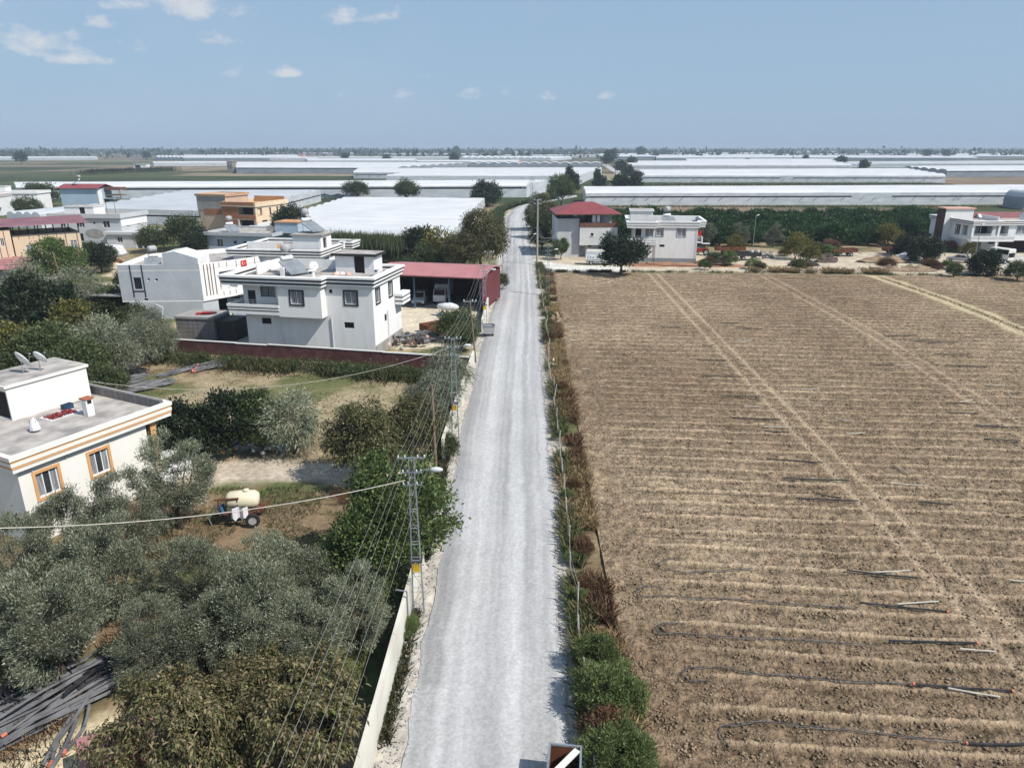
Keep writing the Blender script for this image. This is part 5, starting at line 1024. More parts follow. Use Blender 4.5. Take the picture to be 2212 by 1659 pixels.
gh('scalloped far greenhouse right of centre near the horizon', (992, 348), (1190, 348.5), (1235, 338.5), (1000, 337), 4.4, 1.6, spans=14, axis='y', vent=0, name='tunnel_greenhouse', seed=29)
gh('far white greenhouse strip below the big horizon trees', (690, 345), (975, 345), (970, 339.5), (690, 339.7), 4.4, 1, spans=3, vent=0, seed=30)
gh('far thin greenhouse strip beside the tall cypress on the horizon', (830, 336.5), (1040, 337), (1040, 331.8), (832, 331.5), 5, 1, spans=3, vent=0, seed=31)
gh('faint greenhouse strip on the right horizon', (1620, 328.6), (1715, 328.4), (1714, 325.8), (1622, 326), 5, 1, spans=2, vent=0, seed=32)
gh('faint greenhouse strip at the right end of the horizon', (2003, 327), (2077, 327), (2077, 323.6), (2003, 323.6), 5, 1, spans=2, vent=0, seed=33)
for i_, (x0, x1, yb, yt, lab) in enumerate([(1090, 1290, 340.5, 335.2, 'thin greenhouse strip between the scalloped row and the far road'), (1455, 1700, 330.2, 326.2, 'faint greenhouse strip right of the far road on the horizon'), (560, 690, 346, 341, 'short white greenhouse beside the pink-roofed farmhouse'), (1060, 1280, 332, 328.5, 'faint white strip above the centre of the road'), (1770, 2010, 337.5, 333, 'white greenhouse strip between the long thin one and the village'), (2060, 2300, 331, 327, 'faint greenhouse strip at the right horizon below the faintest one'), (1480, 1800, 351.5, 346.5, 'narrow white greenhouse behind the third right-hand row'), (660, 900, 350.5, 346, 'narrow white greenhouse above the large grey-walled one'), (215, 330, 333, 329.5, 'pale far strip above the lone farm hut'), (1850, 2060, 327, 324.3, 'faint strip near the right horizon village')]):
    gh(lab, (x0, yb), (x1, yb), (x1 - 6, yt), (x0 + 4, yt), 4.6, 1.2, spans=4, vent=0, seed=60 + i_)
# torn brown shade netting and frames between the greenhouses
for i, (x, y, w, lab) in enumerate([(595, 419, 14, 'sagging brown shade net'), (660, 428, 6, 'fallen'), ]):
    c = thing('shade_net', ('sagging dark shade net between the long greenhouse and the brick building', 'dark net tent behind the broad white greenhouse roof')[i], 'net', (*G(x, y), 0), 0)
    b = MB(); pr = random.Random(i)
    for k_ in range(8):
        b.quad((k_ * 3 - w, -2, 1.2 + .8 * (k_ % 2)), (k_ * 3 + 3 - w, -2, 1.2 + .8 * ((k_ + 1) % 2)), (k_ * 3 + 3 - w, 2, .8 + .8 * ((k_ + 1) % 2)), (k_ * 3 - w, 2, .8 + .8 * (k_ % 2)))
    b.build('netting', M['blackpile'], c)
    for k_ in range(5): MB().tube([(k_ * 5 - w, -2, 0), (k_ * 5 - w, -2, 1.6)], .05, n=4).build('stake', M['timber'], c)
# ------------------------------------------------------------------ trees and plants
def leaves(C, N_each, clump_r, ll, lw, rg, droop=0.0, out=0.6, ctr=(0, 0, 0), curl=0.0):
    """diamond leaves around clump centres C (n,3)"""
    n = len(C) * N_each; B = np.repeat(C, N_each, 0) + rg.normal(0, 1, (n, 3)) * clump_r * np.array([1, 1, .8])
    d = (B - np.asarray(ctr)); d /= np.linalg.norm(d, axis=1, keepdims=True) + 1e-6
    ax = d * out + rg.normal(0, 1, (n, 3)) * 0.6; ax[:, 2] += 0.25 - droop; ax /= np.linalg.norm(ax, axis=1, keepdims=True)
    sd = np.cross(ax, rg.normal(0, 1, (n, 3)) + d * 0.8); sd /= np.linalg.norm(sd, axis=1, keepdims=True) + 1e-6
    L_ = ll * (0.6 + 0.8 * rg.random((n, 1))); Wd = lw * (0.6 + 0.8 * rg.random((n, 1)))
    V = np.stack([B, B + ax * L_ * .45 + sd * Wd * .5, B + ax * L_ + np.array([0, 0, -curl]) * L_, B + ax * L_ * .45 - sd * Wd * .5], 1)
    return V.reshape(-1, 3), np.arange(n * 4).reshape(n, 4)
def crown(seed, rx, rz, zc, n_cl, per, ll, lw, cr, droop=0.0, lump=0.35, shell=0.55, out=.6, curl=0.0, cut=-0.75):
    rg = np.random.default_rng(seed); dirs = rg.normal(0, 1, (n_cl * 2, 3)); dirs /= np.linalg.norm(dirs, axis=1, keepdims=True); dirs = dirs[dirs[:, 2] > cut][:n_cl]
    lob = rg.normal(0, 1, (9, 3)); lob /= np.linalg.norm(lob, axis=1, keepdims=True)
    g = np.max(dirs @ lob.T, 1); rad = (shell + (1 - shell) * rg.random(len(dirs)) ** .6) * (1 - lump + lump * 1.25 * np.clip((g - .55) / .45, 0, 1))
    C = dirs * rad[:, None] * np.array([rx, rx, rz]); C[:, 2] += zc
    return leaves(C, per, cr, ll, lw, rg, droop, out, (0, 0, zc - rz * .3), curl)
def trunk(seed, h, r, rx, zc, limbs=5):
    rg = random.Random(seed); b = MB(); p = [(0, 0, -.1), (rg.uniform(-.1, .1), rg.uniform(-.1, .1), h * .5), (rg.uniform(-.2, .2), rg.uniform(-.2, .2), h)]; b.tube(p, r, r * .6, 7)
    for i in range(limbs):
        a = 6.28 * i / limbs + rg.uniform(-.4, .4); e = Vector((math.cos(a) * rx * .65, math.sin(a) * rx * .65, zc + rg.uniform(-.1, .45) * rx)); s_ = Vector(p[2]); m_ = s_.lerp(e, .5) + Vector((0, 0, -.12 * rx)); b.tube([s_, m_, e], r * .5, r * .12, 5)
    return b
TREE = {}
def species(key, name, mat, variants, **k):
    """builds a few crown and trunk meshes of one kind; rx = 1 sized by the caller"""
    out = []
    for i in range(variants):
        V, Fq = crown(100 + hash_(key) + i * 7, k.get('rx', 2.0), k.get('rz', 1.8), k.get('zc', 2.6), k['n'], k['per'], k['ll'], k['lw'], k['cr'], k.get('droop', 0), k.get('lump', .35), k.get('shell', .5), k.get('out', .6), k.get('curl', 0), k.get('cut', -.75))
        cm = mesh_np('crown', V, Fq, M[mat], 'mesh'); tb = trunk(i + hash_(key), k.get('th', 1.2), k.get('tr', .16), k.get('rx', 2.0), k.get('zc', 2.6)); tm = bpy.data.meshes.new('trunk'); tm.from_pydata(tb.v, [], tb.f); tm.materials.append(M['bark'])
        out.append((cm, tm))
    TREE[key] = (name, out)
def hash_(s_): return sum(ord(c) * (i + 3) for i, c in enumerate(s_)) % 1000
_cnt = {}
def tree(key, xy, s=1.0, label=None, group=None, cat='tree', sz=None, trunk_=True, z=0.0, name=None):
    sz = sz * s if sz else None
    nm, var = TREE[key]; i = _cnt.get(key, 0); _cnt[key] = i + 1; cm, tm = var[i % len(var)]
    t = thing(name or nm, label, cat, (xy[0], xy[1], z - 0.05), (i * 2.399) % 6.28, group); t.scale = (s, s, sz or s)
    link('crown', cm, None, t)
    if trunk_: link('trunk', tm, None, t)
    return t
species('olive', 'olive_tree', 'olive', 4, n=110, per=270, ll=.13, lw=.03, cr=.17, rx=1.78, rz=2.3, zc=2.45, th=.9, lump=.45, shell=.7, out=1.2, cut=-.9)
species('walnut', 'walnut_tree', 'walnut', 2, n=130, per=130, ll=.18, lw=.066, cr=.17, rx=2.6, rz=2.0, zc=2.9, droop=.75, curl=.35, th=1.4, lump=.6, shell=.6, out=.5)
species('darkwalnut', 'walnut_tree', 'darkwalnut', 2, n=200, per=80, ll=.18, lw=.075, cr=.23, rx=2.4, rz=2.1, zc=3.0, droop=.6, curl=.3, th=1.5, lump=.5, out=.5)
species('fig', 'leafy_tree', 'fig', 2, n=220, per=70, ll=.18, lw=.10, cr=.24, rx=2.5, rz=2.5, zc=3.0, droop=.2, th=1.2, lump=.45)
species('dark', 'dark_tree', 'darkleaf', 3, n=210, per=34, ll=.25, lw=.13, cr=.25, rx=2.2, rz=2.0, zc=2.5, th=1.0, lump=.4)
species('darkbush', 'dark_bush', 'darkleaf', 2, n=200, per=36, ll=.24, lw=.12, cr=.24, rx=2.0, rz=1.8, zc=1.45, th=.5, lump=.4, cut=-.85)
species('mid', 'leafy_bush', 'midleaf', 3, n=170, per=36, ll=.26, lw=.09, cr=.25, rx=2.0, rz=1.6, zc=1.5, th=.6, lump=.45, cut=-.4)
species('citrus', 'citrus_tree', 'citrus', 3, n=190, per=16, ll=.34, lw=.19, cr=.34, rx=2.15, rz=1.9, zc=2.1, th=.8, lump=.3, cut=-.6)
species('yellow', 'yellowing_tree', 'yellowleaf', 2, n=170, per=18, ll=.3, lw=.14, cr=.34, rx=2.0, rz=1.9, zc=2.3, th=.9, lump=.45)
species('shrub', 'green_shrub', 'shrub', 3, n=80, per=120, ll=.13, lw=.035, cr=.11, rx=.95, rz=.95, zc=.85, th=.3, tr=.05, lump=.62, shell=.7, out=1.0, cut=-.5)
species('rusty', 'dry_shrub', 'rustweed', 2, n=220, per=26, ll=.17, lw=.035, cr=.13, rx=.85, rz=.7, zc=.6, th=.3, tr=.04, lump=.45, out=1.0, cut=-.4)
species('grey', 'silvery_tree', 'olive', 2, n=240, per=34, ll=.34, lw=.05, cr=.34, rx=2.0, rz=2.0, zc=2.3, droop=.35, curl=.3, th=1.0, lump=.55, shell=.6, out=1.1)
species('far', 'distant_tree', 'fartree', 4, n=90, per=9, ll=1.5, lw=.95, cr=.8, rx=4.2, rz=4.4, zc=5.2, th=2.0, tr=.3, lump=.5)
species('poplar', 'tall_tree', 'fartree', 2, n=80, per=10, ll=1.2, lw=.8, cr=.6, rx=2.0, rz=5.5, zc=7.0, th=3.0, tr=.3, lump=.45)
def at_px(x, y, zc): return G(x, y, zc)
OL = [(375, 1040, 1.28, 'large grey-green olive tree touching the right end of the cream house'), (250, 1135, 1.05, 'olive tree below the right window of the cream house'),
      (125, 1150, 1.05, 'olive tree below the left window of the cream house'), (45, 1210, 1.15, 'olive tree at the left edge in front of the cream house corner'), (235, 1235, 1.0, 'olive tree in the second row below the cream house windows'),
      (425, 1245, .95, 'pale silvery olive tree left of the brown gap in the grove'), (610, 1235, 1.05, 'olive tree standing alone beside the shaded gap by the bright green tree'),
      (530, 1325, 1.0, 'olive tree in the middle of the grove'), (110, 1350, 1.12, 'large rounded olive tree above the pipe pile at lower left'),
      (310, 1385, .82, 'small rounded olive tree above the dark end of the pipe pile'), (425, 1385, .72, 'small pale olive tree just above the brown walnut'), (655, 1370, .9, 'olive tree above the right side of the brown walnut'),
      (770, 1310, .88, 'olive tree leaning over the cream boundary wall'), (15, 1350, .9, 'olive tree cut by the left edge of the picture'), (700, 1250, .8, 'low olive tree in the gap below the bright green tree'),
      (560, 1400, .8, 'olive tree directly behind the brown walnut')]
for i, (x, y, s, lab) in enumerate(OL): tree('olive', at_px(x, y, 2.3 * s), s * (.95, 1.08, 1.0)[i % 3], lab, 'olive trees of the near grove')
tree('walnut', at_px(395, 1570, 2.9), 0.98, 'browning walnut tree at the bottom edge, left half of the brown mass', 'browning walnut trees at the bottom')
tree('walnut', at_px(625, 1540, 2.9), 1.0, 'browning walnut tree at the bottom edge, right half of the brown mass beside the wall', 'browning walnut trees at the bottom')
tree('walnut', at_px(520, 1500, 2.6), .8, 'browning walnut top rising behind the bottom-edge pair', 'browning walnut trees at the bottom')
tree('fig', at_px(855, 1110, 3.2), 1.15, 'bright green leafy tree beside the road wall and lattice pole')
tree('fig', at_px(800, 1190, 2.4), .9, 'lower green tree under the bright green one by the road wall')
tree('darkwalnut', at_px(790, 955, 3.0), 1.15, 'dark brownish walnut tree above the bare drive'); tree('darkwalnut', at_px(880, 920, 2.8), 1.0, 'brown-green tree between the walnut and the road poles')
tree('dark', at_px(400, 925, 2.4), 1.0, 'dark tree just right of the porch of the cream house'); tree('dark', at_px(490, 905, 2.8), .95, 'tall dark creeper-covered tree in the hedge behind the drive', sz=1.15)
tree('fig', at_px(562, 905, 2.4), .8, 'large-leaved pale green tree in the hedge behind the drive'); tree('grey', at_px(630, 905, 2.6), 1.05, 'grey-green multi-stemmed tree at the right end of the hedge')
tree('dark', at_px(450, 940, 2.0), .8, 'low dark bush filling the hedge behind the drive')
tree('grey', at_px(965, 800, 2.4), 1.0, 'silvery feathery tree at the corner of the road wall'); tree('grey', at_px(955, 850, 2.0), .85, 'silvery bush behind the road wall near the second lattice pole'); tree('mid', at_px(985, 700, 1.8), 1.2, 'bushy tree on the verge before the open shed'); tree('mid', at_px(1000, 735, 1.2), .9, 'lower bush on the verge by the wooden pole')
tree('grey', at_px(925, 905, 1.8), .8, 'thin grey bush between walnut and road wall'); tree('mid', at_px(965, 960, 1.0), .55, 'small bush on the verge by the brown pole')
# left middle: gardens around the flagged house
for i, (x, y, k_, s, lab) in enumerate([(80, 672, 'dark', 1.75, 'big dark rounded tree at the left below the grey yard wall'), (170, 640, 'grey', 1.4, 'grey-green tree beside the leaning wooden pole'), (60, 630, 'grey', 1.5, 'grey-green tree at the left edge by the yard wall'),
      (235, 655, 'mid', 1.3, 'olive-brown bush before the lean-to'), (165, 710, 'yellow', 1.25, 'yellowing clump with drooping dry fronds'), (285, 700, 'mid', 1.1, 'leafy bush at the corner of the flagged house'), (320, 715, 'grey', .95, 'silvery bush before the flagged house flank'),
      (300, 745, 'grey', 1.0, 'feathery grey bush left of the concrete hut'), (215, 755, 'grey', 1.25, 'feathery silvery bush above the cream garden wall'), (255, 770, 'grey', .9, 'small feathery bush leaning on the cream garden wall'), (120, 770, 'mid', 1.6, 'tall olive-brown tree behind the dish of the cream house'),
      (60, 775, 'mid', 1.45, 'leafy tree at the left edge behind the cream house'), (175, 800, 'mid', 1.35, 'broad bush behind the roof of the cream house'), (20, 760, 'yellow', 1.2, 'yellow-green bush at the left edge above the cream house'), (350, 745, 'grey', .8, 'small grey bush at the end of the cream garden wall'),
      (230, 830, 'mid', .9, 'low bush left of the grey pipe stacks'), (130, 580, 'fig', 1.5, 'dense green tree in front of the cream canopy house'), (215, 560, 'dark', 1.2, 'dark bush between the canopy house and the white tarpaulin'), (185, 545, 'mid', 1.2, 'bush behind the dense green tree by the canopy house'),
      (330, 525, 'mid', 1.6, 'bush beside the low annex of the grey-white house'), (395, 512, 'mid', 2.2, 'bushy tree left of the pale blue house'), (425, 530, 'dark', 1.3, 'dark bush at the corner of the pale blue house'), (627, 485, 'dark', 1.9, 'round dark tree right of the unfinished brick building'),
      (90, 425, 'mid', 3.0, 'rounded olive-green tree beside the blue house'), (60, 457, 'mid', 2.0, 'grey-green bushes before the white house at far left'), (105, 700, 'dark', 1.1, 'small dark tree under the big rounded one'), (270, 610, 'mid', 1.0, 'bush on the yard wall left of the flagged house')]):
    zc = {'dark': 2.5, 'grey': 2.3, 'mid': 1.5, 'yellow': 2.3, 'fig': 3.0}[k_] * s * .8; tree(k_, at_px(x, y, zc), s, lab)
# behind the shed and along the road, left side
for x, y, k_, s, lab in [(1035, 520, 'darkwalnut', 2.15, 'big spreading brown-green tree overhanging the road behind the shed'), (1000, 545, 'darkwalnut', 1.5, 'brown-green tree left of the overhanging one'), (950, 540, 'yellow', 1.6, 'yellow-green bush between the dark round tree and the overhanging tree'), (900, 525, 'darkbush', 1.8, 'round dark glossy tree before the broad greenhouse'),
      (1052, 425, 'darkbush', 2.8, 'big dark round tree at the far corner of the broad greenhouse'), (770, 413, 'mid', 2.6, 'grey-green tree before the long greenhouse, left one'), (878, 417, 'mid', 2.6, 'grey-green tree before the long greenhouse, right one'), (925, 560, 'mid', 1.4, 'bush behind the red shed roof'), (1070, 610, 'mid', .9, 'vine on the verge beside the red shed')]:
    zc = {'dark': 2.5, 'darkbush': 1.5, 'mid': 1.5, 'yellow': 2.3, 'darkwalnut': 3.0}[k_] * s * .85; tree(k_, at_px(x, y, zc), s, lab)
# right of the road
for x, y, k_, s, lab in [(1342, 545, 'dark', 1.85, 'broad dark tree shading the parked truck'), (1302, 520, 'dark', 1.3, 'left lobe tree beside the broad dark tree over the truck'), (1212, 540, 'fig', .75, 'spindly young tree at the corner of the red-roofed house'), (1165, 458, 'darkwalnut', 1.9, 'tall brown-green tree by the lattice pole beyond the red-roofed house'), (1180, 490, 'mid', 2.2, 'dark bush in the shade left of the red-roofed house'),
      (1213, 413, 'fig', 2.1, 'bright bushy tree behind the small hut'), (1242, 400, 'poplar', .8, 'tall narrow tree beside the long greenhouse end'), (1290, 384, 'poplar', .75, 'tall dark tree left of the far road'), (1295, 397, 'far', .8, 'dark bushy tree at the far bend of the road'), (1340, 398, 'far', .9, 'leafy bank beside the far road, left'), (1372, 400, 'far', .8, 'leafy bank beside the far road, right'), (1170, 520, 'mid', 1.4, 'roadside bush at the foot of the lattice pole'), (1160, 480, 'mid', 1.3, 'green clump on the right verge before the bend'),
      (2120, 572, 'darkbush', 1.4, 'dark glossy bush before the maroon-trimmed house'), (2092, 540, 'yellow', .8, 'yellow-green shrub beside the silver car'), (2062, 586, 'mid', .7, 'low green bush at the field edge before the silver car'), (1998, 545, 'darkbush', 1.5, 'shadowy conifer left of the maroon-trimmed house'), (1960, 535, 'darkbush', 1.4, 'dark tree at the end of the orchard by the maroon-trimmed house'), (2200, 590, 'mid', 1.0, 'bush at the right edge of the field beside white sacks'),
      (1545, 560, 'mid', .8, 'weedy bush beside the net bundles'), (1720, 535, 'yellow', 1.2, 'orange-brown bush among the machinery'), (1750, 550, 'yellow', .9, 'dry yellow bush before the black net pile'), (1585, 530, 'yellow', .9, 'slim yellow-green tree behind the rusty trailer')]:
    zc = {'dark': 2.5, 'darkbush': 1.5, 'mid': 1.5, 'yellow': 2.3, 'fig': 3.0, 'darkwalnut': 3.0, 'poplar': 7, 'far': 5.2}[k_] * s * .85; tree(k_, at_px(x, y, zc), s, lab, sz=.82 if k_ == 'dark' else None)
# citrus orchard on the right
pr = random.Random(21); rown = {}
def ordn(k):
    W_ = 'first second third fourth fifth sixth seventh eighth ninth tenth eleventh twelfth thirteenth fourteenth fifteenth sixteenth seventeenth eighteenth nineteenth'.split()
    return W_[k - 1] if k < 20 else 'twentieth' if k == 20 else ('twenty-', 'thirty-', 'forty-', 'fifty-')[k // 10 - 2] + W_[k % 10 - 1] if k % 10 else {30: 'thirtieth', 40: 'fortieth', 50: 'fiftieth'}[k]
for r_ in range(14):
    Y = 163 + r_ * 3.75
    for c_ in range(26):
        X = 24.5 + c_ * 3.75 + (1.8 if r_ % 2 else 0)
        if r_ < 2 and X < 40: continue
        if X > 89 + (Y - 163) * .1 and Y < 180: continue
        if X > Y * .74 or (X < 38 and Y < 168): continue
        if pr.random() < .04: continue
        if r_ == 0 and 40 < X < 62 and c_ % 2: tree('olive', (X, Y - 2.5 + pr.uniform(-.5, .5)), 1.15, f'grey olive tree in front of the dark orchard, {ordn(1 + c_ // 2 - 2)} from the left', 'grey olives along the orchard front'); continue
        if r_ == 0 and c_ in (12, 16): tree('yellow', (X, Y - 1.5), 1.3, ('yellow-green tree in the orchard front, left of the two', 'yellow-green tree in the orchard front, right of the two')[c_ == 16]); continue
        ncit = rown.get(r_, 0) + 1; rown[r_] = ncit; tree('citrus', (X + pr.uniform(-.4, .4), Y + pr.uniform(-.4, .4)), (.88 + .45 * pr.random() ** 2), f'dark citrus tree, {ordn(ncit)} from the left in the {ordn(r_ + 1)} orchard row', 'citrus trees of the dense orchard')
# trees scattered over the plain and along the horizon
FAR = [(75, 325, 1.1), (160, 324, 1.2), (170, 327, 1.0), (195, 327, 1.0), (130, 328, .8), (85, 328, .9), (330, 326, 1.1), (345, 327, .9), (360, 325, 1.0), (310, 328, .8), (270, 329, .7), (45, 346, 1.2), (318, 338, 1.0), (620, 322, 1.1), (660, 322, 1.4), (672, 324, 1.2), (700, 327, .9), (790, 324, 1.2), (815, 323, 1.3), (840, 323, 1.3), (860, 321, 1.6), (875, 319, 1.9), (895, 321, 1.7), (915, 324, 1.1), (770, 325, .9), (985, 330, 1.6), (1010, 334, .6), (1050, 336, .7), (1070, 336, .8), (1140, 336, .7), (1190, 330, 1.1), (1205, 327, .7), (1240, 328, .8), (980, 345, 1.2), (835, 343, 1.0), (745, 340, 1.0), (1385, 334, 1.5), (1430, 329, 1.1), (1415, 336, .9), (1320, 343, 1.6), (1340, 362, 1.5), (1358, 372, 1.5), (1375, 380, 1.4), (1365, 352, 1.2), (1310, 350, 1.4), (1818, 350, 1.1), (1866, 359, 1.2), (2002, 336, 1.2), (2043, 336, 1.1), (2115, 326, 1.3), (1905, 322, 1.2), (1757, 328, .8), (1835, 325, .7), (1950, 324, .7), (1740, 341, .7), (1615, 344, .6)]
for i, (x, y, s) in enumerate(sorted(FAR)):
    xy = G(x, y + 4 if y < 330 else y + 3, 3.5); d_ = math.hypot(*xy); tree('far', xy, s * max(.55, min(1.6, d_ / 900)), f'dark tree on the hazy far plain, {ordn(i + 1)} from the left', 'scattered trees on the far plain')
for x, y, s in [(735, 330, 1.3), (754, 333, 1.0), (500, 325, 1.1), (1230, 392, .9)]: tree('poplar', G(x, y + 6, 2), s, {735: 'tallest narrow tree on the left-centre horizon', 754: 'shorter narrow tree beside the tallest on the horizon', 500: 'narrow dark tree on the left horizon', 1230: 'narrow brownish tree behind the small hut'}[x])
def mass(name, label, cat, pts, mat, seed, per, ll, lw, cr, zs):
    """ground cover or a far belt of trees that reads as one mass"""
    rg = np.random.default_rng(seed); C = np.array([(p[0], p[1], zs * (.35 + .65 * rg.random())) for p in pts]); V, Fq = leaves(C, per, cr, ll, lw, rg, 0, .3, (0, 0, -50))
    V[:, 2] = np.maximum(V[:, 2], 0.0); return tag(mesh_np(name, V, Fq, M[mat]), label, cat, None, 'stuff')
rg = np.random.default_rng(77); pts = []
Yh = 1500 + 4500 * rg.random(9000) ** .7; Xh = (rg.random(9000) * 2 - 1) * Yh * .82; pts = np.c_[Xh, Yh][vnoise(Xh, Yh * 3, 420, 5, 2) > -.25]
mass('distant_woods', 'blue hazy belt of distant trees along the horizon', 'trees', pts, 'fartree', 5, 5, 11, 7, 4.5, 8)
pts = [(x + rg.normal(0, 9), y + rg.normal(0, 4)) for x, y in [(-250 + i * 5.2, 560 + 6 * math.sin(i)) for i in range(55)] for _ in range(4)]
def reeds(name, label, pts, h, mat, seed, w=.06, lean=.25, cat='plants'):
    rg = np.random.default_rng(seed); P = np.asarray(pts); n = len(P); H_ = h * (.5 + .6 * rg.random((n, 1))); a = rg.random(n) * 6.28
    d = np.c_[np.cos(a), np.sin(a), 0 * a]; ln = np.c_[rg.normal(0, lean, (n, 2)), np.ones(n)]; base = np.c_[P, np.full(n, -.05)] if P.shape[1] == 2 else P
    V = np.stack([base - d * w * .5, base + d * w * .5, base + ln * H_ * .6 + d * w * .6, base + ln * H_ + d * H_ * lean * .5 * np.array([1, 1, -.3])], 1); return tag(mesh_np(name, V.reshape(-1, 3), np.arange(n * 4).reshape(n, 4), M[mat]), label, cat, None, 'stuff')
rp_ = [(-250 + rg.random() * 235, 0) for _ in range(1)]
reeds('reed_bed', 'tall green reed bed behind the orchard field at far left', [(G(185 + 190 * u, 378 - 8 * u)[0] + rg.normal(0, 3), G(185 + 190 * u, 378 - 8 * u)[1] + rg.normal(0, 7)) for u in rg.random(3000)], 5.0, 'reed', 3, .35, .25)
reeds('reed_bed', 'tall reeds before the broad white greenhouse, left of the round dark tree', [(G(705 + 150 * u, 548 + 8 * u)[0] + rg.normal(0, 1.0), G(705 + 150 * u, 548 + 8 * u)[1] + rg.normal(0, 2.5)) for u in rg.random(5000)], 4.6, 'reed', 4, .12, .2)
reeds('reed_bed', 'green reeds and bushes along the left verge before the bend', [(-2.6 - abs(rg.normal(0, 1.6)) + (y - 165) * -.005 + (max(0, y - 240) ** 2) * .004, y) for y in rg.uniform(150, 318, 9000)], 1.9, 'reed', 5, .12, .35)
reeds('vegetable_rows', 'rows of low green crops behind the red shed', [(rg.uniform(-38, -9), 132 + rg.integers(0, 14) * 2.2 + rg.normal(0, .35)) for _ in range(12000)], .9, 'midleaf', 6, .2, .6)
reeds('bank_scrub', 'dark scrub strip between the two long greenhouses on the right', [(rg.uniform(70, 260), rg.uniform(430, 458)) for _ in range(6000)], 1.6, 'weed', 7, .5, .6)
reeds('bank_scrub', 'scrubby field edge in front of the long right greenhouse', [(rg.uniform(28, 190), 275 + rg.normal(0, 1.5) - .0 * 1) for _ in range(2500)], .9, 'weed', 8, .3, .6)
# verge weeds right of the road
def patchy(n, x0f, x1f, y0, y1, thr, sc, seed, pw=1.5):
    rg = np.random.default_rng(seed); y = y0 + (y1 - y0) * rg.random(n) ** pw; x = x0f(y) + rg.random(n) * (x1f(y) - x0f(y)); k = vnoise(x, y, sc, seed, 2) > thr; return np.c_[x, y][k]
vr0 = lambda y: road_x(y, 1) + .55; vr1 = lambda y: field_left(y) - .05; vmid = lambda y: (road_x(y, 1) * .45 + field_left(y) * .55)
reeds('roadside_weeds', 'green weeds along the right verge between road and fence', patchy(34000, vr0, vmid, 17, 136, .0, 2.0, 31), .6, 'weed', 32, .03, .6)
reeds('dry_weeds', 'rust-brown dead weeds between the fence and the ploughed field', patchy(34000, vmid, vr1, 17, 128, .1, 3.0, 33), .6, 'rustweed', 34, .025, .5)
reeds('dry_grass', 'straw-coloured dry grass on the right verge', patchy(46000, lambda y: vmid(y) - .7, vr1, 20, 128, -.05, 4.0, 35), .55, 'straw', 36, .022, .6)
reeds('field_edge_weeds', 'green weeds along the far edge of the ploughed field', [(x, float(field_far(x)) + .9 + abs(rg.normal(0, .5))) for x in np.concatenate([rg.uniform(6, 22, 3500), rg.uniform(22, 92, 3200)]) if math.sin(x * .9) + math.sin(x * 2.3) + rg.normal(0, .6) > .1], .5, 'weed', 37, .05, .7)
reeds('field_edge_grass', 'dry yellow grass between the track and the ploughed field', [(x, float(field_far(x)) + 1.6 + abs(rg.normal(0, 1.6))) for x in rg.uniform(43, 66, 4200) if math.sin(x * .8) + math.sin(x * 1.9 + 1) + rg.normal(0, .5) > -.2], .9, 'straw', 38, .06, .6)
reeds('lane_grass', 'straw along the crown of the dirt lane across the field', [(float(np.interp(y, [60, 83, 101, 121], [60.5, 61.9, 63.2, 62.8])) + rg.normal(0, .3), y) for y in rg.uniform(78, 121, 2600)], .3, 'straw', 39, .06, .7)
# left yard grass and weeds
def scatter_poly(poly, n, seed, thr=-9, sc=3):
    rg = np.random.default_rng(seed); P = np.array(poly); a, b = P.min(0), P.max(0); q = a + rg.random((n, 2)) * (b - a); k = (poly_dist(q[:, 0], q[:, 1], poly) < 0) & (vnoise(q[:, 0], q[:, 1], sc, seed, 2) > thr); return q[k]
yd = [(-34, 49), (-7, 48), (-6, 66), (-34, 73), (-41, 70), (-38, 60)]
reeds('yard_grass', 'mown mixed grass of the yard before the wine-red wall', scatter_poly(yd, 26000, 41, .05, 3.5), .16, 'weed', 42, .05, .8)
reeds('yard_straw', 'cut straw lying over the yard', scatter_poly(yd, 16000, 43, .0, 2.5), .12, 'straw', 44, .04, 1.2)
reeds('wall_weeds', 'tall green weeds at the foot of the wine-red wall', [(x, 73.3 - (x + 36.5) * .225 - 1.0 - abs(rg.normal(0, 1.3))) for x in rg.uniform(-37, -6, 16000) if math.sin(x * 1.3) + math.sin(x * .47 + 1) + rg.normal(0, .5) > -.3], .85, 'weed', 45, .06, .5)
mass('wall_scrub', 'bushy green scrub heaped against the wine-red wall', 'plants', [(x, 72.9 - (x + 36.5) * .225 - 1.3 - abs(rg.normal(0, 1.0))) for x in np.concatenate([rg.uniform(-35, -28, 120), rg.uniform(-22, -6.5, 330)])], 'midleaf', 46, 26, .2, .08, .32, .9)
reeds('yard_grass', 'green and brown grass round the farm sprayer', scatter_poly([(-21, 30), (-8.5, 30), (-8, 42.2), (-19.5, 41.8), (-22, 36)], 16000, 47, -.05, 2.2), .22, 'weed', 48, .05, .7)
reeds('grove_undergrowth', 'brown and green undergrowth beneath the olive trees', scatter_poly([(-34, 13), (-6.2, 13), (-6.2, 32), (-22, 36), (-34, 30)], 22000, 49, -.1, 2.0), .35, 'weed', 50, .05, .6)
reeds('grove_undergrowth', 'rusty dead weeds at the lower left among the pipes', scatter_poly([(-26, 17), (-12, 17), (-13, 28), (-24, 28)], 9000, 51, .1, 1.6), .4, 'rustweed', 52, .04, .6)
reeds('verge_weeds', 'green weeds at the foot of the cream road wall', patchy(9000, lambda y: road_x(y, -1) - 1.35, lambda y: road_x(y, -1) - .5, 17, 60, .12, 2.2, 9, 1.2), .4, 'weed', 53, .04, .6)
reeds('garden_scrub', 'wild scrub filling the gardens left of the flagged house', scatter_poly([(-80, 60), (-45, 60), (-38, 76), (-52, 92), (-52, 112), (-80, 106)], 26000, 55, -.2, 5), 1.0, 'weed', 56, .09, .5)
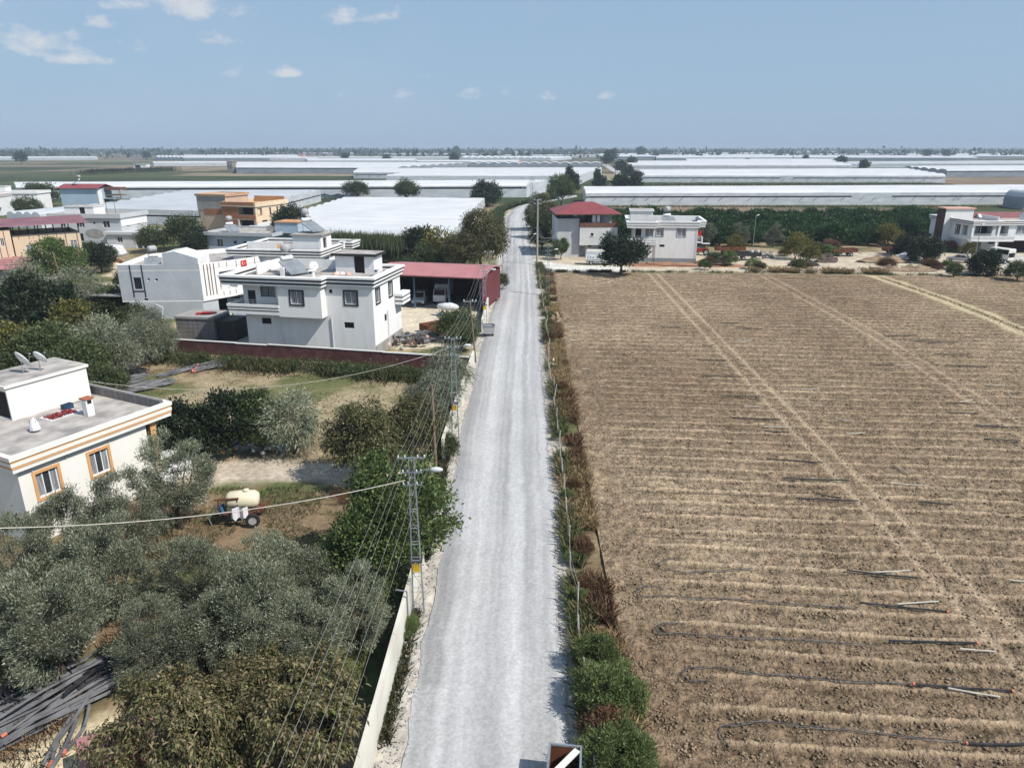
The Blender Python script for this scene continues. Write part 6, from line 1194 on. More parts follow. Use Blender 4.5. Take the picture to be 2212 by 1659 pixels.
# shrubs and bushes on the right verge near the camera
for i, (x, y, s, k_, lab) in enumerate([(1290, 1415, .95, 'shrub', 'feathery green shrub at the top of the near verge clump'), (1330, 1440, .7, 'shrub', 'small green shrub leaning over the field edge'), (1300, 1500, 1.15, 'shrub', 'biggest feathery green shrub of the near verge clump'), (1345, 1510, .9, 'shrub', 'green shrub on the field side of the near clump'), (1310, 1570, 1.0, 'rusty', 'browning shrub inside the near verge clump'), (1345, 1600, 1.0, 'shrub', 'green shrub below the near verge clump by the leaning post'), (1300, 1640, 1.0, 'shrub', 'green shrub beside the rusty skip at the bottom edge'), (1370, 1650, .9, 'shrub', 'green shrub at the bottom edge on the field side'),
      (1245, 1270, .6, 'shrub', 'dark green shrub on the verge above the near clump'), (1232, 1190, .45, 'shrub', 'small green shrub at the fence, above the dark one'), (1225, 1060, .55, 'shrub', 'green shrub at the fence opposite the second olive row'), (1205, 930, .6, 'shrub', 'green shrub on the verge halfway up the field'), (1190, 680, .8, 'shrub', 'green shrub among the rusty weeds beside the two thin poles'), (1268, 1250, .8, 'rusty', 'rust-brown shrub on the field side of the fence, nearest'), (1260, 1170, .9, 'rusty', 'rust-brown shrub on the field side of the fence, second'), (1240, 1040, .8, 'rusty', 'rust-brown shrub on the field side of the fence, third'), (1215, 830, .9, 'rusty', 'dark rust shrub where the verge widens'), (1185, 725, 1.1, 'rusty', 'pinkish dry shrub on the upper verge'), (1180, 655, .8, 'shrub', 'green shrub on the upper verge below the parked truck'), (880, 1345, .7, 'shrub', 'small green bush at the foot of the near lattice pole')]):
    tree(k_, at_px(x, y, .7), s if y > 1390 else s * .78, lab)
pr = random.Random(8)
for k in range(26):                                                    # scrub between the parked machinery and the field edge
    x = pr.uniform(1520, 2060); y = pr.choice([pr.uniform(572, 584), pr.uniform(536, 556)]); kk = pr.choice(['rusty', 'shrub', 'rusty', 'shrub'])
    tree(kk, G(x, y), pr.uniform(1.0, 2.0), f"{'rust-brown' if kk == 'rusty' else 'green'} scrub bush in the machinery yard, {ordn(k + 1)} of the scattered clumps", 'scrub bushes in the machinery yard', sz=pr.uniform(.6, .9))
c = thing('brush_heap', 'heap of cut brown branches beside the green tree', 'brush', (*G(750, 1085), 0), 0)
b = MB(); 
for i in range(70): a = pr.uniform(0, 6.28); b.tube([(pr.uniform(-.4, .4), pr.uniform(-.4, .4), pr.uniform(0, .5)), (math.cos(a) * 1.1, math.sin(a) * .8, pr.uniform(.2, 1.2))], .015, .006, 3)
b.build('branches', M['rust'], c)
# ------------------------------------------------------------------ walls, fences, poles and wires
def yard_wall(name, label, pts, h, mat, th=0.18, cope=None, seed=0, gaps=()):
    t = thing(name, label, 'wall', (pts[0][0], pts[0][1], 0)); rg = random.Random(seed)
    for i in range(len(pts) - 1):
        a, b = Vector(pts[i]), Vector(pts[i + 1]); Ln = (b - a).length; e = (b - a) / Ln; nr = Vector((e.y, -e.x)); n = max(1, round(Ln / 4.2)); o = a - Vector(pts[0])
        for k in range(n):
            u0, u1 = Ln * k / n, Ln * (k + 1) / n - .012; hh = h + rg.uniform(-.05, .05); d = rg.uniform(-.008, .008)
            P = lambda u, s_: (o.x + e.x * u + nr.x * (s_ + d), o.y + e.y * u + nr.y * (s_ + d))
            MB().prism([P(u0, th / 2), P(u1, th / 2), P(u1, -th / 2), P(u0, -th / 2)], -.1, hh).build('wall_panel', M[mat], t)
            if cope: MB().prism([P(u0, th / 2 + .05), P(u1, th / 2 + .05), P(u1, -th / 2 - .05), P(u0, -th / 2 - .05)], hh, hh + .07).build('coping', M[cope], t)
    return t
yard_wall('boundary_wall', 'cream rendered wall along the near left side of the road', [(-5.25, 14), (-5.05, 21), (-4.75, 33)], 1.65, 'wallcream', seed=1)
yard_wall('boundary_wall', 'cream rendered wall along the road before the wooden pole', [(-4.85, 45.8), (-4.55, 54), (-3.85, 68.5)], 1.75, 'wallcream', seed=2)
yard_wall('boundary_wall', 'low pale wall beside the red-clad side of the open shed', [(-3.6, 83), (-3.3, 96)], 1.6, 'wallcream', seed=3)
yard_wall('red_wall', 'long wine-red rough wall below the black-striped house', [(-36.6, 74.4), (-22, 71.2), (-4.2, 67.4)], 1.4, 'redwall', .2, 'offwhite', 4)
yard_wall('garden_wall', 'cream garden wall running back to the wine-red wall', [(-44, 54), (-40.3, 63.5), (-36.75, 74.2)], 1.5, 'wallcream', seed=5)
yard_wall('yard_wall', 'grey concrete yard wall behind the big dark tree at left', [(-90, 98), (-73.5, 100.8), (-65, 102.8), (-58.5, 105.6)], 1.6, 'concrete', seed=6)
yard_wall('yard_wall', 'low block wall between the canopy house and the flagged house', [(-66, 124), (-52, 122)], 1.2, 'concrete', seed=7)
# leaning gate frame on the near wall
c = thing('bent_stake', 'thin metal stake bent over the near cream wall', 'stake', (-4.75, 27.5, 0)); MB().tube([(0, 0, 0), (0, 0, 2.0)], .035, n=5).build('post', M['galv'], c); MB().tube([(0, 0, 2.0), (-.5, .05, 2.05)], .035, n=5).build('arm', M['galv'], c)

fence = thing('post_fence', 'leaning stake fence with pale cord between the verge and the ploughed field', 'fence', (3.3, 20, 0)); pr = random.Random(12); tops = []
yv = 16.5
while yv < 124:
    X = float(road_x(yv, 1)) + .82 + pr.uniform(-.12, .12); tx, ty = pr.uniform(-.22, .22), pr.uniform(-.15, .3); h = pr.uniform(1.05, 1.4)
    MB().tube([(X - 3.3, yv - 20, -.1), (X - 3.3 + tx, yv - 20 + ty, h)], .05, .045, 6).build('post', M['polecrete'], fence); tops.append(Vector((X - 3.3 + tx, yv - 20 + ty, h))); yv += pr.uniform(2.3, 3.1)
for f in (.95, .6):
    w_ = MB()
    for a, b in zip(tops, tops[1:]): a2, b2 = Vector((a.x, a.y, a.z * f)), Vector((b.x, b.y, b.z * f)); m_ = (a2 + b2) / 2 - Vector((0, 0, .12)); w_.tube([a2, m_, b2], .006, n=3, cap=False)
    w_.build('cord', M['polecrete'], fence)

def lattice_pole(label, loc, h=8.4, rz=0.0, lamp=True, sign=True, w0=.52, w1=.22, big=False, mat='galv'):
    t = thing('lattice_pole', label, 'utility pole', (*loc, 0), rz, 'steel lattice poles along the road'); lg = []
    W_ = lambda z: w0 + (w1 - w0) * z / h
    for sx in (-1, 1):
        for sy in (-1, 1): MB().tube([(sx * W_(0) / 2, sy * W_(0) / 2 * .7, -.2), (sx * w1 / 2, sy * w1 / 2 * .7, h)], .026, n=4).build('leg', M[mat], t)
    br = MB(); n = int(h / .85)
    for i in range(n + 1):
        z = .5 + (h - .6) * i / n; a = W_(z) / 2; br.tube([(-a, -a * .7, z), (a, -a * .7, z)], .016, n=4); br.tube([(-a, a * .7, z), (a, a * .7, z)], .016, n=4); br.tube([(-a, -a * .7, z), (-a, a * .7, z)], .014, n=4); br.tube([(a, -a * .7, z), (a, a * .7, z)], .014, n=4)
        if i < n:
            z2 = .5 + (h - .6) * (i + 1) / n; b = W_(z2) / 2; s_ = 1 if i % 2 else -1; br.tube([(a * s_, a * .7, z), (-b * s_, b * .7, z2)], .011, n=3); br.tube([(a, -a * .7 * s_, z), (b, b * .7 * s_, z2)], .011, n=3)
    br.build('bracing', M[mat], t)
    for k, (z, wd) in enumerate(((h - .05, .62), (h - .75, .45), (h - 1.35, .45))):
        c = MB().box(-wd, wd, -.025, .025, z, z + .05).build('crossarm', M[mat], t)
        for x in (-wd + .05, -wd * .45, wd * .45, wd - .05): MB().lathe([(.02, 0), (.036, .03), (.028, .07), (.036, .1), (.01, .12)], (x, 0, z + .05), 6).build('insulator', M['lamp'], c)
    if lamp:
        a_ = MB().tube([(.1, 0, h - .8), (.55, -.15, h - .55), (.8, -.25, h - .5)], .03, n=5).build('lamp_arm', M['galv'], t)
        MB().lathe([(.02, -.3), (.07, -.26), (.115, -.08), (.11, .12), (.06, .28), (.02, .3)], (1.1, -.35, h - .44), 10, Matrix.Rotation(R(-18), 4, 'Z') @ Matrix.Rotation(R(84), 4, 'Y')).build('lamp_head', M['lamp'], a_, True)
    if sign:
        z = h * .33; a = W_(z) / 2; MB().box(-a * .8, a * .8, -a * .7 - .06, -a * .7 - .04, z - .25, z + .2).build('warning_plate', M['yellow'], t)
        g = MB(); g.box(-a - .08, a + .08, -a * .7 - .1, a * .7 + .1, z + .27, z + .31)
        for i in range(5): x = -a + 2 * a * i / 4; g.tube([(x, -a * .7 - .1, z + .3), (x, -a * .7 - .16, z + .06)], .012, n=3)
        g.build('climbing_guard', M['iron'], t)
    return t
P1, P2, P3 = (-4.43, 28.6), (-4.3, 50.0), (-3.35, 85.5)
lattice_pole('near steel lattice pole with yellow warning plate and street lamp beside the cream wall', P1, 8.1, R(3)); lattice_pole('second steel lattice pole with street lamp, by the silvery trees', P2, 7.9, R(-2)); lattice_pole('third steel lattice pole with street lamp, before the red shed', P3, 7.6, R(4))
P4, P5, P6, P7 = (5.35, 105), (4.75, 135), (5.0, 186), (6.6, 236)
lattice_pole('slim lattice pole on the right verge at the field corner', P4, 7.4, 0, True, False, .45, .2); lattice_pole('tall steel lattice pole on the right verge before the bend', P6, 14, 0, True, False, 1.0, .4); lattice_pole('distant lattice pole beyond the bend', P7, 10, 0, False, False, .7, .3)
def plain_pole(name, label, loc, h, r, mat, lean=(0, 0), arms=1, lamp=False):
    t = thing(name, label, 'utility pole', (*loc, 0)); top = (lean[0], lean[1], h); MB().tube([(0, 0, -.2), (lean[0] * .5, lean[1] * .5, h / 2), top], r, r * .65, 8).build('shaft', M[mat], t)
    for k in range(arms):
        z = h - .15 - k * .7; c = MB().box(top[0] - .7, top[0] + .7, top[1] - .04, top[1] + .04, z, z + .08).build('crossarm', M['galv'], t)
        for x in (-.6, 0.25, .6): MB().lathe([(.03, 0), (.06, .05), (.05, .12), (.02, .18)], (top[0] + x, top[1], z + .08), 6).build('insulator', M['lamp'], c)
    if lamp:
        a_ = MB().tube([(0, 0, h * .45), (-.3, -.2, h * .45 + .3)], .03, n=5).build('lamp_arm', M['galv'], t); MB().lathe([(.02, -.3), (.12, -.1), (.1, .2), (.02, .32)], (-.5, -.3, h * .45 + .38), 8, Matrix.Rotation(R(80), 4, 'Y')).build('lamp_head', M['lamp'], a_, True)
    return t
plain_pole('concrete_pole', 'tall tapered concrete pole on the right verge by the red-roofed house', P5, 12, .2, 'polecrete', (0, 0), 2, True)
W1_, W2_, W3_, W4_ = (-5.2, 44.2), (-3.75, 70.6), (-3.25, 100.5), (-64.8, 102.0)
plain_pole('wooden_pole', 'dark brown wooden pole behind the bright green tree', W1_, 6.2, .13, 'timber', (-.1, .2), 0); plain_pole('wooden_pole', 'thin wooden pole at the end of the cream road wall', W2_, 6.4, .1, 'timber', (-.5, .1), 1); plain_pole('wooden_pole', 'wooden pole at the roadside corner of the red shed', W3_, 7.2, .11, 'timber', (.05, .1), 1); plain_pole('wooden_pole', 'leaning wooden pole in the gardens at left', W4_, 7.0, .12, 'timber', (-.9, .3), 0)
for x, y, lab, h in [(1625, 545, 'thin lamp post before the orchard among the machinery', 7.5), (2104, 565, 'dark lamp post beside the silver car', 7.0)]:
    c = thing('lamp_post', lab, 'lamp post', (*G(x, y), 0)); MB().tube([(0, 0, 0), (0, 0, h)], .07, .05, 6).build('shaft', M['galv'], c); MB().lathe([(.02, -.35), (.13, -.1), (.1, .25), (.02, .36)], (.35, 0, h + .15), 8, Matrix.Rotation(R(70), 4, 'Y')).build('lamp_head', M['lamp'], c, True)
def wire(label, a, b, sag, r=.013, mat='wire', n=14, group=None, name='overhead_wire'):
    a, b = Vector(a), Vector(b); pts = [a.lerp(b, i / n) - Vector((0, 0, 4 * sag * (i / n) * (1 - i / n))) for i in range(n + 1)]
    m_ = MB(); o = Vector(a); m_.tube([p - o for p in pts], r, n=4, cap=False); w_ = m_.build(name, M[mat]); w_.location = o; return tag(w_, label, 'wire', group)
P0 = (-6.3, -9)
def bundle(a, b, ha, hb, label, group, offs, sag, r):
    for k, (dx, dz) in enumerate(offs): wire(label + ', ' + ordn(k + 1) + ' from the left', (a[0] + dx, a[1], ha + dz), (b[0] + dx, b[1], hb + dz), sag * (1 + .12 * k), r, group=group)
o6 = [(-.58, .1), (-.28, .1), (.28, .1), (.58, .1), (-.4, -.6), (.4, -1.2)]
bundle(P0, P1, 8.1, 8.05, 'pale wire from the near lattice pole towards the viewer', 'wires from the near pole towards the viewer', o6, .9, .006)
bundle(P1, P2, 8.05, 7.85, 'pale wire between the first two lattice poles', 'wires between first and second lattice poles', o6, .55, .007)
bundle(P2, P3, 7.85, 7.55, 'pale wire between the second and third lattice poles', 'wires between second and third lattice poles', o6, .75, .009)
bundle(P3, W3_, 7.5, 7.0, 'wire from the third lattice pole to the wooden pole', 'wires at the red shed', [(-.2, 0), (.2, 0)], .2, .016)
bundle(P3, P5, 7.5, 6.0, 'wire crossing the road to the concrete pole', 'wires crossing the road', [(-.2, 0), (.1, .2), (.3, -.3)], .9, .018)
bundle(P4, P5, 7.4, 7.0, 'wire between slim lattice pole and concrete pole', 'wires on the right verge', [(-.3, 0), (0, 0), (.3, 0)], .5, .018)
bundle(P5, P6, 11.6, 12.5, 'wire from the concrete pole to the tall lattice pole', 'wires towards the bend', [(-.6, 0), (0, 0), (.6, 0)], .8, .025)
bundle(P6, P7, 13.5, 9.5, 'wire between the tall and the distant lattice pole', 'wires beyond the bend', [(-.6, 0), (.6, 0)], .6, .03)
for k, z in enumerate((5.4, 4.6, 5.9)): wire(('middle', 'lowest', 'topmost')[k] + ' service cable from the concrete pole to the red-roofed house', (P5[0], P5[1], z), (9.2, 145.2, 4.4 + .4 * k), .6 + .3 * k, .025, 'wire', group='service cables of the red-roofed house')
wire('thick grey cable sagging from the near lattice pole across the olive grove', (P1[0] - .3, P1[1], 7.0), AT(-40, 1141, 24.0), .55, .02, 'pipewhite', 20)
wire('grey cable from the second lattice pole across the yard to the cream house', (P2[0] - .2, P2[1], 7.2), at_local(A, 9.6, 8.0, 5.8), 1.7, .016, 'pipewhite', 18)
wire('dark cable from the wooden pole by the shed over the red roof', (W3_[0], W3_[1], 6.8), at_local(D, 13.8, 10, 8.3), .5, .02, 'cable')
wire('dark cable from the stair tower of the cream house to the ground', at_local(A, 8.8, 6.8, 7.0), at_local(A, 11.5, 6.0, 4.4), .15, .015, 'cable')
for k in range(3): wire(('topmost', 'middle', 'lowest')[k] + ' dark cable from the leaning wooden pole to the left', (W4_[0] - .8, W4_[1] + .2, 6.6 - .5 * k), (-90, 104 + k, 5.6), .8, .02, 'cable', group='cables at the leaning pole')
# ------------------------------------------------------------------ vehicles
def wheel(par, x, y, r, w, rim=.55):
    o = MB().lathe([(r * .6, -w / 2), (r * .95, -w / 2), (r, -w * .3), (r, w * .3), (r * .95, w / 2), (r * .6, w / 2)], (x, y, r), 16, Matrix.Rotation(R(90), 4, 'X')).build('wheel', M['tyre'], par)
    MB().lathe([(.02, -w / 2 - .005), (r * rim, -w / 2 - .012), (r * rim, w / 2 + .012), (.02, w / 2 + .005)], (x, y, r), 12, Matrix.Rotation(R(90), 4, 'X')).build('rim', M['rim'], o); return o
def car(label, loc, rz, paint, kind='sedan', name='car'):
    """front towards local +x"""
    t = thing(name, label, 'car', (*loc, 0) if len(loc) == 2 else loc, rz); Lh_, W_ = 2.1, .86
    body = [(-2.1, .35), (-2.12, .75), (-2.0, .92), (-1.2, .97), (1.0, .97), (1.85, .82), (2.1, .62), (2.1, .35), (1.75, .28), (-1.75, .28)]
    MB().extr(body, -W_, W_).build('body', M[paint], t)
    if kind == 'sedan': cab = [(-1.55, .96), (-.95, 1.42), (.25, 1.45), (1.05, .96)]
    else: cab = [(-2.0, .96), (-1.75, 1.62), (.3, 1.66), (1.1, .96)]
    MB().extr(cab, -W_ + .1, W_ - .1).build('cabin', M[paint], t)
    x0, x1 = cab[1][0], cab[2][0]; zt = cab[1][1]
    def insets(a, b, f0, f1): return (a[0] + (b[0] - a[0]) * f0, a[1] + (b[1] - a[1]) * f0), (a[0] + (b[0] - a[0]) * f1, a[1] + (b[1] - a[1]) * f1)
    p, q = insets(cab[3], cab[2], .08, .9); MB().quad((p[0] + .015, -W_ + .2, p[1]), (p[0] + .015, W_ - .2, p[1]), (q[0] + .015, W_ - .24, q[1]), (q[0] + .015, -W_ + .24, q[1])).build('windscreen', M['glass'], t)
    p, q = insets(cab[0], cab[1], .12, .9); MB().quad((p[0] - .015, W_ - .2, p[1]), (p[0] - .015, -W_ + .2, p[1]), (q[0] - .015, -W_ + .24, q[1]), (q[0] - .015, W_ - .24, q[1])).build('rear_window', M['glass'], t)
    for s_ in (-1, 1):
        y = s_ * (W_ - .1 + .012); MB().quad((cab[0][0] + .35, y, 1.0), (-.35, y, 1.0), (-.35, y, zt - .06), (x0 + .08, y, zt - .06)).quad((-.28, y, 1.0), (cab[3][0] - .22, y, 1.0), (x1 + .0, y, zt - .05), (-.28, y, zt - .06)).build('side_window', M['glass'], t)
        for x in (-1.3, 1.3): wheel(t, x, s_ * (W_ - .08), .31, .2)
        MB().box(2.08, 2.12, s_ * .75 - .16, s_ * .75 + .05, .62, .74).build('headlight', M['sheet'], t); MB().box(-2.13, -2.09, s_ * .72 - .12, s_ * .72 + .1, .68, .86).build('tail_light', M['tractorred'], t)
    MB().box(2.1, 2.13, -.5, .5, .4, .55).build('grille', M['iron'], t); MB().box(-2.14, -2.12, -.26, .26, .55, .66).build('number_plate', M['sheet'], t)
    return t
def truck(label, loc, rz, L_=5.05, canvas=False, name='truck'):
    t = thing(name, label, 'truck', (*loc, 0), rz); b0, b1 = 0.0, L_ - 1.5; w = .95
    MB().box(.1, L_ - .2, -.4, .4, .45, .62).build('chassis', M['iron'], t); MB().box(b0, b1, -w, w, .75, .87).build('load_bed', M['carwhite'], t)
    if canvas:
        MB().extr([(b0, 2.0), (b0, 2.6), (b0 + .15, 2.72), (b1 - .15, 2.72), (b1, 2.6), (b1, 2.0), (b1 - .08, 2.0), (b1 - .08, 2.55), (b0 + .08, 2.55), (b0 + .08, 2.0)], -w, w).build('canopy', M['tarp'], t)
        for s_ in (-1, 1): MB().box(b0, b1, s_ * w - .03, s_ * w + .03, .87, 1.7).build('side_board', M['tarp'], t); MB().quad((b0 + .1, s_ * w, 1.7), (b1 - .1, s_ * w, 1.7), (b1 - .1, s_ * w, 2.05), (b0 + .1, s_ * w, 2.05)).build('side_opening', M['dark'], t)
        MB().box(b0 - .03, b0 + .03, -w, w, .6, 1.15).build('tail_board', M['tarp'], t); MB().quad((b0 + .3, -w + .05, .9), (b0 + .3, w - .05, .9), (b0 + .3, w - .05, 2.5), (b0 + .3, -w + .05, 2.5)).build('dark_inside', M['dark'], t)
        for x in (b0 + .05, b1 - .05):
            for s_ in (-1, 1): MB().box(x - .04, x + .04, s_ * w - .04, s_ * w + .04, 1.15, 2.55).build('stanchion', M['tarp'], t)
    else:
        MB().box(b0, b1, -w, w, .87, 2.35).build('box_body', M['carwhite'], t); MB().extr([(b0, 2.35), (b0 + .05, 2.6), (b0 + .3, 2.72), (b1 - .2, 2.66), (b1, 2.35)], -w, w).build('roof_cover', M['tarp'], t)
        y = -w - .012
        MB().box(b0 + .05, b1 - .05, y, -w - .001, 2.08, 2.3).build('blue_band', M['bluewall'], t); MB().box(b1 - 1.3, b1 - .2, y, -w - .001, 1.72, 1.92).build('dark_slot', M['dark'], t)
        g = MB()                                                       # dark lettering on the side panels
        for (x, kk) in ((.25, 'C'), (.75, 'T'), (1.15, 'N'), (2.0, 'E'), (2.5, 'L')):
            if kk == 'C': g.box(x, x + .1, y, -w - .001, 1.3, 1.65).box(x + .1, x + .28, y, -w - .001, 1.2, 1.32).box(x + .1, x + .28, y, -w - .001, 1.63, 1.74)
            if kk == 'T': g.quad((x, y, 1.22), (x + .3, y, 1.45), (x, y, 1.7))
            if kk == 'N': g.quad((x, y, 1.4), (x + .12, y, 1.3), (x + .34, y, 1.3), (x + .34, y, 1.68), (x + .2, y, 1.5))
            if kk == 'E': g.box(x, x + .34, y, -w - .001, 1.5, 1.72).box(x + .08, x + .34, y, -w - .001, 1.22, 1.44)
            if kk == 'L': g.box(x, x + .14, y, -w - .001, 1.22, 1.72).box(x + .14, x + .38, y, -w - .001, 1.22, 1.34)
        g.build('side_lettering', M['carblue'], t); MB().box(b0 + .1, b1 - .1, y, -w - .001, .88, 1.05).build('lower_band', M['galv'], t)
    c = MB().extr([(b1 + .06, .5), (b1 + .06, 2.1), (b1 + .25, 2.18), (b1 + .85, 2.12), (L_ - .05, 1.35), (L_, .95), (L_, .5)], -.88, .88).build('cab', M['carwhite'], t)
    MB().quad((b1 + .92, -.75, 2.05), (L_ - .06, -.78, 1.38), (L_ - .06, .78, 1.38), (b1 + .92, .75, 2.05)).build('windscreen', M['glass'], c).location = (.03, 0, .02)
    for s_ in (-1, 1): MB().quad((b1 + .3, s_ * .892, 1.35), (L_ - .2, s_ * .892, 1.35), (b1 + .9, s_ * .892, 2.0), (b1 + .3, s_ * .892, 2.0)).build('side_window', M['glass'], c); MB().box(L_ - .02, L_ + .03, s_ * .65 - .15, s_ * .65 + .15, .7, .9).build('headlight', M['sheet'], c)
    for x in (1.0, L_ - .75):
        for s_ in (-1, 1): wheel(t, x, s_ * .78, .38, .25)
    MB().box(1.6, 2.6, -.9, -.6, .35, .7).build('fuel_tank', M['galv'], t)
    return t
truck('white box truck with dark lettering parked under the broad dark tree', (14.0, 135.6), R(-3), 5.05)
truck('white canvas-topped truck parked at the garage of the maroon-trimmed house', (*G(2182, 570), ), R(112), 5.4, True)
car('silver-grey saloon car parked left of the dark glossy bush', G(2071, 566), R(140), 'carsilver')
car('white car parked inside the red-roofed shed', (-13.1, 100.0), R(-92), 'carwhite', 'hatch')
car('white car half hidden behind the concrete hut', G(489, 712), R(-70), 'carwhite', 'hatch')
car('white van nose beside the black-striped house', G(521, 712), R(-75), 'carwhite', 'hatch', 'van')
bt = truck('white truck with wide dark windscreen inside the red-roofed shed', (-9.6, 103.6), R(-97), 5.2)
car('grey car at the right edge beside the maroon-trimmed house', G(2245, 575), R(120), 'carsilver', 'hatch')
# farm sprayer: tank on a two-wheeled cart
s = thing('farm_sprayer', 'farm sprayer cart with cream tank, blue reel and grey wheel under the olive trees', 'sprayer', (-15.95, 37.4, 0), R(8))
MB().lathe([(.05, -.95), (.38, -.9), (.52, -.7), (.55, 0), (.52, .7), (.38, .9), (.05, .95)], (.15, 0, 1.45), 16, Matrix.Rotation(R(90), 4, 'Y')).build('tank', M['tank'], s, True)
MB().lathe([(.17, 0), (.17, .1), (.1, .13)], (.4, 0, 1.98), 10).build('tank_lid', M['tank'], s)
f = MB(); f.box(-1.2, 1.3, -.5, -.42, .75, .85).box(-1.2, 1.3, .42, .5, .75, .85).box(-1.2, -1.1, -.5, .5, .75, .85).box(1.2, 1.3, -.5, .5, .75, .85)
for x in (-1.1, -.05): f.box(x - .03, x + .03, -.53, -.47, .85, 1.75)
f.box(-1.3, .05, -.55, -.45, 1.72, 1.8); f.build('frame', M['rust'], s)
MB().lathe([(.36, -.12), (.36, -.09), (.12, -.09), (.12, .09), (.36, .09), (.36, .12)], (-1.05, -.2, .95), 14, Matrix.Rotation(R(75), 4, 'Y')).build('hose_reel', M['bluedrum'], s)
for y in (-.75, .75): wheel(s, .75, y, .42, .2, .55)
sh = MB(); nx, nz_ = 8, 6
for i in range(nx + 1):
    for j in range(nz_ + 1): sh.v.append((-.45 + .95 * i / nx, -.62 - .1 * math.sin(i * 1.3) - .05 * j / nz_, 1.25 - .72 * j / nz_ * (1 - .15 * math.sin(i * 2.2))))
for i in range(nx):
    for j in range(nz_): a = i * (nz_ + 1) + j; sh.f.append((a, a + 1, a + nz_ + 2, a + nz_ + 1))
sh.build('hanging_sheet', M['sheet'], s)
lad = MB()
for k in range(3): lad.tube([(.5, -.6 + .12 * k, .75 + .12 * k), (1.8, -.35 + .12 * k, 1.2 + .12 * k)], .025, n=4)
for k in range(5): lad.tube([(.7 + .25 * k, -.55 + .05 * k, .85 + .08 * k), (.75 + .25 * k, -.3 + .05 * k, 1.1 + .08 * k)], .02, n=4)
lad.build('spray_boom', M['rust'], s); MB().tube([(-1.2, -.1, .8), (-2.0, -.1, .45)], .04, n=5).tube([(-1.9, -.1, .5), (-1.75, -.15, 0)], .035, n=5).build('drawbar', M['galv'], s)
# red tractor
tr = thing('tractor', 'small red tractor with white sunshade beside the bright white house', 'tractor', (*G(1517, 551), 0), R(170))
MB().box(-.1, 1.5, -.35, .35, .7, 1.35).build('bonnet', M['tractorred'], tr); MB().box(-1.0, -.1, -.35, .35, .5, .95).build('chassis', M['iron'], tr); MB().box(-.9, -.5, -.25, .25, .95, 1.2).build('seat', M['iron'], tr)
for s_ in (-1, 1): wheel(tr, -.65, s_ * .7, .65, .35); wheel(tr, 1.1, s_ * .55, .38, .22); MB().box(-1.15, -.1, s_ * .7 - .18, s_ * .7 + .18, 1.3, 1.38).build('mudguard', M['tractorred'], tr); MB().tube([(-.9, s_ * .5, 1.3), (-.9, s_ * .5, 2.3)], .03, n=4).build('roof_post', M['iron'], tr)
MB().box(-1.3, .3, -.6, .6, 2.3, 2.38).build('sunshade', M['sheet'], tr); MB().tube([(-.2, 0, 1.35), (-.35, 0, 1.6)], .03, n=5).lathe([(.16, 0), (.2, .03), (.16, .06)], (-.36, 0, 1.6), 10).build('steering_wheel', M['iron'], tr)
def trailer(label, loc, rz, L_=4.5, w=1.0, mat='rust', tanks=False, z=.8):
    t = thing('trailer', label, 'trailer', (*loc, 0), rz); MB().box(0, L_, -w, w, z, z + .1).build('bed', M[mat], t)
    for nm, a in (('side_board', (0, L_, -w, -w + .06)), ('side_board', (0, L_, w - .06, w)), ('end_board', (0, .06, -w + .06, w - .06)), ('end_board', (L_ - .06, L_, -w + .06, w - .06))): MB().box(*a, z + .1, z + .75).build(nm, M[mat], t)
    r_ = MB()
    for i in range(8): x = L_ * (i + .5) / 8; r_.box(x - .04, x + .04, -w - .04, -w - .002, z + .1, z + .78)
    r_.build('ribs', M[mat], t); MB().tube([(L_, 0, z), (L_ + 1.4, 0, .4)], .06, n=5).build('drawbar', M['iron'], t)
    for x in ((L_ * .3, L_ * .75) if L_ > 4 else (L_ * .5,)):
        for s_ in (-1, 1): wheel(t, x, s_ * (w - .15), .4, .25)
    if tanks:
        for x in (L_ * .62, L_ * .86): MB().lathe([(.3, 0), (.42, .15), (.44, .6), (.4, .95), (.15, 1.1)], (x, -w * .2, z + .1), 12).build('tank', M['rim'], t, True)
    return t
trailer('rusty ribbed trailer parked before the orchard', G(1795, 553), R(1), 5.0); trailer('low rusty trailer in front of the orchard, right of the ribbed one', G(1908, 548), R(2), 4.6, .9, z=.55); trailer('dark trailer with two pale tanks beside the net bundles', G(1588, 561), R(-6), 4.8, .95, 'iron', True); trailer('long brown flat trailer behind the net bundles', G(1545, 550), R(3), 6.0, 1.0, 'rust', False, .9)
trailer('rusty open trailer bed among the debris by the black-striped house', (-10.6, 82.6), R(38), 3.4, .95, 'rust', False, .25)
cu = thing('cultivator', 'tangle of dark blue farm implement on the yard before the orchard', 'implement', (*G(1655, 558), 0), R(12))
b = MB(); pr = random.Random(3)
for i in range(22): b.tube([(pr.uniform(-1.4, 1.4), pr.uniform(-.6, .6), pr.uniform(.1, .6)), (pr.uniform(-1.4, 1.4), pr.uniform(-.6, .6), pr.uniform(.4, 1.3))], .05, n=4)
b.build('frame', M['navy'], cu)
for x in (-.9, .9): wheel(cu, x, -.6, .35, .2)
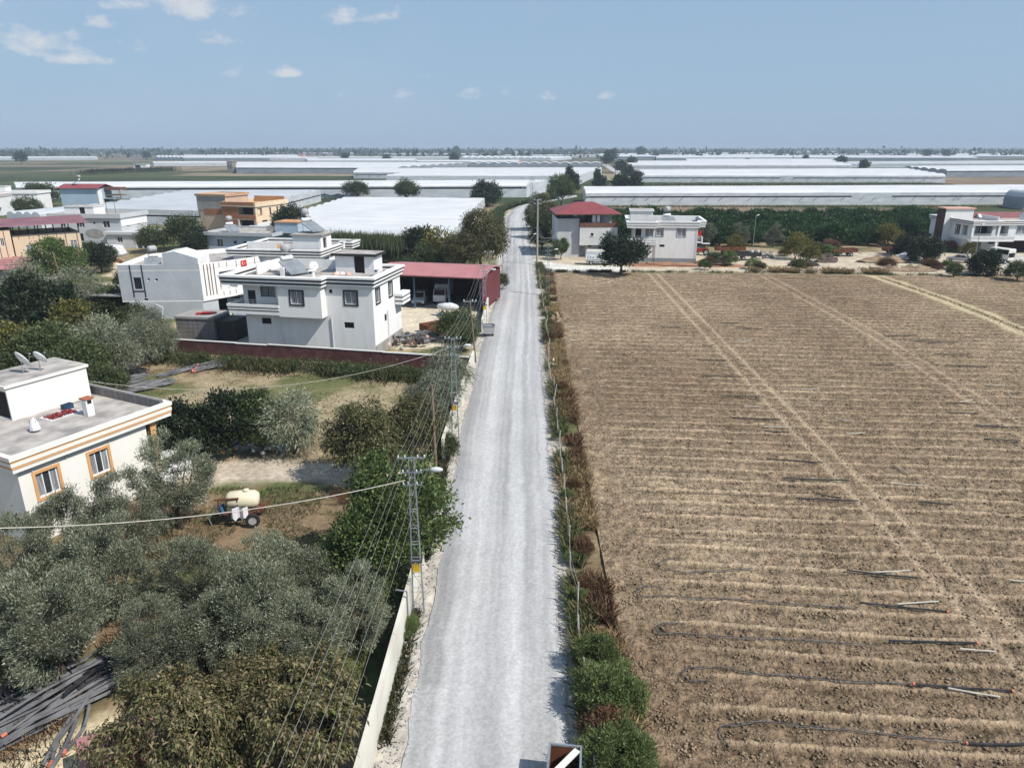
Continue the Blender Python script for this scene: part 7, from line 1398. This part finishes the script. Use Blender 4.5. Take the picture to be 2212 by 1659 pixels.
# dumpsters
d = thing('dumpster', 'galvanised wheeled rubbish container on the left edge of the road', 'dumpster', (-2.75, 81.2, .05), R(8))
b = MB(); b.quad((-.55, -.45, .3), (.55, -.45, .3), (.68, -.55, 1.25), (-.68, -.55, 1.25)); b.quad((.55, .45, .3), (-.55, .45, .3), (-.68, .55, 1.25), (.68, .55, 1.25)); b.quad((.55, -.45, .3), (.55, .45, .3), (.68, .55, 1.25), (.68, -.55, 1.25)); b.quad((-.55, .45, .3), (-.55, -.45, .3), (-.68, -.55, 1.25), (-.68, .55, 1.25)); b.quad((-.55, .45, .3), (.55, .45, .3), (.55, -.45, .3), (-.55, -.45, .3)); b.build('tub', M['rim'], d)
MB().ring(rect(1.36, 1.1, -.68, -.55), .05, -.02, 1.22, 1.3).build('rim', M['galv'], d); MB().tube([(-.62, .3, .95), (-.62, .7, 1.7), (.62, .7, 1.7), (.62, .3, .95)], .03, n=5).build('lifting_bar', M['galv'], d)
for x in (-.45, .45):
    for y in (-.35, .35): MB().lathe([(.05, -.04), (.14, -.04), (.14, .04), (.05, .04)], (x, y, .14), 10, Matrix.Rotation(R(90), 4, 'X')).build('castor', M['tyre'], d)
d = thing('rusty_skip', 'open rusty steel skip at the bottom edge of the road', 'skip', (1.75, 18.6, .04), R(-7))
b = MB()
for (x0, x1, y0, y1) in ((-.55, -.5, -1, .85), (.5, .55, -1, .85), (-.5, .5, .8, .85), (-.5, .5, -1, -.95)): b.box(x0, x1, y0, y1, 0, 1.3)
b.box(-.5, .5, -.95, .8, .1, .15); b.build('steel_tub', M['galv'], d); MB().quad((-.495, .795, .16), (.495, .795, .16), (.495, .795, 1.29), (-.495, .795, 1.29)).quad((-.495, -.94, .16), (-.495, .795, .16), (-.495, .795, 1.29), (-.495, -.94, 1.29)).build('rusty_lining', M['rust'], d)
MB().ring(rect(1.1, 1.85, -.55, -1), .03, -.04, 1.29, 1.34).build('rim', M['galv'], d); MB().box(-.5, .75, -.1, .12, 1.35, 1.4, Matrix.Rotation(R(55), 4, 'Z')).build('plank', M['tarp'], d); MB().lathe([(.25, 0), (.22, .15), (.1, .28), (.02, .3)], (.1, .3, .3), 7).lathe([(.2, 0), (.15, .15), (.03, .22)], (-.2, -.2, .3), 7).build('rubbish_bags', M['sheet'], d)
# ------------------------------------------------------------------ pipes, hoses and clutter
def pipe_pile(label, c, d, n, Lr, rp, spread, rows, seed, mat='pipegrey', caps=True, z0=.0, jit=.12):
    """stack of loose pipes lying roughly along direction d (degrees)"""
    t = thing('pipe_pile', label, 'pipes', (*c, z0), R(d)); rg = random.Random(seed)
    for i in range(n):
        y = rg.uniform(-spread, spread); z = rp + rg.random() * rows * rp * 2 * (1 - abs(y) / (spread * 1.3)); L_ = Lr * rg.uniform(.75, 1.1); x = rg.uniform(-.7, .7); a = rg.gauss(0, jit); bend = rg.uniform(-.25, .25)
        e0, e1 = Vector((x - L_ / 2 * math.cos(a), y - L_ / 2 * math.sin(a), z)), Vector((x + L_ / 2 * math.cos(a), y + L_ / 2 * math.sin(a), z + rg.uniform(-.05, .15))); m_ = (e0 + e1) / 2 + Vector((0, bend, .0)); r_ = rp * rg.uniform(.7, 1.15)
        o = MB().tube([e0, e0.lerp(m_, .5) + Vector((0, bend * .1, 0)), m_, m_.lerp(e1, .5) + Vector((0, bend * .1, 0)), e1], r_, n=7).build('pipe', M[mat], t)
        if caps and rg.random() < .45: MB().tube([e0 - (e1 - e0).normalized() * .03, e0 + (e1 - e0).normalized() * .16], r_ * 1.35, n=7).build('coupling', M['pipecap'], o)
    return t
pipe_pile('big pile of grey irrigation pipes at the lower left corner', (-18.6, 22.6), 52, 34, 5.2, .058, 1.25, 5, 1, jit=.16); pipe_pile('dark shaded pipes heaped under the olive trees at lower left', (-16.6, 24.6), 55, 24, 3.6, .07, .9, 4, 2, 'pipeblack', False)
pipe_pile('few loose pipes lying crosswise on the pale sand at lower left', (-16.6, 21.2), 100, 5, 2.6, .08, .35, 1, 3); pipe_pile('single grey pipe on the sand at the bottom left edge', (-15.2, 19.4), 40, 2, 3.2, .06, .1, 1, 4)
pipe_pile('stack of grey pipes with orange ends in the yard, nearest to the cream house', (-34.2, 61.8), 48, 30, 5.0, .06, 1.1, 3, 5); pipe_pile('stack of dark grey pipes behind the nearest yard stack', (-36.8, 63.5), 40, 24, 4.4, .06, 1.0, 3, 6, 'pipegrey', True); pipe_pile('small stack of thin grey pipes between the two yard stacks', (-32.9, 66.8), 50, 14, 3.2, .06, .5, 2, 7, 'pipegrey', False); pipe_pile('stack of grey pipes with orange ends in front of the wine-red wall', (-30.6, 68.6), 30, 30, 3.8, .07, .9, 3, 8)
c = thing('hose_coil', 'black tangled drip hose in the lower left corner', 'hose', (-19.6, 23.4, 0)); b = MB()
for i in range(26): r_ = pr.uniform(.5, 1.3); z = .05 + .4 * pr.random(); o = (pr.uniform(-.4, .4), pr.uniform(-.3, .3)); b.tube([(o[0] + r_ * math.cos(a), o[1] + r_ * .8 * math.sin(a), z + .05 * math.sin(3 * a + i)) for a in np.linspace(0, 6.0, 16)], .022, n=4)
b.build('coils', M['pipeblack'], c)
c = thing('net_tangle', 'dark tangle of old hose between the yard pipe stacks', 'hose', (-36.6, 66.2, 0)); b = MB()
for i in range(22): r_ = pr.uniform(.4, 1.4); z = .05 + .6 * pr.random(); b.tube([(r_ * math.cos(a) + pr.uniform(-.05, .05), r_ * .7 * math.sin(a), z) for a in np.linspace(0, 5.8, 12)], .03, n=4)
b.build('coils', M['pipeblack'], c)
c = thing('metal_awning', 'faded red sheet-metal roof corner under the brown walnut at the bottom', 'awning', (-13.6, 19.4, 0), R(35)); MB().box(-1.2, 1.2, -.9, .9, 1.5, 1.56, Matrix.Rotation(R(-6), 4, 'X')).build('roof_sheet', M['pinkroof'], c); MB().box(-1.1, 1.1, -.8, -.75, 0, 1.5).box(-1.1, -1.05, -.75, .8, 0, 1.5).build('side_sheet', M['redroof'], c)
for x in (-1.1, 1.1): MB().tube([(x, .8, 0), (x, .8, 1.5)], .04, n=4).build('post', M['iron'], c)
def seg_px(n, reg, L): x0, y0, sc = reg; return [(x0 + a / sc, y0 + b / sc, x0 + c / sc, y0 + d / sc) for a, b, c, d in L]
ZA, ZB, ZC = (1650.1, 1237.4, 3.937), (1650.1, 686.8, 3.937), (1373.5, 686.8, 7.086)
BLK = seg_px(0, ZA, [(700, 0, 1300, 65), (810, 275, 1560, 355), (1060, 600, 1810, 620), (1260, 970, 2110, 1030), (1710, 1475, 2300, 1478)]) + seg_px(0, ZB, [(1230, 205, 1650, 220), (1450, 318, 1750, 322), (1545, 415, 1895, 430), (20, 1215, 500, 1250), (150, 1380, 720, 1400), (270, 1550, 800, 1575), (440, 1510, 655, 1550), (1570, 735, 1820, 742), (1540, 820, 1820, 828), (1780, 930, 2160, 950), (1870, 1045, 2180, 1060), (1320, 1580, 1600, 1605), (0, 975, 210, 990), (900, 408, 1100, 412), (1020, 165, 1300, 155)]) + seg_px(0, ZC, [(990, 910, 1650, 925), (930, 660, 1400, 675), (1290, 1215, 1950, 1235), (1480, 1555, 2212, 1580), (390, 155, 680, 160), (1530, 165, 1930, 185), (1010, 440, 1200, 440), (1320, 95, 1560, 100)])
WHT = seg_px(0, ZA, [(940, 15, 1240, 0), (1130, 288, 1480, 265), (1660, 670, 1970, 695), (1560, 1005, 2000, 1080), (2080, 80, 2250, 92)]) + seg_px(0, ZB, [(700, 1000, 860, 990), (310, 618, 475, 615), (1060, 1420, 1370, 1445), (0, 940, 200, 945), (1660, 730, 1770, 710), (1870, 575, 2040, 590), (600, 865, 740, 895), (1110, 412, 1250, 414), (1110, 1270, 1220, 1340), (2070, 640, 2110, 690)]) + seg_px(0, ZC, [(1650, 1370, 1910, 1385), (1540, 365, 1770, 365), (1350, 750, 1470, 757)]) + [(1221, 709, 1240, 709), (1232, 718, 1257, 717), (1232, 738, 1250, 737), (1258, 800, 1275, 800), (1335, 605, 1360, 606), (1310, 612, 1325, 609)]
for i, (L_, m_, nm, rr) in enumerate(((BLK, 'pipeblack', 'black irrigation pipe lying along a furrow of the ploughed field', .045), (WHT, 'pipewhite', 'short pale plastic pipe lying on the ploughed field', .035))):
    order = sorted(range(len(L_)), key=lambda j: -L_[j][1])
    for j, (a, b_, c_, d_) in enumerate(L_):
        p, q = Vector((*G(a, b_), .17)), Vector((*G(c_, d_), .17)); t = thing('irrigation_pipe', nm + ', ' + ordn(order.index(j) + 1) + ' from the bottom', 'pipe', p, 0, ('black pipes on the ploughed field', 'pale pipes on the ploughed field')[i])
        MB().tube([(0, 0, 0), (q - p) * .5 + Vector((0, .04 * math.sin(j), -.03)), q - p], rr, n=7).build('pipe', M[m_], t)
        if i == 0 and j in (1, 2, 3, 4): MB().tube([(q - p) * .985, (q - p) * 1.005], .065, n=8).build('coupling', M['pipecap'], t)
        if i == 0 and j in (3, 4): MB().tube([(q - p) * -.005, (q - p) * .02], .065, n=8).build('coupling', M['pipecap'], t)
def smooth(P, k=6):
    P = [Vector(p) for p in P]; out = []
    for i in range(len(P) - 1):
        a, b, c_, d_ = P[max(i - 1, 0)], P[i], P[i + 1], P[min(i + 2, len(P) - 1)]
        for j in range(k): t = j / k; out.append(.5 * ((2 * b) + (c_ - a) * t + (2 * a - 5 * b + 4 * c_ - d_) * t * t + (3 * b - a - 3 * c_ + d_) * t ** 3))
    return out + [P[-1]]
HA, HB = (1061.4, 874.0, 3.937), (1061.4, 1237.4, 3.937)
HOSE = [(HB, [(1460, 165), (1380, 130), (1280, 140), (1225, 175), (1260, 212), (1500, 220), (1850, 238), (2318, 262), (3100, 330)], 'hook-ended drip hose beside the nearest rust-brown shrub'), (HB, [(1640, 460), (1520, 445), (1430, 460), (1390, 490), (1430, 520), (1700, 545), (2318, 580), (3270, 635)], 'drip hose with double-looped end above the near verge clump'),
    (HB, [(1860, 950), (1700, 930), (1610, 890), (1640, 850), (1750, 820), (2000, 835), (2318, 885), (2900, 930), (3560, 975)], 'thick drip hose with long looped end beside the near verge clump'), (HB, [(2010, 1500), (1945, 1400), (1960, 1330), (2212, 1295), (2600, 1315), (3300, 1395), (4000, 1455)], 'lowest drip hose with curled end at the bottom of the field'),
    (HA, [(1600, 1320), (1500, 1330), (1420, 1370), (1500, 1420), (1640, 1445), (1800, 1440), (2212, 1410)], 'drip hose curled like a hook beside the rust-brown shrubs'), (HA, [(1200, 1085), (1240, 1125), (1400, 1145), (1900, 1170), (2400, 1185)], 'drip hose with small knot at its left end'),
    (HA, [(1230, 950), (1350, 920), (1500, 915), (1800, 935), (2300, 960)], 'drip hose rising to a wavy left end'), (HA, [(1130, 685), (1180, 735), (1350, 762), (1800, 775), (2400, 795)], 'drip hose with upturned left end halfway up the field'), (HA, [(1220, 640), (1150, 600), (1180, 580), (1400, 580), (2212, 615)], 'drip hose with small looped end halfway up the field'),
    (HA, [(1020, 395), (1070, 430), (1200, 440), (1800, 455)], 'thin drip hose with bent left end, upper field'), (HA, [(960, 285), (1000, 310), (1300, 330), (2000, 350)], 'thin drip hose with short upturned end, upper field'), (HA, [(880, 180), (1000, 175), (1500, 205), (2212, 230)], 'highest drip hose on the left side of the field'), (ZA, [(2130, 300), (2120, 330), (2180, 380), (2300, 430)], 'drip hose loop at the right edge of the field')]
for i, (reg, P, lab) in enumerate(HOSE):
    pts = [Vector((*G(reg[0] + x / reg[2], reg[1] + y / reg[2]), .15)) for x, y in P]; o = pts[0].copy(); t = thing('drip_hose', lab, 'hose', o, 0)
    for k in range(2 if i < 5 else 1): MB().tube([p - o + Vector((0.05 * k, .09 * k * math.sin(j * .7), .0)) for j, p in enumerate(smooth(pts))], .0145, n=5).build('hose', M['pipegrey' if k else 'pipeblack'], t)
# rubbish under the hedge, heaps and bundles
def heap(name, label, cat, c, n, spread, mats, seed, size=(.2, .5), bags=True):
    t = thing(name, label, cat, (*c, 0)); rg = random.Random(seed)
    for i in range(n):
        s_ = rg.uniform(*size); x, y = rg.gauss(0, spread[0]), rg.gauss(0, spread[1]); T = Matrix.Translation((x, y, s_ * .4 + rg.random() * spread[2])) @ Matrix.Rotation(rg.uniform(0, 6), 4, 'Z') @ Matrix.Rotation(rg.uniform(-.7, .7), 4, 'X'); m_ = rg.choice(mats)
        if i % 3 or not bags: MB().box(-s_ / 2, s_ / 2, -s_ * .35, s_ * .35, -s_ * .2, s_ * .2, T).build('box', M[m_], t)
        else: MB().lathe([(s_ * .35, -s_ * .3), (s_ * .45, 0), (s_ * .3, s_ * .3), (s_ * .06, s_ * .42)], (0, 0, 0), 8, T).build('bag', M[m_], t)
    return t
heap('rubbish_heap', 'white boxes and bags dumped under the hedge behind the drive', 'rubbish', G(572, 972), 26, (1.3, .5, .3), ['sheet', 'pvc', 'rim', 'carwhite', 'tank', 'bluedrum'], 1); heap('rubbish_heap', 'dark scrap heaped left of the white boxes under the hedge', 'rubbish', G(500, 975), 16, (1.0, .4, .3), ['iron', 'blackpile', 'galv', 'orange'], 2)
heap('white_sacks', 'row of white sacks at the field edge by the maroon-trimmed house', 'sacks', G(2165, 583), 22, (2.6, .6, .2), ['sheet', 'pvc', 'tarp', 'shrub'], 3, (.5, .8)); heap('rubble', 'pale rubble and weeds on the verge below the near lattice pole', 'rubble', G(862, 1395), 22, (.35, .9, .05), ['stone', 'sand', 'offwhite'], 4, (.08, .22)); heap('scrap_heap', 'heap of dark plastic, pipes and scrap beside the black-striped house', 'scrap', G(890, 742), 60, (2.4, 1.6, .6), ['blackpile', 'iron', 'pipegrey', 'darkcrete', 'netpile', 'blackpile', 'salmon'], 5, (.3, .9), False)
pipe_pile('loose grey pipes thrown on the scrap heap beside the black-striped house', G(900, 735), 20, 24, 4.2, .06, 1.6, 6, 12, 'pipegrey', False, .2, .5); heap('rubble', 'stones and dried earth where the right verge widens', 'rubble', G(1196, 800), 26, (.5, 2.2, .05), ['stone', 'sand'], 6, (.12, .35)); heap('pale_stones', 'pale heap of sacks and stones beside the road at the shed corner', 'rubble', G(1078, 610), 16, (.5, 2.0, .3), ['sand', 'stone', 'tarp'], 7, (.4, .9))
c = thing('tarped_machine', 'white tarpaulin-covered machine with blue arms before the shed', 'machine', (*G(968, 682), 0), R(-12)); MB().lathe([(.05, -1.5), (.35, -1.3), (.5, -.4), (.55, .5), (.3, 1.3), (.05, 1.5)], (0, 0, 1.2), 12, Matrix.Rotation(R(90), 4, 'Y')).build('tarpaulin', M['sheet'], c, True)
b = MB()
for k in range(8): b.tube([(-1.6 + .3 * k, -.6, .1), (-1.2 + .3 * k + pr.uniform(-.6, .6), -.2, pr.uniform(.5, 1.1))], .05, n=4)
b.build('blue_arms', M['bluedrum'], c)
for x in (-.6, .7): wheel(c, x, -.5, .35, .2)
c = thing('white_tarpaulin', 'white tarpaulin draped over a load beside the grey-white house', 'tarpaulin', (*G(232, 552), 0), R(5)); MB().extr([(-3.2, 0), (-2.8, 1.6), (-.5, 2.1), (2.6, 1.9), (3.4, .2)], -1.6, 1.6).build('sheet', M['sheet'], c); MB().box(-3.4, 3.6, -1.75, 1.75, 0, .3).build('base', M['concrete'], c)
c = thing('cage_cart', 'wooden cage cart with pale roof beside the low annex', 'cart', (*G(354, 527), 0), R(-8)); MB().extr([(-2.4, 2.5), (-2.2, 3.0), (2.2, 3.0), (2.4, 2.5)], -1.2, 1.2).build('roof', M['tarp'], c)
for x in (-2.2, 2.2):
    for y in (-1.1, 1.1): MB().box(x - .08, x + .08, y - .08, y + .08, .5, 2.5).build('post', M['timber'], c)
for z in (.6, 1.4): MB().box(-2.3, 2.3, -1.2, 1.2, z, z + .12).build('shelf', M['timber'], c)
for x in (-1.4, 1.4): wheel(c, x, -1.0, .4, .2)
def mound(name, label, cat, c, rx, ry, h, mat, seed, rz=0):
    rg = random.Random(seed); m_ = MB(); n, k = 18, 7
    for j in range(k):
        f = j / (k - 1)
        for i in range(n): a = 6.28 * i / n; w = (1 - f ** 2.2 * .75) * (1 + rg.uniform(-.16, .16)); m_.v.append((math.cos(a) * rx * w, math.sin(a) * ry * w, h * f * (1 + rg.uniform(-.22, .22)) * (1 + .35 * math.sin(2.3 * a + seed)) - .05))
    for j in range(k - 1):
        for i in range(n): i2 = (i + 1) % n; m_.f.append((j * n + i, j * n + i2, (j + 1) * n + i2, (j + 1) * n + i))
    m_.f.append(tuple((k - 1) * n + i for i in range(n))); o = m_.build(name, M[mat], None); o.location = (*c, 0); o.rotation_euler = (0, 0, R(rz)); return tag(o, label, cat)
mound('earth_heap', 'brown earth heap with dry weeds on the yard before the orchard', 'heap', G(1910, 566), 5.0, 1.8, .9, 'earth', 1); mound('earth_heap', 'dark brown heap at the field edge right of the lane', 'heap', G(1975, 585), 3.8, 1.1, .8, 'earth', 2); mound('earth_heap', 'small dark heap at the field edge by the lane mouth', 'heap', G(1925, 585), 2.5, .9, .8, 'earth', 3); mound('red_earth_bank', 'low bank of red earth along the foot of the bright white house', 'heap', (30, 134.4), 9, 1.3, .45, 'redearth', 4, -6); mound('red_earth_bank', 'red earth bank right of the bright white house', 'heap', (38.5, 137), 3.2, 1.6, .9, 'redearth', 5)
mound('net_pile', 'black net pile among dry grass at the field edge', 'nets', G(1735, 574), 3.2, 1.0, .95, 'blackpile', 6, 4); mound('net_pile', 'dark brown net pile beside the lane mouth', 'nets', G(1785, 566), 2.2, 1.0, 1.2, 'netpile', 7); mound('net_pile', 'dark rolled nets heaped left of the ribbed trailer', 'nets', G(1772, 548), 3.6, 1.2, 1.4, 'netpile', 8); mound('weed_mound', 'plastic-covered grey heap near the orchard', 'heap', G(1960, 560), 3.0, 1.2, 1.0, 'sheet', 9); mound('sand_heap', 'tan sand heap behind the flagged house', 'heap', G(240, 583), 3.0, 2.2, 1.2, 'sand', 10); mound('net_pile', 'reddish-brown net roll behind the flagged house', 'nets', G(222, 572), 5.0, 1.3, 1.3, 'rust', 11); mound('straw_heap', 'orange-tan dry grass heap on the right verge', 'heap', G(1198, 690), .9, 2.6, .7, 'earth', 12); mound('sand_bank', 'pale sandy bank where the verge widens', 'heap', G(1192, 790), .7, 4.5, .35, 'sand', 13)
nb = thing('net_bundle', 'stack of brown rolled nets tied at the ends beside the bright white house', 'nets', (*G(1558, 573), 0), R(-8))
for j in range(3):
    for i in range(3 - j): MB().lathe([(.05, -1.7), (.25, -1.6), (.36, -.8), (.33, 0), (.37, .9), (.22, 1.6), (.05, 1.7)], (.3 * j, -.8 + i * .8 + .2 * j, .36 + j * .55), 8, Matrix.Rotation(R(86), 4, 'Y')).build('net_roll', M['netpile'], nb)
for i, (x, y) in enumerate([(1185, 380), (1010, 420)]): pass
for k, (x, y, lab) in enumerate([(1012 / 1, 632, ''),]): pass
bx = heap('planks', 'weathered planks and iron bars lying at the shed corner by the road', 'planks', G(1062, 645), 12, (.5, 1.2, .1), ['timber', 'iron', 'rust'], 9, (.5, 1.0))
# village roofs and a white tower on the horizon
def far_house(label, x, y, w, h, mat='white', roof=None):
    p = G(x, y + 3); s_ = math.hypot(*p) / 1534; t = thing('distant_building', label, 'building', (*p, 0)); W_ = w * s_; walls(t, rect(W_, W_ * .6), 0, h, {0: [((W_ * .15, W_ * .3, h * .35, h * .7), None), ((W_ * .6, W_ * .75, h * .35, h * .7), None)]}, mat); slab(t, rect(W_ * 1.05, W_ * .65, -.02 * W_, -.02 * W_), h, h + .5, roof or mat); return t
far_house('white block on the left horizon above the tall-walled greenhouse', 600, 324.5, 16, 9); far_house('pink-roofed farmhouse near the tall cypress', 640, 336, 16, 6, 'salmon'); far_house('small pale farmhouse left of the big horizon trees', 752, 340, 12, 5); far_house('white house between trees on the left horizon', 143, 325, 8, 8); far_house('pale buildings on the right horizon below the white tower', 1645, 321, 40, 8, 'offwhite', 'salmon'); far_house('salmon house in front of the round-arched greenhouse row', 1105, 351.5, 22, 5.5, 'salmon', 'offwhite'); far_house('small pinkish house by the round-arched row', 838, 343.5, 10, 5, 'salmon')
far_house('cluster of pale roofs on the left horizon', 785, 323.5, 14, 7, 'salmon'); far_house('low white farm building at far right', 1700, 321, 26, 7, 'white'); far_house('dark tower-like barn left of the large white greenhouse', 492, 370, 10, 9, 'darkcrete')
tw = thing('white_minaret', 'thin white tower on the right horizon', 'tower', (*G(1653, 323), 0)); MB().tube([(0, 0, 0), (0, 0, 46)], 3.2, 2.2, 8).build('shaft', M['white'], tw); MB().lathe([(3.4, 0), (3.6, 1.5), (2.2, 2), (1.2, 8), (.1, 14)], (0, 0, 38), 8).build('spire', M['white'], tw)
# ------------------------------------------------------------------ haze over the plain
hz_m = bpy.data.materials.new('haze_air'); hz_m.use_nodes = True; hn = hz_m.node_tree.nodes; hn.remove(hn['Principled BSDF'])
pv = hn.new('ShaderNodeVolumePrincipled'); pv.inputs['Density'].default_value = HAZE; pv.inputs['Color'].default_value = (0.72, 0.85, 1.0, 1); pv.inputs['Anisotropy'].default_value = 0.0
hz_m.node_tree.links.new(pv.outputs[0], hn['Material Output'].inputs['Volume'])
hb = MB().box(-14500, 14500, -420, 13500, -1.2, 64).build('haze', hz_m); tag(hb, 'thin blue haze over the plain', 'haze', None, 'stuff')
